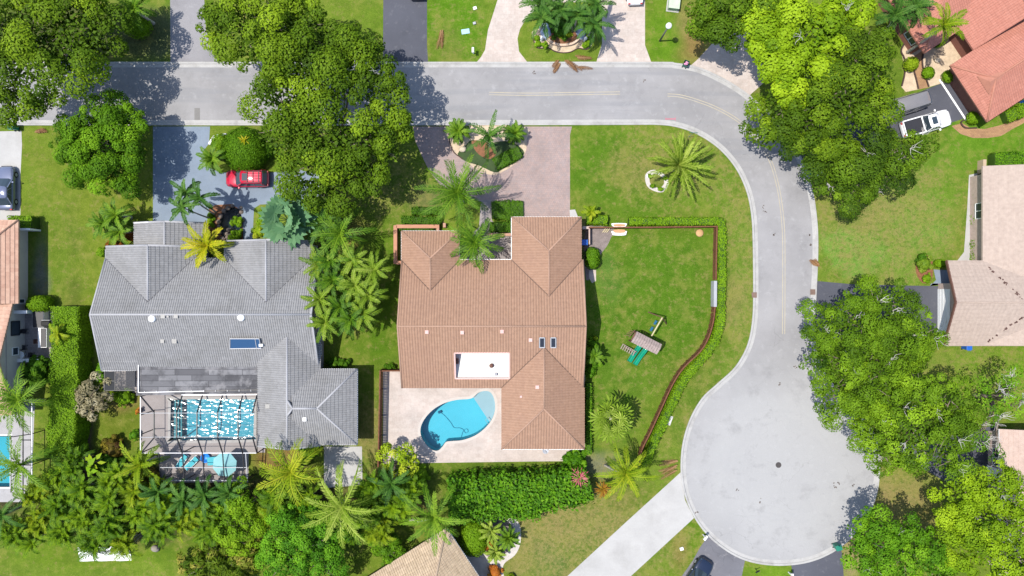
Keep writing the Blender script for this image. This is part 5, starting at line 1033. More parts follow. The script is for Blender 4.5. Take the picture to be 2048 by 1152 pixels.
# ---------------- cars ----------------
def car(name, label, cat, px, py, rz, col, kind='sedan', L=4.8, Wd=1.85, group=None, sunroof=False, rack=False, rough=.22, metal=.15):
    r = empty(name, W(px, py), label, cat, group, rz); pt = paint(name+'_paint', col, rough, metal); hw = Wd/2; l = L/2
    belt = {'sedan': .95, 'suv': 1.08, 'pickup': 1.12, 'van': 1.15}[kind]; hood = {'sedan': .88, 'suv': 1.02, 'pickup': 1.08, 'van': 1.05}[kind]
    st = [(-l, .80, .42, belt*.72), (-l+.10, .90, .26, belt*.93), (-l+.45, .98, .22, belt), (-l*.45, 1.0, .2, belt), (0, 1.0, .2, belt), (l*.36, 1.0, .2, belt*.99), (l*.62, .985, .2, hood), (l-.42, .95, .22, hood*.90), (l-.13, .86, .26, hood*.78), (l, .70, .38, hood*.58)]
    V = []; m = 11
    for x, wf, zb, zt in st:
        w_ = hw*wf
        V += [(x, y*w_, z) for y, z in ((-.86, zb), (-.98, zb+.12), (-1.0, zb+(zt-zb)*.5), (-.97, zt-.12), (-.88, zt-.015), (0, zt+.035), (.88, zt-.015), (.97, zt-.12), (1.0, zb+(zt-zb)*.5), (.98, zb+.12), (.86, zb))]
    F = [(i*m+k, (i+1)*m+k, (i+1)*m+(k+1) % m, i*m+(k+1) % m) for i in range(len(st)-1) for k in range(m)]+[tuple(range(m)), tuple(range(len(st)*m-1, (len(st)-1)*m-1, -1))]
    MB().add(V, F).build('body', pt, r, smooth=True, local=True, sub=1)
    if kind == 'sedan': g = dict(b0=-l*.80, b1=l*.42, t0=-l*.50, t1=l*.05, zr=1.45)
    elif kind == 'suv': g = dict(b0=-l*.96, b1=l*.48, t0=-l*.86, t1=l*.18, zr=1.80)
    elif kind == 'pickup': g = dict(b0=-l*.17, b1=l*.50, t0=-l*.12, t1=l*.28, zr=1.88)
    else: g = dict(b0=-l*.97, b1=l*.72, t0=-l*.95, t1=l*.40, zr=2.1)
    zr = g['zr']; wb, wt = hw*.90, hw*.74; nb = 8
    def loop(x0, x1, w_, z, rnd): return [(x0+rnd, -w_, z), (x1-rnd*1.5, -w_, z), (x1, -w_*.62, z), (x1+.04, 0, z), (x1, w_*.62, z), (x1-rnd*1.5, w_, z), (x0+rnd, w_, z), (x0, w_*.7, z), (x0-.02, 0, z), (x0, -w_*.7, z)]
    A = loop(g['b0'], g['b1'], wb, belt-.03, .12); B_ = loop(g['t0'], g['t1'], wt, zr-.04, .1); n = len(A)
    gm = MB().add(A+B_, [(i, (i+1) % n, n+(i+1) % n, n+i) for i in range(n)]+[tuple(range(n, 2*n))]); gm.build('windows', MAT['glass'], r, local=True)
    C = [(x, y*1.04, z-.03) for x, y, z in B_]; D = [(x*.985+.0, y*.86, z+.05) for x, y, z in B_]; cx = (g['t0']+g['t1'])/2
    D = [((x-cx)*.93+cx, y*.86, zr+.03) for x, y, z in B_]
    rf = MB().add(C+D+[(cx, 0, zr+.055)], [(i, (i+1) % n, n+(i+1) % n, n+i) for i in range(n)]+[(n+i, n+(i+1) % n, 2*n) for i in range(n)]+[tuple(range(n-1, -1, -1))]).build('roof', pt, r, local=True, smooth=True)
    for a, b_ in ((1, 1), (5, 5), (0, 0), (6, 6)): MB().bar(A[a], (B_[b_][0], B_[b_][1]*1.02, B_[b_][2]), .09, .07).build('pillar', pt, r, local=True)
    for s in (1, -1):
        for t in (.38, .66): x_b = g['b0']+(g['b1']-g['b0'])*t; x_t = g['t0']+(g['t1']-g['t0'])*(t*1.05-.02); MB().bar((x_b, s*wb*.995, belt), (x_t, s*wt*1.02, zr-.05), .06, .05).build('pillar', pt, r, local=True)
    if sunroof: MB().obox((g['t1']-.55, 0, zr+.035), .55, .8, .03).build('sunroof', MAT['glass'], rf, local=True)
    if rack:
        rk = MB()
        for s in (-1, 1): rk.bar((g['t0']+.2, s*wt*.82, zr+.12), (g['t1']-.5, s*wt*.82, zr+.12), .05); rk.bar((g['t0']+.2, s*wt*.82, zr+.02), (g['t0']+.2, s*wt*.82, zr+.12), .05); rk.bar((g['t1']-.5, s*wt*.82, zr+.02), (g['t1']-.5, s*wt*.82, zr+.12), .05)
        for k in range(3): x_ = g['t0']+.35+k*.62; rk.bar((x_, -wt*.82, zr+.13), (x_, wt*.82, zr+.13), .05)
        rk.build('roof_rack', MAT['dark'], rf, local=True); rb_ = MB(); [rb_.bar((g['t0']+.15, y_, zr+.05), (g['t1']-.95, y_, zr+.062), .05, .03) for y_ in np.linspace(-wt*.6, wt*.6, 6)]; rb_.build('roof_ribs', pt, rf, local=True)
    if kind == 'pickup':
        MB().obox((-l*.585, 0, belt-.02), l*.72, hw*1.62, .05).build('bed_cover', MAT['dark'], r, local=True, bevel=.02)
        bm_ = MB(); [bm_.bar((-l*.97, s*hw*.88, belt+.05), (-l*.2, s*hw*.88, belt+.05), .12, .09) for s in (-1, 1)]; bm_.bar((-l*.965, -hw*.85, belt+.05), (-l*.965, hw*.85, belt+.05), .12, .09); bm_.build('bed_rails', pt, r, local=True)
    wr = .36 if kind != 'sedan' else .33
    for x_ in (-l*.60, l*.62):
        for s in (-1, 1):
            M = Matrix.Translation((x_, s*(hw-.10), wr)) @ Matrix.Rotation(math.pi/2, 4, 'X'); t = MB().lathe([(wr*.6, -.11), (wr, -.09), (wr, .09), (wr*.6, .11)], (0, 0, 0), 18); t.v = [tuple(M @ Vector(v)) for v in t.v]; t_ = t.build('wheel', MAT['black'], r, local=True); q = MB().lathe([(wr*.58, -.115), (wr*.62, 0), (wr*.58, .115)], (0, 0, 0), 14); q.v = [tuple(M @ Vector(v)) for v in q.v]; q.build('rim', MAT['steel'], t_, local=True)
    for s in (-1, 1):
        MB().obox((l-.30, s*hw*.66, hood*.70), .20, hw*.30, .10, -s*.35).build('headlight', MAT['glass'], r, local=True, bevel=.03); MB().obox((-l+.10, s*hw*.70, belt*.68), .16, hw*.28, .18, s*.2).build('tail_light', MAT_TL, r, local=True, bevel=.03)
        MB().obox((g['b1']-.42, s*(hw+.10), belt-.02), .16, .22, .16).build('mirror', pt, r, local=True, bevel=.03)
    MB().obox((l-.02, 0, .36), .10, hw*1.2, .2).build('grille', MAT['dark'], r, local=True, bevel=.02)
    hl = MB(); hl.bar((l*.52, -hw*.80, hood*.985), (l-.3, -hw*.70, hood*.90), .02, .015); hl.bar((l*.52, hw*.80, hood*.985), (l-.3, hw*.70, hood*.90), .02, .015); hl.build('bonnet_seam', MAT['dark'], r, local=True)
    return r
MAT_TL = paint('tail_light_red', (.35, .01, .01), .2)
car('parked_car', 'red estate car with roof rails on the blue driveway', 'car', 499, 359, math.pi, (.44, .008, .035), 'suv', 4.75, 1.95, sunroof=True, rack=True)
car('pickup_truck', 'white pickup truck with dark bed cover on the dark driveway', 'pickup truck', 1845, 250, math.radians(16), (.74, .74, .76), 'pickup', 5.6, 1.98, sunroof=True, metal=0)
car('parked_van', 'grey van mostly hidden by the tree beside the white pickup', 'van', 1793, 217, math.radians(197), (.19, .18, .18), 'van', 5.6, 2.0)
car('parked_car', 'silver blue saloon car on the white driveway at the left edge', 'car', 20, 378, math.pi/2, (.15, .17, .25), 'sedan', 4.9, 1.88, metal=.4)
car('parked_car', 'navy estate car at the bottom edge on the cracked driveway', 'car', 1389, 1152, math.radians(57), (.012, .020, .045), 'suv', 4.8, 1.95)
car('parked_car', 'white car tail at the top edge on the circular driveway', 'car', 1267, -28, math.radians(92), (.76, .77, .80), 'sedan', 4.7, 1.85, metal=0)
car('parked_car', 'dark car tail at the top edge on the dark driveway', 'car', 835, -38, math.radians(90), (.03, .035, .045), 'sedan', 4.7, 1.85)
# ---------------- street furniture ----------------
lp = empty('street_lamp', W(1319.5, 82), 'tall concrete street lamp on the lawn by the circular driveway', 'street lamp'); p = W(1319.5, 82)
MB().tube([(p.x, p.y, -.1), (p.x, p.y, 4.2)], [.10, .07], 10).build('pole', pm('lamp_pole', (.10, .10, .10)), lp, smooth=True); ls = MB(); ls.lathe([(.08, 4.2), (.28, 4.3), (.33, 4.5), (.28, 4.72), (.12, 4.82), (.02, 4.84)], (p.x, p.y, 0), 18); ls.build('lamp_shade', pm('lamp_globe', (.72, .76, .74), rough=.3, var=.03), lp, smooth=True)
def bin_(px, py, rz, label, mat=None, name='wheelie_bin', lid=True, h=1.05):
    r = empty(name, W(px, py), label, 'bin', None, rz); s = .56
    V = [(-s*.4, -s*.42, .05), (s*.4, -s*.42, .05), (s*.4, s*.42, .05), (-s*.4, s*.42, .05), (-s*.52, -s*.5, h), (s*.52, -s*.5, h), (s*.52, s*.5, h), (-s*.52, s*.5, h)]
    MB().add(V, [(3, 2, 1, 0), (0, 1, 5, 4), (1, 2, 6, 5), (2, 3, 7, 6), (3, 0, 4, 7)]+([(4, 5, 6, 7)] if lid else [])).build('body', mat or MAT['bin'], r, local=True, bevel=.02)
    if lid: MB().obox((.02, 0, h), s*1.18, s*1.1, .07).build('lid', mat or MAT['bin'], r, local=True, bevel=.03); MB().bar((-s*.66, -s*.35, h+.02), (-s*.66, s*.35, h+.02), .04).build('handle', mat or MAT['bin'], r, local=True)
    else:
        ins = MB(); rg = np.random.default_rng(3)
        for k in range(7): ins.obox((rg.uniform(-.15, .15), rg.uniform(-.15, .15), h-.2), .18, .14, .14+.1*rg.random(), rg.random()*3)
        ins.build('rubbish', pm('pink_rubbish', (.5, .22, .35), var=.4, scale=4), r, local=True, bevel=.02)
    for y_ in (-.2, .2): MB().tube([(-s*.45, y_-.03, .1), (-s*.45, y_+.03, .1)], .1, 10).build('wheel', MAT['black'], r, local=True)
bin_(35, 257, 1.57, 'green wheelie bin at the kerb by the white driveway'); bin_(1369, 131, 1.2, 'open green bin of pink rubbish at the curve kerb', lid=False, h=.9); bin_(1618, 345, .4, 'green wheelie bin under the dark tree on the outer kerb'); bin_(281, 240, 1.57, 'green bin half under the round tree at the kerb'); bin_(1669, 1089, .3, 'green bin at the south kerb of the turning circle'); bin_(1722, 826, 2.2, 'green bin in the shade east of the turning circle')
bin_(1167, 486, 0, 'blue bin against the side wall of the red roofed house', MAT['bluebin']); bin_(1926, 693, 1.57, 'blue bin behind the pale tan house', MAT['bluebin']); bin_(2043, 206, .5, 'blue bin beside the salmon roofed house', MAT['bluebin'])
def mailbox(px, py, rz, label, post=None):
    r = empty('mailbox', W(px, py), label, 'mailbox', None, rz); MB().obox((0, 0, 0), .12, .12, 1.0).build('post', post or MAT['white'], r, local=True, bevel=.01); b = MB(); b.obox((0, 0, 1.0), .55, .26, .14)
    prof = [(.13*math.cos(a), .14+.13*math.sin(a)) for a in np.linspace(0, math.pi, 9)]; V = [(x_, y_, 1.0+z_) for x_ in (-.275, .275) for y_, z_ in prof]; b.add(V, [(k, k+1, 9+k+1, 9+k) for k in range(8)]+[tuple(range(8, -1, -1)), tuple(range(9, 18))]); b.build('box', MAT['white'], r, local=True); MB().obox((.1, .15, 1.1), .03, .02, .22).build('flag', MAT_TL, r, local=True)
mailbox(947, 107, 1.57, 'white mailbox by the cream circular driveway'); mailbox(1406, 1069, .9, 'white mailbox by the pale concrete driveway'); mailbox(1577, 1144, 1.57, 'white mailbox south of the turning circle'); mailbox(1633, 352, .9, 'small white mailbox under the dark tree')
gs = empty('street_sign', W(1379, 268), 'thin teal street sign on the inner curve lawn', 'street sign'); p = W(1377, 274); MB().tube([(p.x, p.y, 0), (p.x, p.y, 2.3)], .03).build('post', MAT['steel'], gs); MB().obox((p.x, p.y, 2.0), .9, .03, .22).build('sign_plate', MAT['bin'], gs); 
gs = empty('yard_sign', W(1510, 1132), 'small dark sign in the lawn south of the turning circle', 'yard sign'); p = W(1510, 1137); MB().tube([(p.x, p.y, 0), (p.x, p.y, 1.0)], .03).build('post', MAT['dark'], gs); MB().obox((p.x, p.y, .7), .5, .04, .3, .5).build('sign_plate', MAT['dark'], gs)
mh = empty('manhole_cover', W(1557, 930, .016), 'dark round manhole cover in the turning circle', 'manhole cover'); MB().lathe([(.32, -.02), (.32, .008), (.29, .012), (.02, .012)], W(1557, 930, .017), 24).build('cover', MAT['iron'], mh)
for i, (px, py, l_) in enumerate(((1508, 590, 'inner'), (1625, 584, 'outer'))):
    d = empty('storm_drain', W(px, py), 'rusty storm drain grate on the %s kerb' % l_, 'storm drain'); p = W(px, py); MB().obox((p.x, p.y, .06), .55, .6, .055).build('grate', pm('rusty_grate', (.15, .10, .08), var=.4), d)
ub = empty('utility_box', W(1346, 8), 'pale green utility cabinet on the lawn at the top edge', 'utility box'); p = W(1346, 10); MB().obox((p.x, p.y, 0), 1.15, 1.35, .8, -.12).build('cabinet', pm('pale_green_paint', (.33, .40, .30)), ub, bevel=.05); MB().obox((p.x, p.y, .8), 1.22, 1.42, .06, -.12).build('lid', pm('pale_green_lid', (.38, .45, .34)), ub, bevel=.02); MB().obox((p.x, p.y, -.02), 1.4, 1.6, .06, -.12).build('base', M_CONC, ub)
sl_ = empty('concrete_lid', W(1337, 840), 'white concrete access lid on the grass by the hedge', 'access lid'); p = W(1337, 840); MB().obox((p.x, p.y, -.02), .72, 1.05, .09, -.35).build('lid', pm('white_concrete', (.46, .45, .45), var=.08), sl_, bevel=.02)
wb = empty('meter_box', W(931, 63), 'small pale blue meter box lid in the lawn', 'meter box'); p = W(931, 63); MB().obox((p.x, p.y, -.02), .9, .55, .07, .15).build('lid', pm('pale_blue_lid', (.30, .47, .55)), wb, bevel=.02)
for px, py, s, lab in ((950, 17, .4, 'small white block in the lawn by the circular driveway'), (1363, 1097, .4, 'small white block in the lawn by the pale concrete driveway'), (949, 47, .34, 'small grey block beside the meter box lid')): o_ = empty('lawn_block', W(px, py), lab, 'block'); p = W(px, py); MB().obox((p.x, p.y, -.02), s, s*.85, .2, .3).build('block', MAT['white'] if 'white' in lab else MAT['steel'], o_, bevel=.04)
# ---------------- fences and low walls ----------------
def picket(name, label, pts, h, mat, cat='fence', wd=.09, gap=.18, post=2.2):
    P = [Vector((*W(*p)[:2], 0)) for p in pts]; r = empty(name, P[0], label, cat); pk = MB(); ps = MB(); RL = [MB(), MB(), MB()]
    for a, b_ in zip(P[:-1], P[1:]):
        L = (b_-a).length; d = (b_-a).normalized(); rz = math.atan2(d.y, d.x); n = max(1, int(L/gap))
        for k in range(n): q = a+d*(k+.5)*L/n; pk.obox((q.x, q.y, .03), gap*.82, .035, h+.04*((k*7) % 3), rz)
        for j_, z in enumerate((.35, h*.8)): RL[j_].bar(a+Vector((0, 0, z)), b_+Vector((0, 0, z)), .05, .09)
        for k in range(max(1, int(L/post))): q = a+d*k*post; ps.obox((q.x, q.y, 0), .12, .12, h+.1, rz)
        cp = RL[2].bar(a+Vector((0, 0, h+.05)), b_+Vector((0, 0, h+.05)), .13, .05)
    pk.build('pickets', mat, r); [q_.build('rail', mat, r) for q_ in RL]; ps.build('posts', mat, r); return r
HF = [(1176, 457), (1300, 456.5), (1427, 455), (1426, 500), (1425, 560)]; HF2 = [(1423, 614), (1420, 640), (1411, 672), (1394, 701), (1362, 732), (1340, 765), (1318, 812), (1296, 860), (1279, 895), (1275, 920)]
picket('garden_fence', 'brown timber fence along the top of the play yard', HF, 1.3, MAT['wood']); picket('garden_fence', 'brown timber fence curving down past the play set', catmull(HF2, 3, closed=False), 1.3, MAT['wood'])
gt = empty('gate', W(1423, 588), 'grey metal gate panel in the brown yard fence', 'gate'); a, b_ = W(1424, 562), W(1423.5, 613); MB().bar(a+Vector((0, 0, .7)), b_+Vector((0, 0, .7)), .28, 1.2).build('panel', pm('grey_panel', (.30, .31, .33)), gt, bevel=.02); MB().bar(a+Vector((0, 0, 1.33)), b_+Vector((0, 0, 1.33)), .34, .05).build('rail', MAT['steel'], gt)
picket('garden_fence', 'dark timber fence on the west side of the pool patio', [(766, 738), (764, 830), (762, 926)], 1.7, MAT['wood'], wd=.1)
picket('garden_fence', 'short brown fence from the red roofed house to the patio', [(766, 738.5), (806, 738.5)], 1.5, MAT['wood'])
wl_ = empty('planter_wall', W(795, 488), 'terracotta planter wall round the corner of the red roofed house', 'planter wall'); mb = MB()
for a, b_ in (((793, 527), (793, 453)), ((791, 454), (879, 454)), ((877, 454), (877, 462)), ((791, 526), (806, 526)), ((890, 456), (890, 447))): mb.bar(W(*a)+Vector((0, 0, .35)), W(*b_)+Vector((0, 0, .35)), .30, .8)
mb.build('wall', MAT['stucco_terra'], wl_, bevel=.02); mb = MB()
for a, b_ in (((793, 528), (793, 452)), ((795, 454), (880, 454)), ((796, 526), (807, 526))): mb.bar(W(*a)+Vector((0, 0, .79)), W(*b_)+Vector((0, 0, .79)), .40, .08)
mb.build('coping', pm('terracotta_coping', (.38, .19, .12), var=.1), wl_, bevel=.02)
wl_ = empty('low_wall', W(1000, 468), 'low pinkish wall by the front entry', 'low wall'); MB().bar(W(975, 470)+Vector((0, 0, .3)), W(1026, 470)+Vector((0, 0, .3)), .3, .6).build('wall', MAT['clay'] if 0 else MAT['stucco_terra'], wl_, bevel=.02)
wl_ = empty('garden_wall', W(1172, 470), 'short pinkish wall stub at the corner of the red roofed house', 'garden wall'); mb = MB(); mb.bar(W(1163, 457)+Vector((0, 0, .6)), W(1177, 457)+Vector((0, 0, .6)), .3, 1.2); mb.bar(W(1177, 458)+Vector((0, 0, .5)), W(1177, 490)+Vector((0, 0, .5)), .14, 1.0); mb.build('wall', MAT['stone'], wl_, bevel=.02)
wl_ = empty('garden_wall', W(70, 460), 'grey wall with a gate beside the clipped hedge at the left edge', 'garden wall'); MB().bar(W(50, 461)+Vector((0, 0, .9)), W(82, 461)+Vector((0, 0, .9)), .2, 1.8).build('wall', MAT['alu_and_glint'], wl_, bevel=.02)
wl_ = empty('garden_wall', W(1960, 360), 'tan wall stub at the corner of the pale tan house', 'garden wall'); MB().bar(W(1958, 322)+Vector((0, 0, .5)), W(1957, 348)+Vector((0, 0, .5)), .35, 1.0).bar(W(1944, 374)+Vector((0, 0, .5)), W(1962, 371)+Vector((0, 0, .5)), .25, 1.0).build('wall', MAT['stucco_tan'], wl_, bevel=.02)
rt = empty('retaining_wall', W(1123, 95), 'curved cream retaining wall on the driveway island', 'retaining wall'); mb = MB(); cv = catmull([(1094, 78), (1104, 87), (1118, 91.5), (1132, 91.5), (1146, 88), (1158, 79)], 4, closed=False)
for a, b_ in zip(cv[:-1], cv[1:]): mb.bar(W(*a)+Vector((0, 0, .2)), W(*b_)+Vector((0, 0, .2)), .24, .4)
mb.build('wall', pm('cream_wall', (.48, .36, .27)), rt); MB().sheet(WL(cv+[(1150, 66), (1100, 66)]), .30).build('soil', MAT['mulch'], rt)
wt = empty('white_tarpaulin', W(212, 1108), 'white sheet lying on the grass below the palms', 'tarpaulin'); V = []; nx_, ny_ = 14, 6
for j in range(ny_+1):
    for i in range(nx_+1): u, v = i/nx_, j/ny_; p = W(156+4*v+u*104, 1095+v*27-u*3+u*v*2); V.append((p.x, p.y, .06+.05*math.sin(i*1.3+j)+.03*math.sin(j*2.1)))
MB().add(V, [(j*(nx_+1)+i, (j+1)*(nx_+1)+i, (j+1)*(nx_+1)+i+1, j*(nx_+1)+i+1) for j in range(ny_) for i in range(nx_)]).build('sheet', pm('white_sheet', (.70, .72, .74), var=.06), wt, smooth=True)
# ---------------- outdoor kitchen at the left ----------------
k_ = empty('outdoor_kitchen', W(88, 655), 'white outdoor kitchen counter with dark worktops', 'outdoor kitchen'); mb = MB()
mb.bar(W(42, 623)+Vector((0, 0, .9)), W(76, 623)+Vector((0, 0, .9)), .35, 1.8); mb.bar(W(43, 719)+Vector((0, 0, .6)), W(91, 719)+Vector((0, 0, .6)), .35, 1.2); mb.box(W(75, 0).x, W(0, 655).y, 0, W(98, 0).x, W(0, 621).y, .86); mb.box(W(86, 0).x, W(0, 694).y, 0, W(103, 0).x, W(0, 655.5).y, .84); mb.build('wall', MAT['white'], k_, bevel=.01)
mb = MB(); mb.box(W(76, 0).x, W(0, 654.5).y, .86, W(97.5, 0).x, W(0, 621).y, .92); mb.box(W(92, 0).x, W(0, 693).y, .84, W(102, 0).x, W(0, 656).y, .90); mb.build('worktop', MAT['dark'], k_, bevel=.01)
gq = empty('grill', W(103, 648), 'black barbecue grill at the end of the outdoor kitchen', 'grill'); p = W(104, 646); MB().obox((p.x, p.y, 0), 1.3, .6, .9).build('cabinet', MAT['dark'], gq, bevel=.03); MB().obox((p.x, p.y, .9), 1.0, .55, .3).build('lid', MAT['black'], gq, bevel=.12); MB().bar((p.x-.45, p.y+.36, 1.05), (p.x+.45, p.y+.36, 1.05), .04).build('handle', MAT['steel'], gq)
round_table('bistro_table', 50, 709, .42, .74, MAT['white'], 'round white bistro table on the stone patio', 'table')
def stool(px, py, lab, mat, rz=0):
    r = empty('patio_chair', W(px, py), lab, 'chair', 'dark chairs on the stone patio', rz); MB().obox((0, 0, .42), .5, .5, .06).build('seat', mat, r, local=True, bevel=.02); MB().obox((-.24, 0, .46), .05, .5, .45).build('backrest', mat, r, local=True, bevel=.02)
    for a in (-.2, .2):
        for b_ in (-.2, .2): MB().bar((a, b_, 0), (a, b_, .42), .04).build('leg', mat, r, local=True)
for px, py, lab, rz in ((54, 662, 'dark patio chair beside the patio door', 0), (52, 694, 'dark patio chair above the white bistro table', 1.5), (66, 709, 'dark patio chair to the side of the white bistro table', 3.1), (82, 682, 'brown patio chair at the white counter', 0), (116, 706, 'brown patio chair against the tall hedge', 3.1)): stool(px, py, lab, MAT['brownwood'] if 'brown' in lab else MAT['dark'], rz)
# ---------------- play set ----------------
pc_ = W(1293, 686, 0); ps_ = empty('play_set', pc_, 'wooden play set with two green slides and swings', 'play set'); 
A4 = [W(1273.5, 662.6, 2.7), W(1324, 688.7, 2.7), W(1313.6, 709, 2.7), W(1262, 684, 2.7)]; ux = (A4[1]-A4[0]).normalized(); uy = (A4[3]-A4[0]).normalized()
rfm = MB(); mid0, mid1 = A4[0].lerp(A4[3], .42)+Vector((0, 0, .30)), A4[1].lerp(A4[2], .42)+Vector((0, 0, .30)); Lr = (A4[1]-A4[0]).length; nP = 11
for k in range(nP):
    t0, t1 = k/nP+.004, (k+1)/nP-.004
    for q0, q1 in ((A4[0], mid0), (mid0, A4[3])):
        r0, r1 = (A4[1], mid1) if q0 is A4[0] else (mid1, A4[2]); P4 = [q0.lerp(r0, t0), q0.lerp(r0, t1), q1.lerp(r1, t1), q1.lerp(r1, t0)]; zj = Vector((0, 0, .012*((k*5) % 3))); P4 = [p+zj for p in P4]; rfm.add(P4+[p-Vector((0, 0, .05)) for p in P4], [(3, 2, 1, 0), (4, 5, 6, 7), (0, 1, 5, 4), (1, 2, 6, 5), (2, 3, 7, 6), (3, 0, 4, 7)])
rfm.build('roof', MAT['greywood'], ps_); 
for p in A4: q = p.lerp(sum(A4, Vector())/4, .12); MB().bar((q.x, q.y, 0), (q.x, q.y, 2.65), .12).build('post', MAT['brownwood'], ps_)
dk = MB(); B4 = [p.lerp(sum(A4, Vector())/4, .08) for p in A4]; dk.prism([tuple(p.xy) for p in B4], 1.25, 1.33); dk.build('deck', MAT['brownwood'], ps_)
ld = MB(); 
for k in range(7): a = W(1246+k*4.0, 689+k*2.2, .15+.16*k); ld.bar(a, a+uy*.55, .10, .05)
ld.bar(W(1246, 688, .1), W(1273, 704, 1.3), .06, .12); ld.bar(W(1249, 693, .1), W(1270, 706, 1.3), .06, .12); ld.build('steps', MAT['greywood'], ps_)
cr = MB()
for k in range(4): a = W(1259+k*3.2, 672-k*3, 1.25-.3*0); cr.bar(a, a+Vector((-.5, .1, -.1)), .06, .06)
cr.bar(W(1258, 674, 1.2), W(1270, 660, 1.2), .07); cr.build('climbing_rail', MAT['brownwood'], ps_)
for (a, b_) in (((1279, 691), (1257.5, 723)), ((1291, 697), (1268.5, 729))):
    s0, s1 = W(*a, 1.3), W(*b_, .12); d = (s1-s0); sd = Vector((-d.y, d.x, 0)).normalized(); mb = MB(); n_ = 14; V = []
    pr = [(-.25, .20), (-.24, .26), (-.20, .23), (-.15, .06), (0, 0), (.15, .06), (.20, .23), (.24, .26), (.25, .20)]
    for i in range(n_+1):
        t = i/n_; c = s0.lerp(s1, t); c.z = .12+1.2*(1-t)**1.15 if t < .85 else .12+1.2*(.15**1.15)*((1-t)/.15); c.z += .05*math.sin(t*9)
        V += [c+sd*y_+Vector((0, 0, z_)) for y_, z_ in pr]
    m = len(pr); mb.add(V, [(i*m+k, i*m+k+1, (i+1)*m+k+1, (i+1)*m+k) for i in range(n_) for k in range(m-1)]); so = mb.build('slide', MAT['slide'], ps_, smooth=True); s_ = so.modifiers.new('thick', 'SOLIDIFY'); s_.thickness = .03
b0, b1 = W(1303, 671.7, 2.35), W(1324.5, 635, 2.35); MB().bar(b0, b1, .12, .16).build('swing_beam', MAT['lightwood'], ps_)
MB().bar(b1, W(1296.5, 624.3, 0)*1.0, .1).bar(b1, W(1333, 648, 0), .1).build('a_frame', MAT['brownwood'], ps_)
for t, px, py in ((.32, 1305.7, 656), (.68, 1313, 644)):
    q = b0.lerp(b1, t); dd = (b1-b0).normalized(); sw = MB(); c = Vector((q.x, q.y, .5)); sw.obox(c, .5, .25, .06, math.atan2(dd.y, dd.x)); s_o = sw.build('swing_seat', pm('blue_seat', (.01, .09, .17)), ps_); ch = MB(); [ch.tube([q+dd*k, c+dd*k], .015, 4) for k in (-.22, .22)]; ch.build('chains', MAT['steel'], s_o)
# ---------------- small garden things ----------------
rb = empty('rowing_tub', W(1238, 457), 'white bordered tan tub against the yard fence', 'tub'); p = W(1238, 463); mb = MB()
for y0_, y1_ in ((462, 471), (447, 454)):
    o_ = catmull([(1224, y0_), (1251, y0_), (1252, (y0_+y1_)/2), (1249, y1_), (1227, y1_), (1223, (y0_+y1_)/2)], 3)
    mb.prism([tuple(W(*q).xy) for q in o_], .01, .38)
mb.build('rim', MAT['white'], rb, bevel=.05); MB().prism([tuple(W(*q).xy) for q in catmull([(1227, 460), (1248, 460), (1248, 466), (1228, 466)], 2)], .3, .40).prism([tuple(W(*q).xy) for q in catmull([(1227, 449), (1248, 449), (1248, 453), (1228, 453)], 2)], .3, .40).build('seat', pm('tan_plastic', (.45, .24, .13)), rb)
for k, px in enumerate((1208, 1212, 1216)): o_ = empty('timber_plank', W(px, 462), 'pale timber plank leaning by the yard fence', 'plank', 'planks by the yard fence'); MB().bar(W(px-3, 465)+Vector((0, 0, .1)), W(px+3, 457)+Vector((0, 0, .25)), .1, .05).build('plank', MAT['lightwood'], o_)
pv = empty('tan_stone', W(1399, 465), 'round tan stone in the corner of the play yard', 'stone'); MB().lathe([(.3, 0), (.45, .06), (.4, .14), (.1, .17)], W(1399, 466), 12).build('stone', pm('tan_stone', (.40, .25, .12)), pv, smooth=True)
def rock(px, py, r, lab, mat=None, seed=1):
    rg = np.random.default_rng(seed); o_ = empty('boulder', W(px, py), lab, 'boulder'); V = []; n_ = 9; p = W(px, py)
    prof = [(.55, 0), (1.0, .25), (.9, .6), (.5, .85)]
    for a, z in prof:
        for k in range(n_): s_ = rg.uniform(.8, 1.15); V.append((p.x+r*a*s_*math.cos(6.283*k/n_), p.y+r*a*s_*.8*math.sin(6.283*k/n_), r*z*.9))
    V.append((p.x, p.y, r*.85)); MB().add(V, [(i*n_+k, i*n_+(k+1) % n_, (i+1)*n_+(k+1) % n_, (i+1)*n_+k) for i in range(3) for k in range(n_)]+[(3*n_+k, 3*n_+(k+1) % n_, 4*n_) for k in range(n_)]).build('rock', mat or MAT['rock'], o_, smooth=True)
rock(926, 299, .45, 'pale boulder in the pink driveway bed'); rock(1874, 121, .4, 'tan boulder in the cream gravel bed', seed=2); rock(1840, 33, .75, 'large tan boulder under the dark palms by the salmon roofed house', seed=3); rock(312, 1096, .5, 'grey boulder beside the white sheet', pm('grey_rock', (.20, .18, .15), var=.3), seed=4); rock(1297, 352, .3, 'white stone at the big palm ring', MAT['white'], 5)
rk = MB(); rg = np.random.default_rng(5)
for q in catmull([(421, 286), (428, 277), (438, 272), (452, 270)], 5, closed=False): p = W(*q); rk.lathe([(.1, 0), (.2, .08), (.14, .2), (.03, .24)], (p.x+rg.normal()*.04, p.y+rg.normal()*.04, 0), 7)
o_ = empty('stone_edging', W(437, 274), 'curved row of white stones edging the shrub bed', 'stone edging'); rk.build('stones', MAT['white'], o_, smooth=True)
def ln_edge(pts, label, mat, wd=.14, h=.14, name='bed_edging'):
    o_ = empty(name, W(*pts[0]), label, 'edging'); mb = MB(); c = catmull(pts, 3, closed=False)
    for a, b_ in zip(c[:-1], c[1:]): mb.bar(W(*a)+Vector((0, 0, h/2)), W(*b_)+Vector((0, 0, h/2)), wd, h)
    mb.build('edging', mat, o_)
DK = pm('dark_edging', (.05, .03, .025), var=.3)
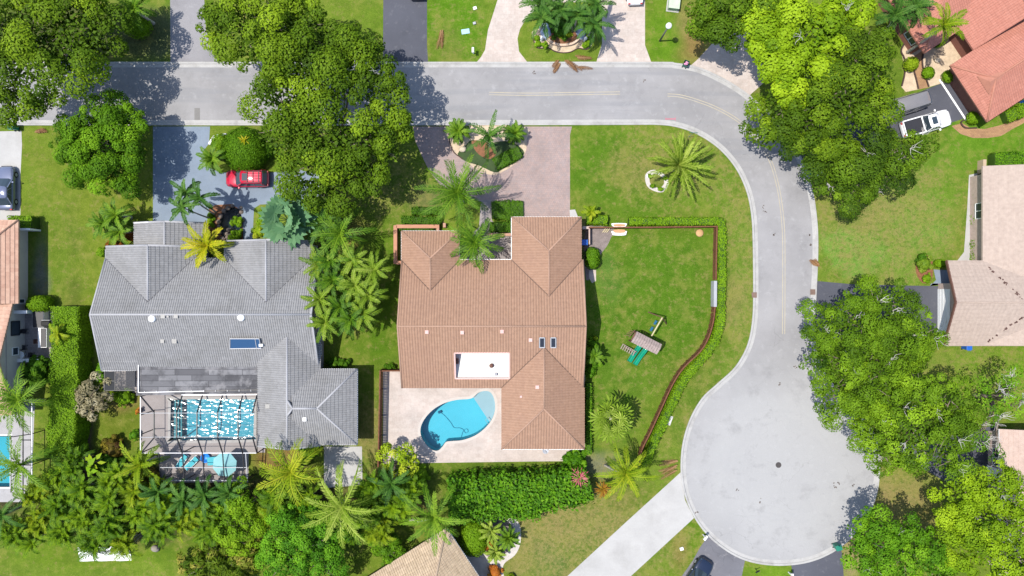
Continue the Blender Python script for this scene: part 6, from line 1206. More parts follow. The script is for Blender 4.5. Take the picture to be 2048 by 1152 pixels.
ln_edge([(1822, 72), (1808, 88), (1801.5, 103), (1808, 118), (1809, 145), (1803, 172)], 'dark edging on the outer side of the gravel bed', DK); ln_edge([(1848, 98), (1844, 118), (1846, 140), (1857, 174)], 'dark edging along the tan walk', DK); ln_edge([(1827, 142), (1832, 160), (1836, 178)], 'short dark edging beside the lime bush', DK); ln_edge([(1910, 79), (1912, 88), (1921, 99)], 'black garden hose on the cream gravel', MAT['black'], .06, .06, 'garden_hose'); ln_edge([(1927, 240), (1921, 246), (1930, 256), (1953, 256)], 'dark edging by the corner hedge of the salmon roofed house', DK)
ln_edge([(899, 254), (899, 282), (908, 305), (925, 317)], 'thin dark edging of the pink driveway bed', DK, .1, .1); ln_edge([(1068, 60), (1067, 80), (1075, 96), (1096, 96), (1110, 103), (1126, 106), (1142, 104), (1156, 97), (1172, 99), (1183, 93)], 'wavy dark edging of the island gravel bed', DK, .1, .1)
for px, py, rz, lab in ((1090, 61, .35, 'pale blue draped cover on the left of the island bed'), (1164, 61, -.35, 'pale blue draped cover on the right of the island bed')):
    o_ = empty('draped_cover', W(px, py), lab, 'draped cover', None, rz); M_ = pm('pale_blue_cloth', (.30, .37, .50), var=.15, scale=2); V = [(0, .1, 1.7)]; n_ = 16
    for k in range(n_):
        a = 6.283*k/n_; r_ = .72+.10*math.sin(k*2.3); V.append((r_*math.cos(a)*.85, r_*math.sin(a)*1.1-(.35 if math.sin(a) < -.7 else 0), .05))
    for k in range(n_): a = 6.283*k/n_; V.append((.36*math.cos(a), .45*math.sin(a), 1.2+.05*math.sin(k*1.9)))
    MB().add(V, [(0, n_+1+k, n_+1+(k+1) % n_) for k in range(n_)]+[(n_+1+k, 1+k, 1+(k+1) % n_, n_+1+(k+1) % n_) for k in range(n_)]).build('cloth', M_, o_, smooth=True, local=True)
for px, py, lab in ((1083, 80, 'small white garden statue left of the retaining wall'), (1170, 81, 'small white garden statue right of the retaining wall')): o_ = empty('garden_statue', W(px, py), lab, 'garden statue'); MB().lathe([(.2, 0), (.22, .1), (.1, .2), (.16, .45), (.18, .7), (.08, .85), (.12, .98), (.02, 1.1)], W(px, py), 12).build('figure', MAT['white'], o_, smooth=True)
c5 = empty('stepping_stones', W(1150, 424), 'pale slab strip by the corner of the red roofed house', 'slab'); MB().prism([tuple(W(*q).xy) for q in ((1139, 420), (1150, 419), (1156, 434), (1140, 434))], .0, .06).build('slab', M_CONC, c5)
ac = empty('air_conditioner', W(58, 762), 'black air conditioner unit by the left house', 'air conditioner'); p = W(58, 760); MB().obox((p.x, p.y, 0), .8, .8, .8).build('cabinet', MAT['dark'], ac, bevel=.03); MB().lathe([(.3, .8), (.32, .84), (.05, .85)], p, 16).build('fan_grille', MAT['steel'], ac)
ac = empty('air_conditioner', W(1145, 905), 'grey air conditioner unit at the corner of the pool patio', 'air conditioner'); p = W(1147, 903); MB().obox((p.x, p.y, 0), .8, .7, .7).build('cabinet', MAT['steel'], ac, bevel=.03); MB().lathe([(.26, .7), (.28, .74), (.05, .75)], p, 16).build('fan_grille', MAT['dark'], ac)
# ---------------- broad trees ----------------
tree('shade_tree', 'huge olive green tree filling the top left corner', [(70,40,85,10),(150,60,75,10),(60,120,80,10.5),(135,112,62,10),(30,200,50,8),(182,98,42,8),(0,60,70,10),(195,30,45,8)], MAT['olive'], 1, base=(95,115), dens=26, leaf=.36)
tree('round_tree', 'rounded bright green tree overhanging the blue driveway', [(206,286,74,7.6,.85),(160,265,48,6.4),(250,262,46,6.6),(225,335,50,6.2),(165,325,48,6.0),(205,235,46,6.4),(262,310,36,5.6),(135,290,30,5)], MAT['round'], 2, base=(215,293), dens=56, leaf=.27, lobe=(.5, 1.05), squash=.9, fill=1.5)
tree('shade_tree', 'olive green tree north of the street with branches over the kerb', [(470,30,62,10),(540,40,72,10.5),(610,50,62,10),(660,110,70,10),(560,110,68,10.5),(500,90,46,9),(700,100,45,9),(430,50,36,8)], MAT['olive'], 3, base=(590,78), dens=26, leaf=.36)
tree('shade_tree', 'great olive green tree spanning the street beside the red car', [(560,180,66,11),(640,170,66,11),(700,160,50,10),(770,160,40,9),(765,215,50,9.5),(800,250,36,8.5),(560,260,62,10.5),(640,260,74,11),(710,290,60,10),(770,290,46,9),(600,340,56,9),(680,350,56,8.5),(640,385,40,7.5),(735,345,36,8)], MAT['olive'], 4, base=(690,318), dens=26, leaf=.36, twigs=4)
tree('shade_tree', 'dark green tree by the paver driveway at the top edge', [(1420,15,44,9),(1470,30,52,9.5),(1450,58,34,8),(1510,10,50,9.5)], MAT['oak'], 5, base=(1450,55), dens=28, leaf=.34)
tree('lime_tree', 'bright lime green tree over the paver driveway', [(1560,50,60,10.5),(1620,70,66,11),(1680,40,54,10.5),(1580,120,58,10),(1650,130,50,10),(1545,100,46,9.5),(1590,170,40,9),(1700,10,40,10)], MAT['lime'], 6, base=(1590,95), dens=30, leaf=.38, aspect=.7, twigs=3)
tree('shade_tree', 'dark olive tree between the lime tree and the white pickup', [(1720,95,56,10),(1750,150,62,10),(1690,180,66,10.5),(1745,212,42,9.5),(1640,200,50,10),(1700,230,56,9.5),(1620,240,50,9),(1560,215,60,9),(1540,260,46,8),(1590,270,40,8),(1670,270,50,8.5),(1762,92,34,8.5)], MAT['olive'], 7, base=(1630,240), dens=27, leaf=.34)
tree('shade_tree', 'ragged olive tree on the outer kerb with bare twigs', [(1680,320,56,7.5),(1740,310,60,8),(1720,365,46,6.5),(1650,310,40,6.5),(1795,302,42,7.5),(1790,345,40,6.5),(1845,292,32,6.5),(1665,360,36,6)], MAT['lime' if 0 else 'oak'], 8, base=(1690,330), dens=28, leaf=.32, twigs=9)
tree('oak_tree', 'spreading flat crowned oak over the dark driveway', [(1740,600,46,8),(1790,610,46,7.5),(1700,630,52,8.5),(1650,670,52,8.5),(1720,690,62,9.5),(1790,670,56,9),(1850,665,40,8),(1680,740,52,8.5),(1640,720,36,8),(1760,750,60,9),(1670,800,44,7.5),(1730,800,46,8),(1825,700,38,7.5)], MAT['oakfresh'], 9, base=(1715,700), dens=40, leaf=.26, lobe=(.5, 1.0), twigs=10)
tree('oak_tree', 'dark dense oak east of the turning circle', [(1790,800,56,9),(1850,790,56,9.5),(1900,800,46,9),(1830,860,64,10),(1770,880,54,9),(1890,870,56,10),(1930,850,40,9),(1840,912,40,9),(1770,915,30,8),(1900,922,40,9),(1730,850,32,7.5)], MAT['oakfresh'], 10, base=(1800,850), dens=36, leaf=.27, lobe=(.5, 1.0), twigs=10)
tree('sparse_tree', 'thin half bare tree in front of the pink roofed house', [(2000,790,36,8),(2030,770,36,8),(1985,830,24,7),(1960,875,24,7),(2040,810,26,8),(1995,905,16,6)], MAT['fresh'], 11, base=(1950,790), dens=14, leaf=.27, fill=.15, twigs=16)
tree('shade_tree', 'bright yellow green tree filling the lower right corner', [(1930,990,52,9),(1990,985,56,9.5),(2040,1000,46,9),(1920,1040,46,8.5),(1980,1050,62,10),(2040,1070,50,10),(1950,1100,54,9),(2010,1120,56,10),(2050,1140,50,9.5)], MAT['lime'], 12, base=(1930,1010), dens=40, leaf=.27, lobe=(.5, 1.0), twigs=6)
tree('shade_tree', 'mid green tree on the kerb at the lower right', [(1735,1065,44,7.5),(1770,1090,46,8),(1725,1115,44,7.5),(1825,1060,34,7.5),(1858,1068,18,7),(1790,1130,52,8),(1850,1115,46,8),(1880,1140,36,7.5)], MAT['lime' if 0 else 'fresh'], 13, base=(1770,1070), dens=36, leaf=.28, lobe=(.5, 1.0), twigs=3)
tree('round_tree', 'dense bright green round tree at the bottom edge', [(605,1095,74,6.5,.8),(560,1080,46,5.6),(650,1080,46,5.6),(560,1130,48,5.4),(650,1130,46,5.4),(600,1050,44,5.4)], MAT['bright'], 14, base=(615,1085), dens=44, leaf=.26, lobe=(.4, .85))
tree('small_tree', 'small dark round tree beside the tan hip roof', [(770,1098,30,3.6,.9),(752,1085,20,3),(785,1112,20,3)], MAT['round'], 15, dens=55, leaf=.24, lobe=(.3, .55))
tree('flowering_tree', 'yellow green frangipani on the edge of the pool patio', [(800,918,28,4.6),(778,914,22,4),(820,932,20,4),(790,935,22,3.6)], MAT['yellowleaf'], 16, base=(792,926), dens=26, leaf=.34, lobe=(.35, .6), fill=.3)
tree('small_tree', 'bushy mid green tree among the palms near the screened deck', [(480,1010,44,5),(455,1045,42,4.6),(500,1050,42,4.6),(470,1080,30,4)], MAT['hedge'], 17, base=(478,1035), dens=44, leaf=.25, lobe=(.35, .7))
tree('small_tree', 'silvery pale flowering tree at the corner of the screened porch', [(188,782,26,3.4),(172,802,22,3),(205,800,18,2.8),(183,820,18,2.6)], MAT['palmdry'], 18, base=(195,798), dens=24, leaf=.45, lobe=(.4, .7), aspect=.35, fill=.4)
# ---------------- palms ----------------
palm('palm_tree', 'big dark feather palm in front of the red roofed house', 915, 385, 6.0, 74, MAT['palm'], 21, n=21, base=(925,405), wl=.66, nl=34, lw=.10, tint=.38)
palm('palm_tree', 'young palm with upright fronds over the front walk', 950, 485, 4.2, 54, MAT['palm'], 22, n=17, wl=.6, base=(948,482))
palm('palm_tree', 'tall palm with a frond over the kerb in the pink driveway bed', 978, 272, 4.0, 46, MAT['palmdark'], 23, n=10, wl=.42, base=(980,292), e_lo=.1)
palm('pygmy_palm', 'small round palm on the left of the pink driveway bed', 916, 262, 1.6, 25, MAT['palm'], 24, n=22, wl=.35, tr=.09, droop=1.5); palm('pygmy_palm', 'small round palm on the right of the pink driveway bed', 1030, 266, 1.6, 22, MAT['palm'], 25, n=22, wl=.32, tr=.09, droop=1.5)
palm('date_palm', 'spiky date palm on the lawn by the road curve', 1357, 330, 2.6, 60, MAT['palmpale'], 26, n=34, base=(1352,340), wl=.42, lw=.17, e_hi=1.35, e_lo=.15, droop=.55, tr=.3)
for i, (px, py, lab, bs) in enumerate(((372, 385, 'christmas palm nearest the red car in the group of three', (428,428)), (365, 415, 'christmas palm over the grey gable in the group of three', (423,438)), (400, 395, 'christmas palm closest to the garden pond in the group of three', (432,424)))): palm('palm_tree', lab, px, py, 5.6, 36, MAT['palmdark'], 30+i, n=8, base=bs, wl=.36, tr=.09, droop=1.6, lw=.16, group='christmas palms by the pond')
palm('palm_tree', 'golden yellow palm leaning over the grey roof', 414, 492, 4.6, 46, MAT['palmgold'], 33, n=13, base=(428,488), wl=.55, lw=.16, e_lo=.05, droop=1.1)
fanpalm('bismarck_palm', 'blue green fan palm with cupped leaves by the grey house', 576, 440, 4.4, 56, MAT['palmblue'], 34, n=17, R=1.75, nb=13, droop=.08, bw=1.35)
palm('palm_tree', 'dark feather palm between the fan palm and the lawn', 680, 468, 4.6, 62, MAT['palm'], 35, n=15, wl=.62)
palm('palm_tree', 'dark shaded palm below the great street tree', 645, 445, 4.0, 46, MAT['palmdark'], 36, n=13, wl=.5)
cl = [(660,520),(705,520),(748,540),(665,560),(710,570),(640,600),(680,615),(735,590),(650,645),(700,640),(638,530),(725,630)]
nm = ['topmost by the feather palm', 'second along the top', 'farthest out over the lawn at the top', 'against the grey eave', 'in the middle of the clump', 'lowest eave side', 'centre bottom', 'lawn side of the middle', 'bottom corner over the grey roof', 'bottom by the lawn', 'squeezed beside the grey gable', 'lawn side near the bottom']
for i, (px, py) in enumerate(cl): palm('palm_tree', 'pale tipped palm head, '+nm[i], px, py, 4.8-.12*(i % 4), 37, MAT['palmpale'] if i % 3 else MAT['palm'], 40+i, n=15, wl=.42, tr=.09, droop=1.35, lw=.13, tint=.32, group='palm clump by the grey house')
palm('palm_tree', 'wispy dark palm on the lawn west of the grey house, upper', 232, 430, 3.0, 34, MAT['palm'], 60, n=13, wl=.42); palm('palm_tree', 'wispy dark palm on the lawn west of the grey house, outer', 208, 448, 2.8, 32, MAT['palm'], 61, n=13, wl=.42); palm('palm_tree', 'wispy dark palm touching the grey gable wall', 238, 462, 2.6, 32, MAT['palm'], 62, n=13, wl=.42)
palm('palm_tree', 'feathery palm beside the clipped shrub on the blue driveway', 424, 318, 3.0, 30, MAT['palm'], 63, n=14, wl=.42, base=(436,318)); 
fanpalm('fan_palm', 'pale green fan palm in the play yard', 1222, 838, 3.6, 46, MAT['palmpale'], 64, n=17, R=1.35, nb=13, droop=.5)
palm('palm_tree', 'yellow green palm with a pale trunk at the hedge end', 1252, 948, 5.2, 54, MAT['palmyellow'], 65, n=15, base=(1210,930), wl=.55, tr=.12)
palm('coconut_palm', 'large coconut palm with wide curved fronds at the bottom', 683, 1014, 6.2, 78, MAT['palmpale'], 66, n=17, base=(690,1000), wl=.62, droop=1.15, lw=.12, nl=34)
palm('coconut_palm', 'droopy windblown coconut palm by the concrete pad', 582, 945, 6.0, 72, MAT['palmyellow'], 67, n=18, base=(590,935), wl=.78, droop=1.7)
palm('palm_tree', 'curved green palm leaning over the tan hip roof', 868, 1035, 6.0, 72, MAT['palm'], 68, n=12, base=(822,1040), wl=.55, tint=.6, nl=30)
palm('palm_tree', 'bluish dark palm at the end of the patio fence', 782, 968, 4.2, 46, MAT['palmdark'], 69, n=12, wl=.42, lw=.14)
palm('coconut_palm', 'bushy palm beside the left house patio', 36, 800, 5.5, 62, MAT['palm'], 70, n=17, base=(90,800), wl=.7, tint=.55)
palm('coconut_palm', 'large palm over the turquoise pool at the left edge', 40, 930, 5.6, 66, MAT['palm'], 71, n=13, wl=.6, droop=1.0, tint=.6, base=(52,925))
palm('palm_tree', 'bright palm at the corner of the screen enclosure', 280, 930, 3.4, 48, MAT['palmyellow'], 72, n=12, wl=.5, lw=.16, tint=.35, droop=1.1)
for i, (px, py, lab, m) in enumerate(((316, 984, 'dark palm below the cage corner', 'palmdark'), (408, 990, 'dark palm under the loungers', 'palmdark'), (458, 986, 'dark palm under the teal parasol', 'palmdark'), (366, 1000, 'low dark palm in the planting below the cage', 'palmdark'))): palm('palm_tree', lab, px, py, 4.0, 37, MAT[m], 73+i, n=12, wl=.42, lw=.15, tr=.1, group='dark palms below the cage')
for i, (px, py, lab) in enumerate(((1084, 36, 'dark palm over the left draped cover'), (1118, 20, 'tall dark palm at the back of the island bed'), (1155, 30, 'dark palm at the middle of the island bed'), (1184, 48, 'dark palm casting a shadow on the cream pavers'), (1190, 8, 'dark palm at the top edge of the island bed'), (1082, 8, 'dark palm at the top left of the island bed'))): palm('palm_tree', lab, px, py, 4.4, 40, MAT['palmdark'], 80+i, n=13, wl=.42, tr=.1, lw=.14, group='palms on the driveway island', base=(px-(px-1024)*.05, py+26))
palm('palm_tree', 'feather palm over the round shrub at the top left', 268, 18, 4.0, 36, MAT['palm'], 90, n=14, wl=.5)
palm('palm_tree', 'dark palm beside the gravel bed at the top right', 1790, 30, 4.4, 40, MAT['palmdark'], 91, n=13, wl=.55, base=(1768,66)); palm('palm_tree', 'dark palm at the top edge next to the salmon roof', 1830, 12, 4.2, 38, MAT['palmdark'], 92, n=13, wl=.55)
palm('coconut_palm', 'tall slender palm with a long pale trunk over the salmon roof', 1888, 50, 8.5, 42, MAT['palmyellow'], 93, n=11, base=(1815,104), wl=.55, tr=.14, tint=.4)
for i, (px, py, m, r_, lab) in enumerate(((982, 1062, 'palmpale', 24, 'small pale fan palm in the white gravel ring'), (1016, 1076, 'palm', 24, 'small bright palm on the edge of the white gravel ring'), (990, 1104, 'palmpale', 20, 'small pale palm at the foot of the white gravel ring'))): palm('pygmy_palm', lab, px, py, 1.8, r_, MAT[m], 95+i, n=20, wl=.3, tr=.08, e_hi=1.3, droop=1.0)
palm('agave', 'yellow green starburst plant on the clipped mound', 488, 281, 3.1, 10, MAT['palmgold'], 99, n=16, wl=.1, tr=.05, droop=.5, cat='agave', nl=6)
palm('fan_plant', 'yellow green fan shaped plant by the garage corner', 1182, 424, 1.6, 16, MAT['palmyellow'], 100, n=10, wl=.3, tr=.06, cat='plant')
for px, py, m, r_, lab, s_ in ((1159, 955, 'pinkleaf', 19, 'pink cordyline rosette beside the long hedge', 101), (1206, 978, 'redleaf', 16, 'red cordyline rosette beside the yellow green palm', 102)): palm('cordyline', lab, px, py, 2.4, r_, MAT[m], s_, n=34, wl=.10, tr=.06, droop=.7, lw=.16, nl=8, cat='cordyline', e_lo=.1)
palm('palm_tree', 'half hidden palm in the side yard by the red roofed house', 1188, 712, 2.2, 20, MAT['palm'], 103, n=12, wl=.3, tr=.07)
palm('palm_tree', 'young palm in the tall hedge by the outdoor kitchen', 116, 668, 3.2, 22, MAT['palmyellow'], 104, n=9, wl=.32, tr=.07)
palm('palm_tree', 'grey green palm frond cluster at the lower left edge', 5, 1030, 4.6, 42, MAT['palmdark'], 105, n=10, wl=.4)
# areca palm planting along the bottom left
AR = [(75,985),(110,960),(165,985),(120,1015),(80,1040),(170,1030),(215,1005),(225,1050),(265,985),(285,1030),(330,1010),(320,1055),(375,1040),(60,1075),(130,1065),(190,1084),(250,1086),(405,1010),(420,1060),(140,930),(320,990),(230,955),(30,1062),(555,1000),(540,1035),(610,1010),(740,980),(735,1030),(760,1060),(800,1010),(820,985),(700,1060)]
ad = ['at the far lower left corner', 'topmost at the end of the tall hedge', 'with big leaves under the tall hedge', 'left of the middle', 'low on the left', 'in the dense middle', 'behind the corner palm', 'above the white sheet', 'near the red croton', 'right of the white sheet', 'below the dark palms', 'on the lawn edge beside the boulder', 'under the loungers deck', 'at the bottom left lawn', 'above the left end of the white sheet', 'directly above the white sheet', 'above the right end of the white sheet', 'between two dark palms', 'beside the bushy mid green tree', 'against the shaded hedge side', 'at the cage corner', 'under the bright corner palm', 'at the left picture edge', 'under the droopy coconut palm', 'right of the bushy mid green tree', 'by the concrete pad', 'at the patio fence end', 'beside the large coconut palm', 'above the small dark round tree', 'left of the long hedge', 'under the frangipani', 'below the large coconut palm']
for i, (px, py) in enumerate(AR): palm('areca_palm', 'clumping areca palm '+ad[i], px, py, 3.6+.3*((i*5) % 4)-.4, 40, MAT['areca'] if i % 4 else MAT['palmyellow'], 110+i, n=11, heads=5, spread=.95, wl=.42, tr=.05, droop=1.25, lw=.09, nl=22, tint=.5+.10*((i*3) % 4-1.5), e_hi=1.35, e_lo=.1, lv=(.55, 1.12), group='areca palms along the lower gardens')
for i, (px, py, r_, h_, m_, lab) in enumerate(((120, 1000, 34, 2.6, 'hedgedark', 'dark shrub mass under the areca palms at the lower left'), (200, 1060, 34, 2.6, 'hedgedark', 'dark shrub mass above the white sheet'), (290, 1000, 34, 2.4, 'hedgedark', 'dark shrub mass between the areca palms and the cage'), (360, 1020, 34, 2.4, 'hedge', 'lighter shrub mass below the loungers'), (420, 1035, 30, 2.4, 'hedgedark', 'dark shrub mass beside the bushy mid green tree'), (160, 1000, 30, 3.0, 'hedge', 'rounded shrub in the middle of the areca planting'), (545, 1010, 30, 2.4, 'hedgedark', 'dark shrub mass under the droopy coconut palm'), (740, 1040, 34, 2.2, 'hedge', 'bright shrub mass right of the large coconut palm'), (650, 1045, 26, 2.2, 'hedgedark', 'dark shrub behind the dense round tree'))): bush('bush', lab, px, py, r_, h_, MAT[m_], 400+i, leaf=.24, dens=40)
for i, (px, py) in enumerate(((1300, 352), (1306, 372), (1322, 378), (1330, 356))): bush('small_bush', 'small bush in the white stone ring, '+('north west', 'south west', 'south east', 'north east')[i]+' side', px, py, 5, .5, MAT['hedge'], 420+i, leaf=.12)
# ---------------- hedges and shrubs ----------------
gz = lambda pts: [tuple(W(*p)[:2]) for p in pts]
strip_hedge('clipped_hedge', 'tall flat topped hedge between the left house and the grey house', gz([(160,612),(159,700),(156,800),(149,905)]), 2.9, 2.6, MAT['hedge'], 200, leaf=.14, dens=300, rough=.12)
strip_hedge('clipped_hedge', 'clipped hedge along the top fence of the play yard', gz([(1256,444),(1440,444)]), .75, 1.0, MAT['hedge'], 201)
strip_hedge('clipped_hedge', 'clipped hedge outside the brown fence following the road', gz([(1438,442),(1439,520),(1438,600),(1436,650),(1425,682),(1404,712),(1372,745),(1352,780),(1331,825),(1308,875),(1291,912),(1287,932)]), .82, 1.05, MAT['hedge'], 202)
strip_hedge('long_hedge', 'long thick glossy hedge below the pool patio', gz([(905,985),(960,975),(1040,975),(1110,970),(1175,955)]), 3.6, 2.4, MAT['clusia'], 203, leaf=.34, dens=90, rough=.42)
strip_hedge('long_hedge', 'glossy hedge end stepping down beside the long hedge', gz([(900,1010),(990,1005),(1080,1000)]), 2.4, 1.9, MAT['clusia'], 204, leaf=.32, dens=90, rough=.40)
strip_hedge('clipped_hedge', 'narrow bright hedge against the east wall of the red roofed house', gz([(1176,765),(1176,905)]), .55, .9, MAT['fresh'], 205, dens=220)
strip_hedge('clipped_hedge', 'front hedge row nearest the lawn left of the big dark palm', gz([(825,423),(884,423)]), .75, .8, MAT['hedgedark'], 206, dens=220); strip_hedge('clipped_hedge', 'front hedge row against the terracotta planter', gz([(805,441),(882,443)]), .75, .8, MAT['hedgedark'], 207, dens=220)
strip_hedge('clipped_hedge', 'clipped hedge beside the front walk of the red roofed house', gz([(980,455),(1022,455)]), 1.0, .9, MAT['hedgedark'], 208, dens=220)
strip_hedge('clipped_hedge', 'upper narrow hedge along the pale tan house', gz([(1950,378),(1948,452)]), .75, .9, MAT['hedge'], 209, dens=220); strip_hedge('clipped_hedge', 'lower narrow hedge along the pale tan house', gz([(1947,479),(1946,520)]), .65, .8, MAT['hedge'], 210, dens=220)
strip_hedge('clipped_hedge', 'clipped hedge at the corner of the left house by the white driveway', gz([(34,447),(80,447)]), 1.3, 1.4, MAT['hedge'], 211)
strip_hedge('clipped_hedge', 'clipped hedge behind the salmon roofed house', gz([(2002,238),(2080,205)]), 1.3, 1.0, MAT['hedge'], 212)
strip_hedge('clipped_hedge', 'green hedge at the top of the pale tan house', gz([(1975,325),(2060,325)]), 1.8, 1.3, MAT['fresh'], 213)
strip_hedge('planter_shrubs', 'dark shrubs inside the terracotta planter', gz([(800,458),(868,458)]), .35, .5, MAT['hedgedark'], 214, dens=150)
strip_hedge('clipped_hedge', 'small boxy hedge by the garage of the red roofed house', gz([(1172,440),(1212,442)]), 1.0, 1.0, MAT['hedge'], 215, dens=220)
strip_hedge('groundcover_bed', 'square block of dark clipped groundcover beside the front walk', gz([(984,421),(1046,421)]), 2.0, .4, MAT['hedgedark'], 217, dens=240)
strip_hedge('groundcover_mound', 'low dark clipped mound in the pink driveway bed', gz([(990,330),(1040,305)]), 1.3, .55, MAT['hedgedark'], 216, dens=220)
bush('clipped_mound', 'big clipped dome shrub beside the blue driveway', 486, 298, 43, 3.3, MAT['round'], 220, leaf=.15, dens=120)
bush('bush', 'yellow green shrub left of the clipped dome', 440, 285, 18, 1.3, MAT['hedge'], 221); bush('bush', 'dark shrub right of the clipped dome', 530, 300, 18, 1.8, MAT['hedgedark'], 222)
bush('bush', 'oval clipped shrub by the side yard of the red roofed house', 1185, 516, 15, 1.6, MAT['round'], 223, rp2=22)
bush('bush', 'round shrub under the palm at the top left', 272, 48, 26, 2.2, MAT['hedge'], 224)
bush('bush', 'round bright shrub by the outdoor kitchen wall', 78, 607, 24, 1.9, MAT['hedge'], 225, rp2=16); bush('bush', 'dark green shrub below the stone patio', 70, 742, 22, 1.8, MAT['hedgedark'], 226, rp2=30)
bush('bush', 'lime yellow round bush in the cream gravel bed', 1824, 127, 14, 1.4, MAT['yellowleaf'], 227); bush('bush', 'large round green bush under the slender palm', 1842, 64, 22, 2.2, MAT['hedge'], 228); bush('bush', 'small round bush below the slender palm', 1876, 85, 9, 1.0, MAT['hedgedark'], 229)
bush('bush', 'oval bush in the cream gravel near the dark driveway', 1858, 145, 12, .9, MAT['hedge'], 230, rp2=9); bush('bush', 'square clipped bush at the garage corner of the salmon house', 1898, 152, 12, 1.1, MAT['hedge'], 231); bush('bush', 'clipped bush at the south corner of the salmon garage', 1949, 235, 13, 1.2, MAT['hedge'], 232)
bush('bush', 'pale flowering bush by the tan house entry', 1850, 528, 15, 1.3, MAT['palmpale'], 233); bush('bush', 'dark green bush at the entry bed of the tan house', 1845, 514, 9, 1.0, MAT['hedgedark'], 234); bush('bush', 'yellow green clipped bush under the tan eave', 1881, 527, 12, .8, MAT['hedge'], 235, rp2=8); bush('bush', 'green bush at the bottom of the entry bed', 1856, 556, 9, .8, MAT['hedge'], 236)
bush('bush', 'yellow and red croton bush at the end of the shaded hedge', 222, 898, 22, 1.8, MAT['croton'], 237); bush('bush', 'dark shrub mass below the croton', 212, 930, 26, 2.0, MAT['hedgedark'], 238); bush('bush', 'red and yellow croton beside the cage', 300, 950, 16, 1.4, MAT['croton'], 239); bush('bush', 'yellow bush by the screened porch', 222, 790, 18, 1.3, MAT['yellowleaf'], 240, rp2=12)
bush('bush', 'mid green bush against the screened porch', 245, 795, 18, 1.4, MAT['hedge'], 241); bush('bush', 'golden croton under the red clay wall', 275, 822, 6, .9, MAT['orangeleaf'], 242); bush('bush', 'orange croton under the bright corner palm', 268, 870, 10, 1.0, MAT['fresh'], 243)
bush('bush', 'large clipped bush on the white gravel walk', 948, 1078, 27, 1.9, MAT['hedge'], 244, rp2=36); bush('bush', 'orange leaved bush in the white gravel ring', 978, 1092, 13, 1.0, MAT['orangeleaf'], 245); bush('bush', 'orange bush at the bottom by the gravel walk', 990, 1146, 13, 1.2, MAT['orangeleaf'], 246); bush('bush', 'small yellow bush at the bottom edge beside the gravel walk', 1022, 1156, 10, .9, MAT['yellowleaf'], 247)
bush('bush', 'yellow shrub at the entry of the grey roofed house', 520, 462, 13, 1.1, MAT['yellowleaf'], 248); bush('bush', 'green mound by the entry lawn of the grey house', 528, 438, 14, .7, MAT['hedge'], 249); bush('bush', 'upper yellow green shrub on the pond bank', 474, 444, 10, .9, MAT['hedge'], 250); bush('bush', 'lower green shrub on the pond bank', 472, 469, 12, .9, MAT['hedge'], 251); bush('bush', 'narrow shrub on the drive side of the pond', 421, 440, 6, .7, MAT['hedge'], 252, rp2=14)
bush('bush', 'dark shrub row by the island bed palms', 1122, 55, 20, 1.3, MAT['hedgedark'], 253); bush('bush', 'yellow green low plants on the retaining wall', 1130, 70, 14, .7, MAT['yellowleaf'], 254, rp2=6)
for i, (px, py, lab) in enumerate(((1074, 76, 'tiny round bush at the left of the island bed'), (1078, 88, 'left of two tiny bushes by the white statue'), (1088, 89, 'right of two tiny bushes by the white statue'), (1178, 72, 'tiny round bush at the right of the island bed'), (1177, 86, 'tiny bush beside the right white statue'), (1171, 91, 'tiny bush lowest on the right of the island bed'))): bush('small_bush', lab, px, py, 6, .6, MAT['hedge'], 260+i, leaf=.12, dens=130, group='small bushes on the island bed')
for i, (px, py, lab) in enumerate(((1186, 690, 'upper glossy plant against the east wall'), (1190, 725, 'lower glossy plant against the east wall'), (1182, 740, 'small glossy plant at the foot of the east wall'))): bush('bush', lab, px, py, 11, 1.3, MAT['fresh'], 270+i, leaf=.26, dens=26)
bush('bush', 'tiny yellow green ball in the side yard', 1191, 676, 4, .9, MAT['yellowleaf'], 275)
bush('bush', 'dark green shrub beside the grey house east wall', 675, 726, 22, 1.0, MAT['hedgedark'], 276, rp2=8); bush('bush', 'small shrubs at the pool patio corner fence', 780, 733, 12, .8, MAT['hedgedark'], 277, rp2=5)
bush('bush', 'reddish bush on the west wall of the grey house', 226, 490, 12, .9, MAT['redleaf'], 278); bush('bush', 'bright bush at the northwest corner of the grey house', 205, 506, 10, 1.1, MAT['hedge'], 279); bush('bush', 'red brown bush against the grey gable', 258, 472, 9, 1.1, MAT['redleaf'], 280)
bush('bush', 'green bush beside the gate of the screened porch', 200, 745, 9, 1.0, MAT['fresh'], 281, rp2=18)
bush('bush', 'bright green bush at the frangipani foot', 838, 952, 20, 1.6, MAT['hedge'], 282); bush('bush', 'dark green bush under the bluish palm', 808, 985, 26, 1.9, MAT['hedgedark'], 283); bush('bush', 'bush at the corner of the long hedge near the cordyline', 1150, 925, 22, 1.9, MAT['clusia'], 284, leaf=.25); bush('bush', 'bright clipped bush at the corner of the pool patio', 1168, 905, 8, .9, MAT['fresh'], 285)
bush('bush', 'dark bush between the concrete pad and the coconut palm', 615, 905, 20, 1.4, MAT['hedgedark'], 286); bush('bush', 'bronze green bush by the back wall of the grey house', 612, 885, 14, 1.2, MAT['orangeleaf'], 287, rp2=8)
tree('variegated_shrub', 'streaky bronze green shrub cluster at the bottom edge', [(430,1125,40,2.6),(390,1135,36,2.4),(470,1130,40,2.6),(500,1110,30,2.4),(420,1095,26,2.2)], leafmat('variegated_leaves', (.03, .07, .004), (.10, .16, .008), (.34, .30, .06)), 288, dens=16, leaf=.75, lobe=(.35, .6), aspect=.22, cat='shrub')
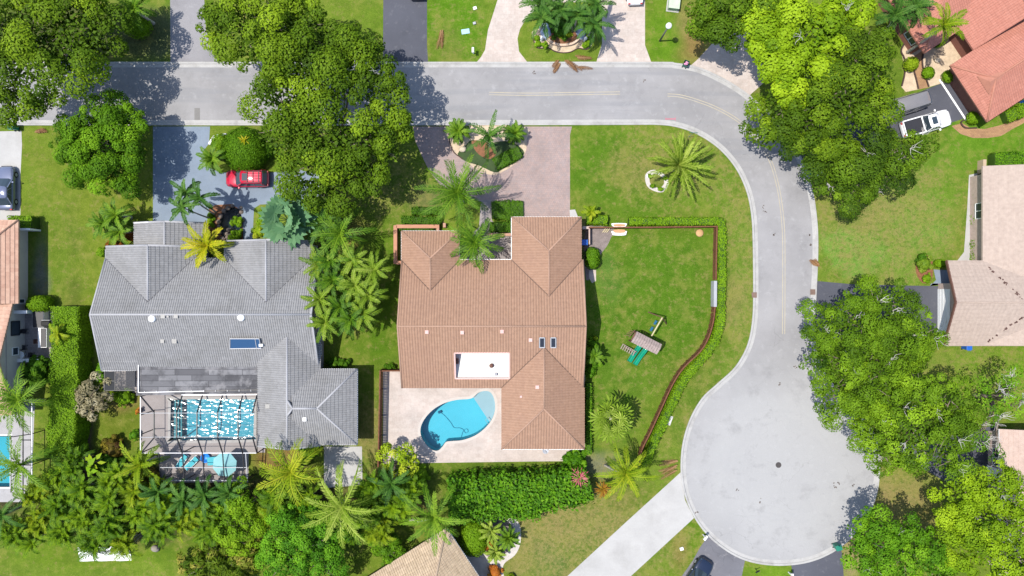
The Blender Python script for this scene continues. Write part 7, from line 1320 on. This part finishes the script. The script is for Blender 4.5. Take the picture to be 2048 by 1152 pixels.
# big-leafed plants
def bigleaf(label, px, py, z, n, L, mat, seed):
    rg = np.random.default_rng(seed); c = W(px, py, z); r = empty('big_leafed_plant', Vector((c.x, c.y, 0)), label, 'plant'); Q = []; T = []
    for i in range(n):
        a = i*2.4; el = rg.uniform(.0, .8); d = np.array([math.cos(a)*math.cos(el), math.sin(a)*math.cos(el), math.sin(el)]); s_ = np.array([-math.sin(a), math.cos(a), 0]); o = np.array(c)+d*.35; l = L*rg.uniform(.7, 1.1)
        m_ = o+d*l*.5+[0, 0, .08]; t = o+d*l+[0, 0, -.25*l]; Q += [[o, m_-s_*l*.26, t, m_]]; Q += [[o, m_, t, m_+s_*l*.26]]; b_ = rg.normal(.6, .15); T += [b_, b_-.1]
    quads_obj('leaves', np.array(Q), np.array(T), mat, r); MB().tube([(c.x, c.y, 0), (c.x, c.y, z)], .06, 6).build('stem', MAT['bark'], r)
bigleaf('plant with huge bright leaves under the tall hedge', 170, 940, 3.4, 10, 1.3, MAT['hedge'], 1); bigleaf('plant with huge mid green leaves among the areca palms', 145, 965, 3.0, 10, 1.3, MAT['fresh'], 2); bigleaf('broad leaved plant by the boulder', 188, 925, 3.0, 8, 1.1, MAT['yellowleaf'], 3)
# fallen fronds
def fallen(px, py, rz, L, label, seed, n=3, group=None):
    rg = np.random.default_rng(seed); p = W(px, py); r = empty('fallen_fronds', (p.x, p.y, 0), label, 'fallen fronds', group); Q = []; T = []
    for k in range(n): q, t = frond_quads(np.array([p.x+rg.normal()*.12, p.y+rg.normal()*.25, .12+.06*k]), rz+rg.normal()*.12, L*rg.uniform(.8, 1.1), .02, .06, .34, rg, 20, .055, .15, rg.uniform(.3, .7)); Q += q; T += t
    quads_obj('fronds', np.array(Q), np.array(T), MAT['dryfrond'], r)
fallen(1132, 124, math.radians(-38), 1.9, 'dry brown palm fronds lying across the kerb, right bundle', 1); fallen(1120, 124, math.radians(232), 1.0, 'dry brown palm fronds lying across the kerb, left bundle', 2); fallen(1150, 123, math.radians(-8), 1.7, 'dark dry frond along the kerb', 3, 3)
fallen(883, 60, math.radians(-97), 2.2, 'long dry frond on the lawn beside the dark driveway', 4, 3); fallen(75, 258, 0.2, 1.1, 'dry fronds at the kerb by the white driveway', 5, 3); fallen(1353, 930, math.radians(200), 1.9, 'reddish dry fronds beside the turning circle kerb', 6, 5); fallen(1635, 533, math.radians(150), .9, 'orange dry leaves at the outer kerb beside the grass patch', 7, 4); fallen(268, 236, .5, 1.2, 'dry fronds at the kerb under the round tree', 8, 3)
# small leaf litter and oil spots on the street
lt = MB(); rg = np.random.default_rng(77)
for px, py in ((1527, 412), (1530, 425), (1619, 470), (1621, 490), (1548, 470), (1592, 735), (1560, 770), (1708, 970), (1670, 972), (1678, 967), (1395, 1025), (1290, 160), (1068, 147), (1633, 793), (1520, 1003), (1475, 980)):
    for k in range(4): p = W(px+rg.normal()*1.5, py+rg.normal()*2.5, .03); lt.obox((p.x, p.y, .02), rg.uniform(.06, .2), rg.uniform(.05, .12), .02, rg.random()*3)
o_ = lt.build('leaf_litter', pm('dark_litter', (.08, .06, .05), var=.4)); tag(o_, 'scattered dark leaf litter on the street', 'leaf litter', kind='stuff')
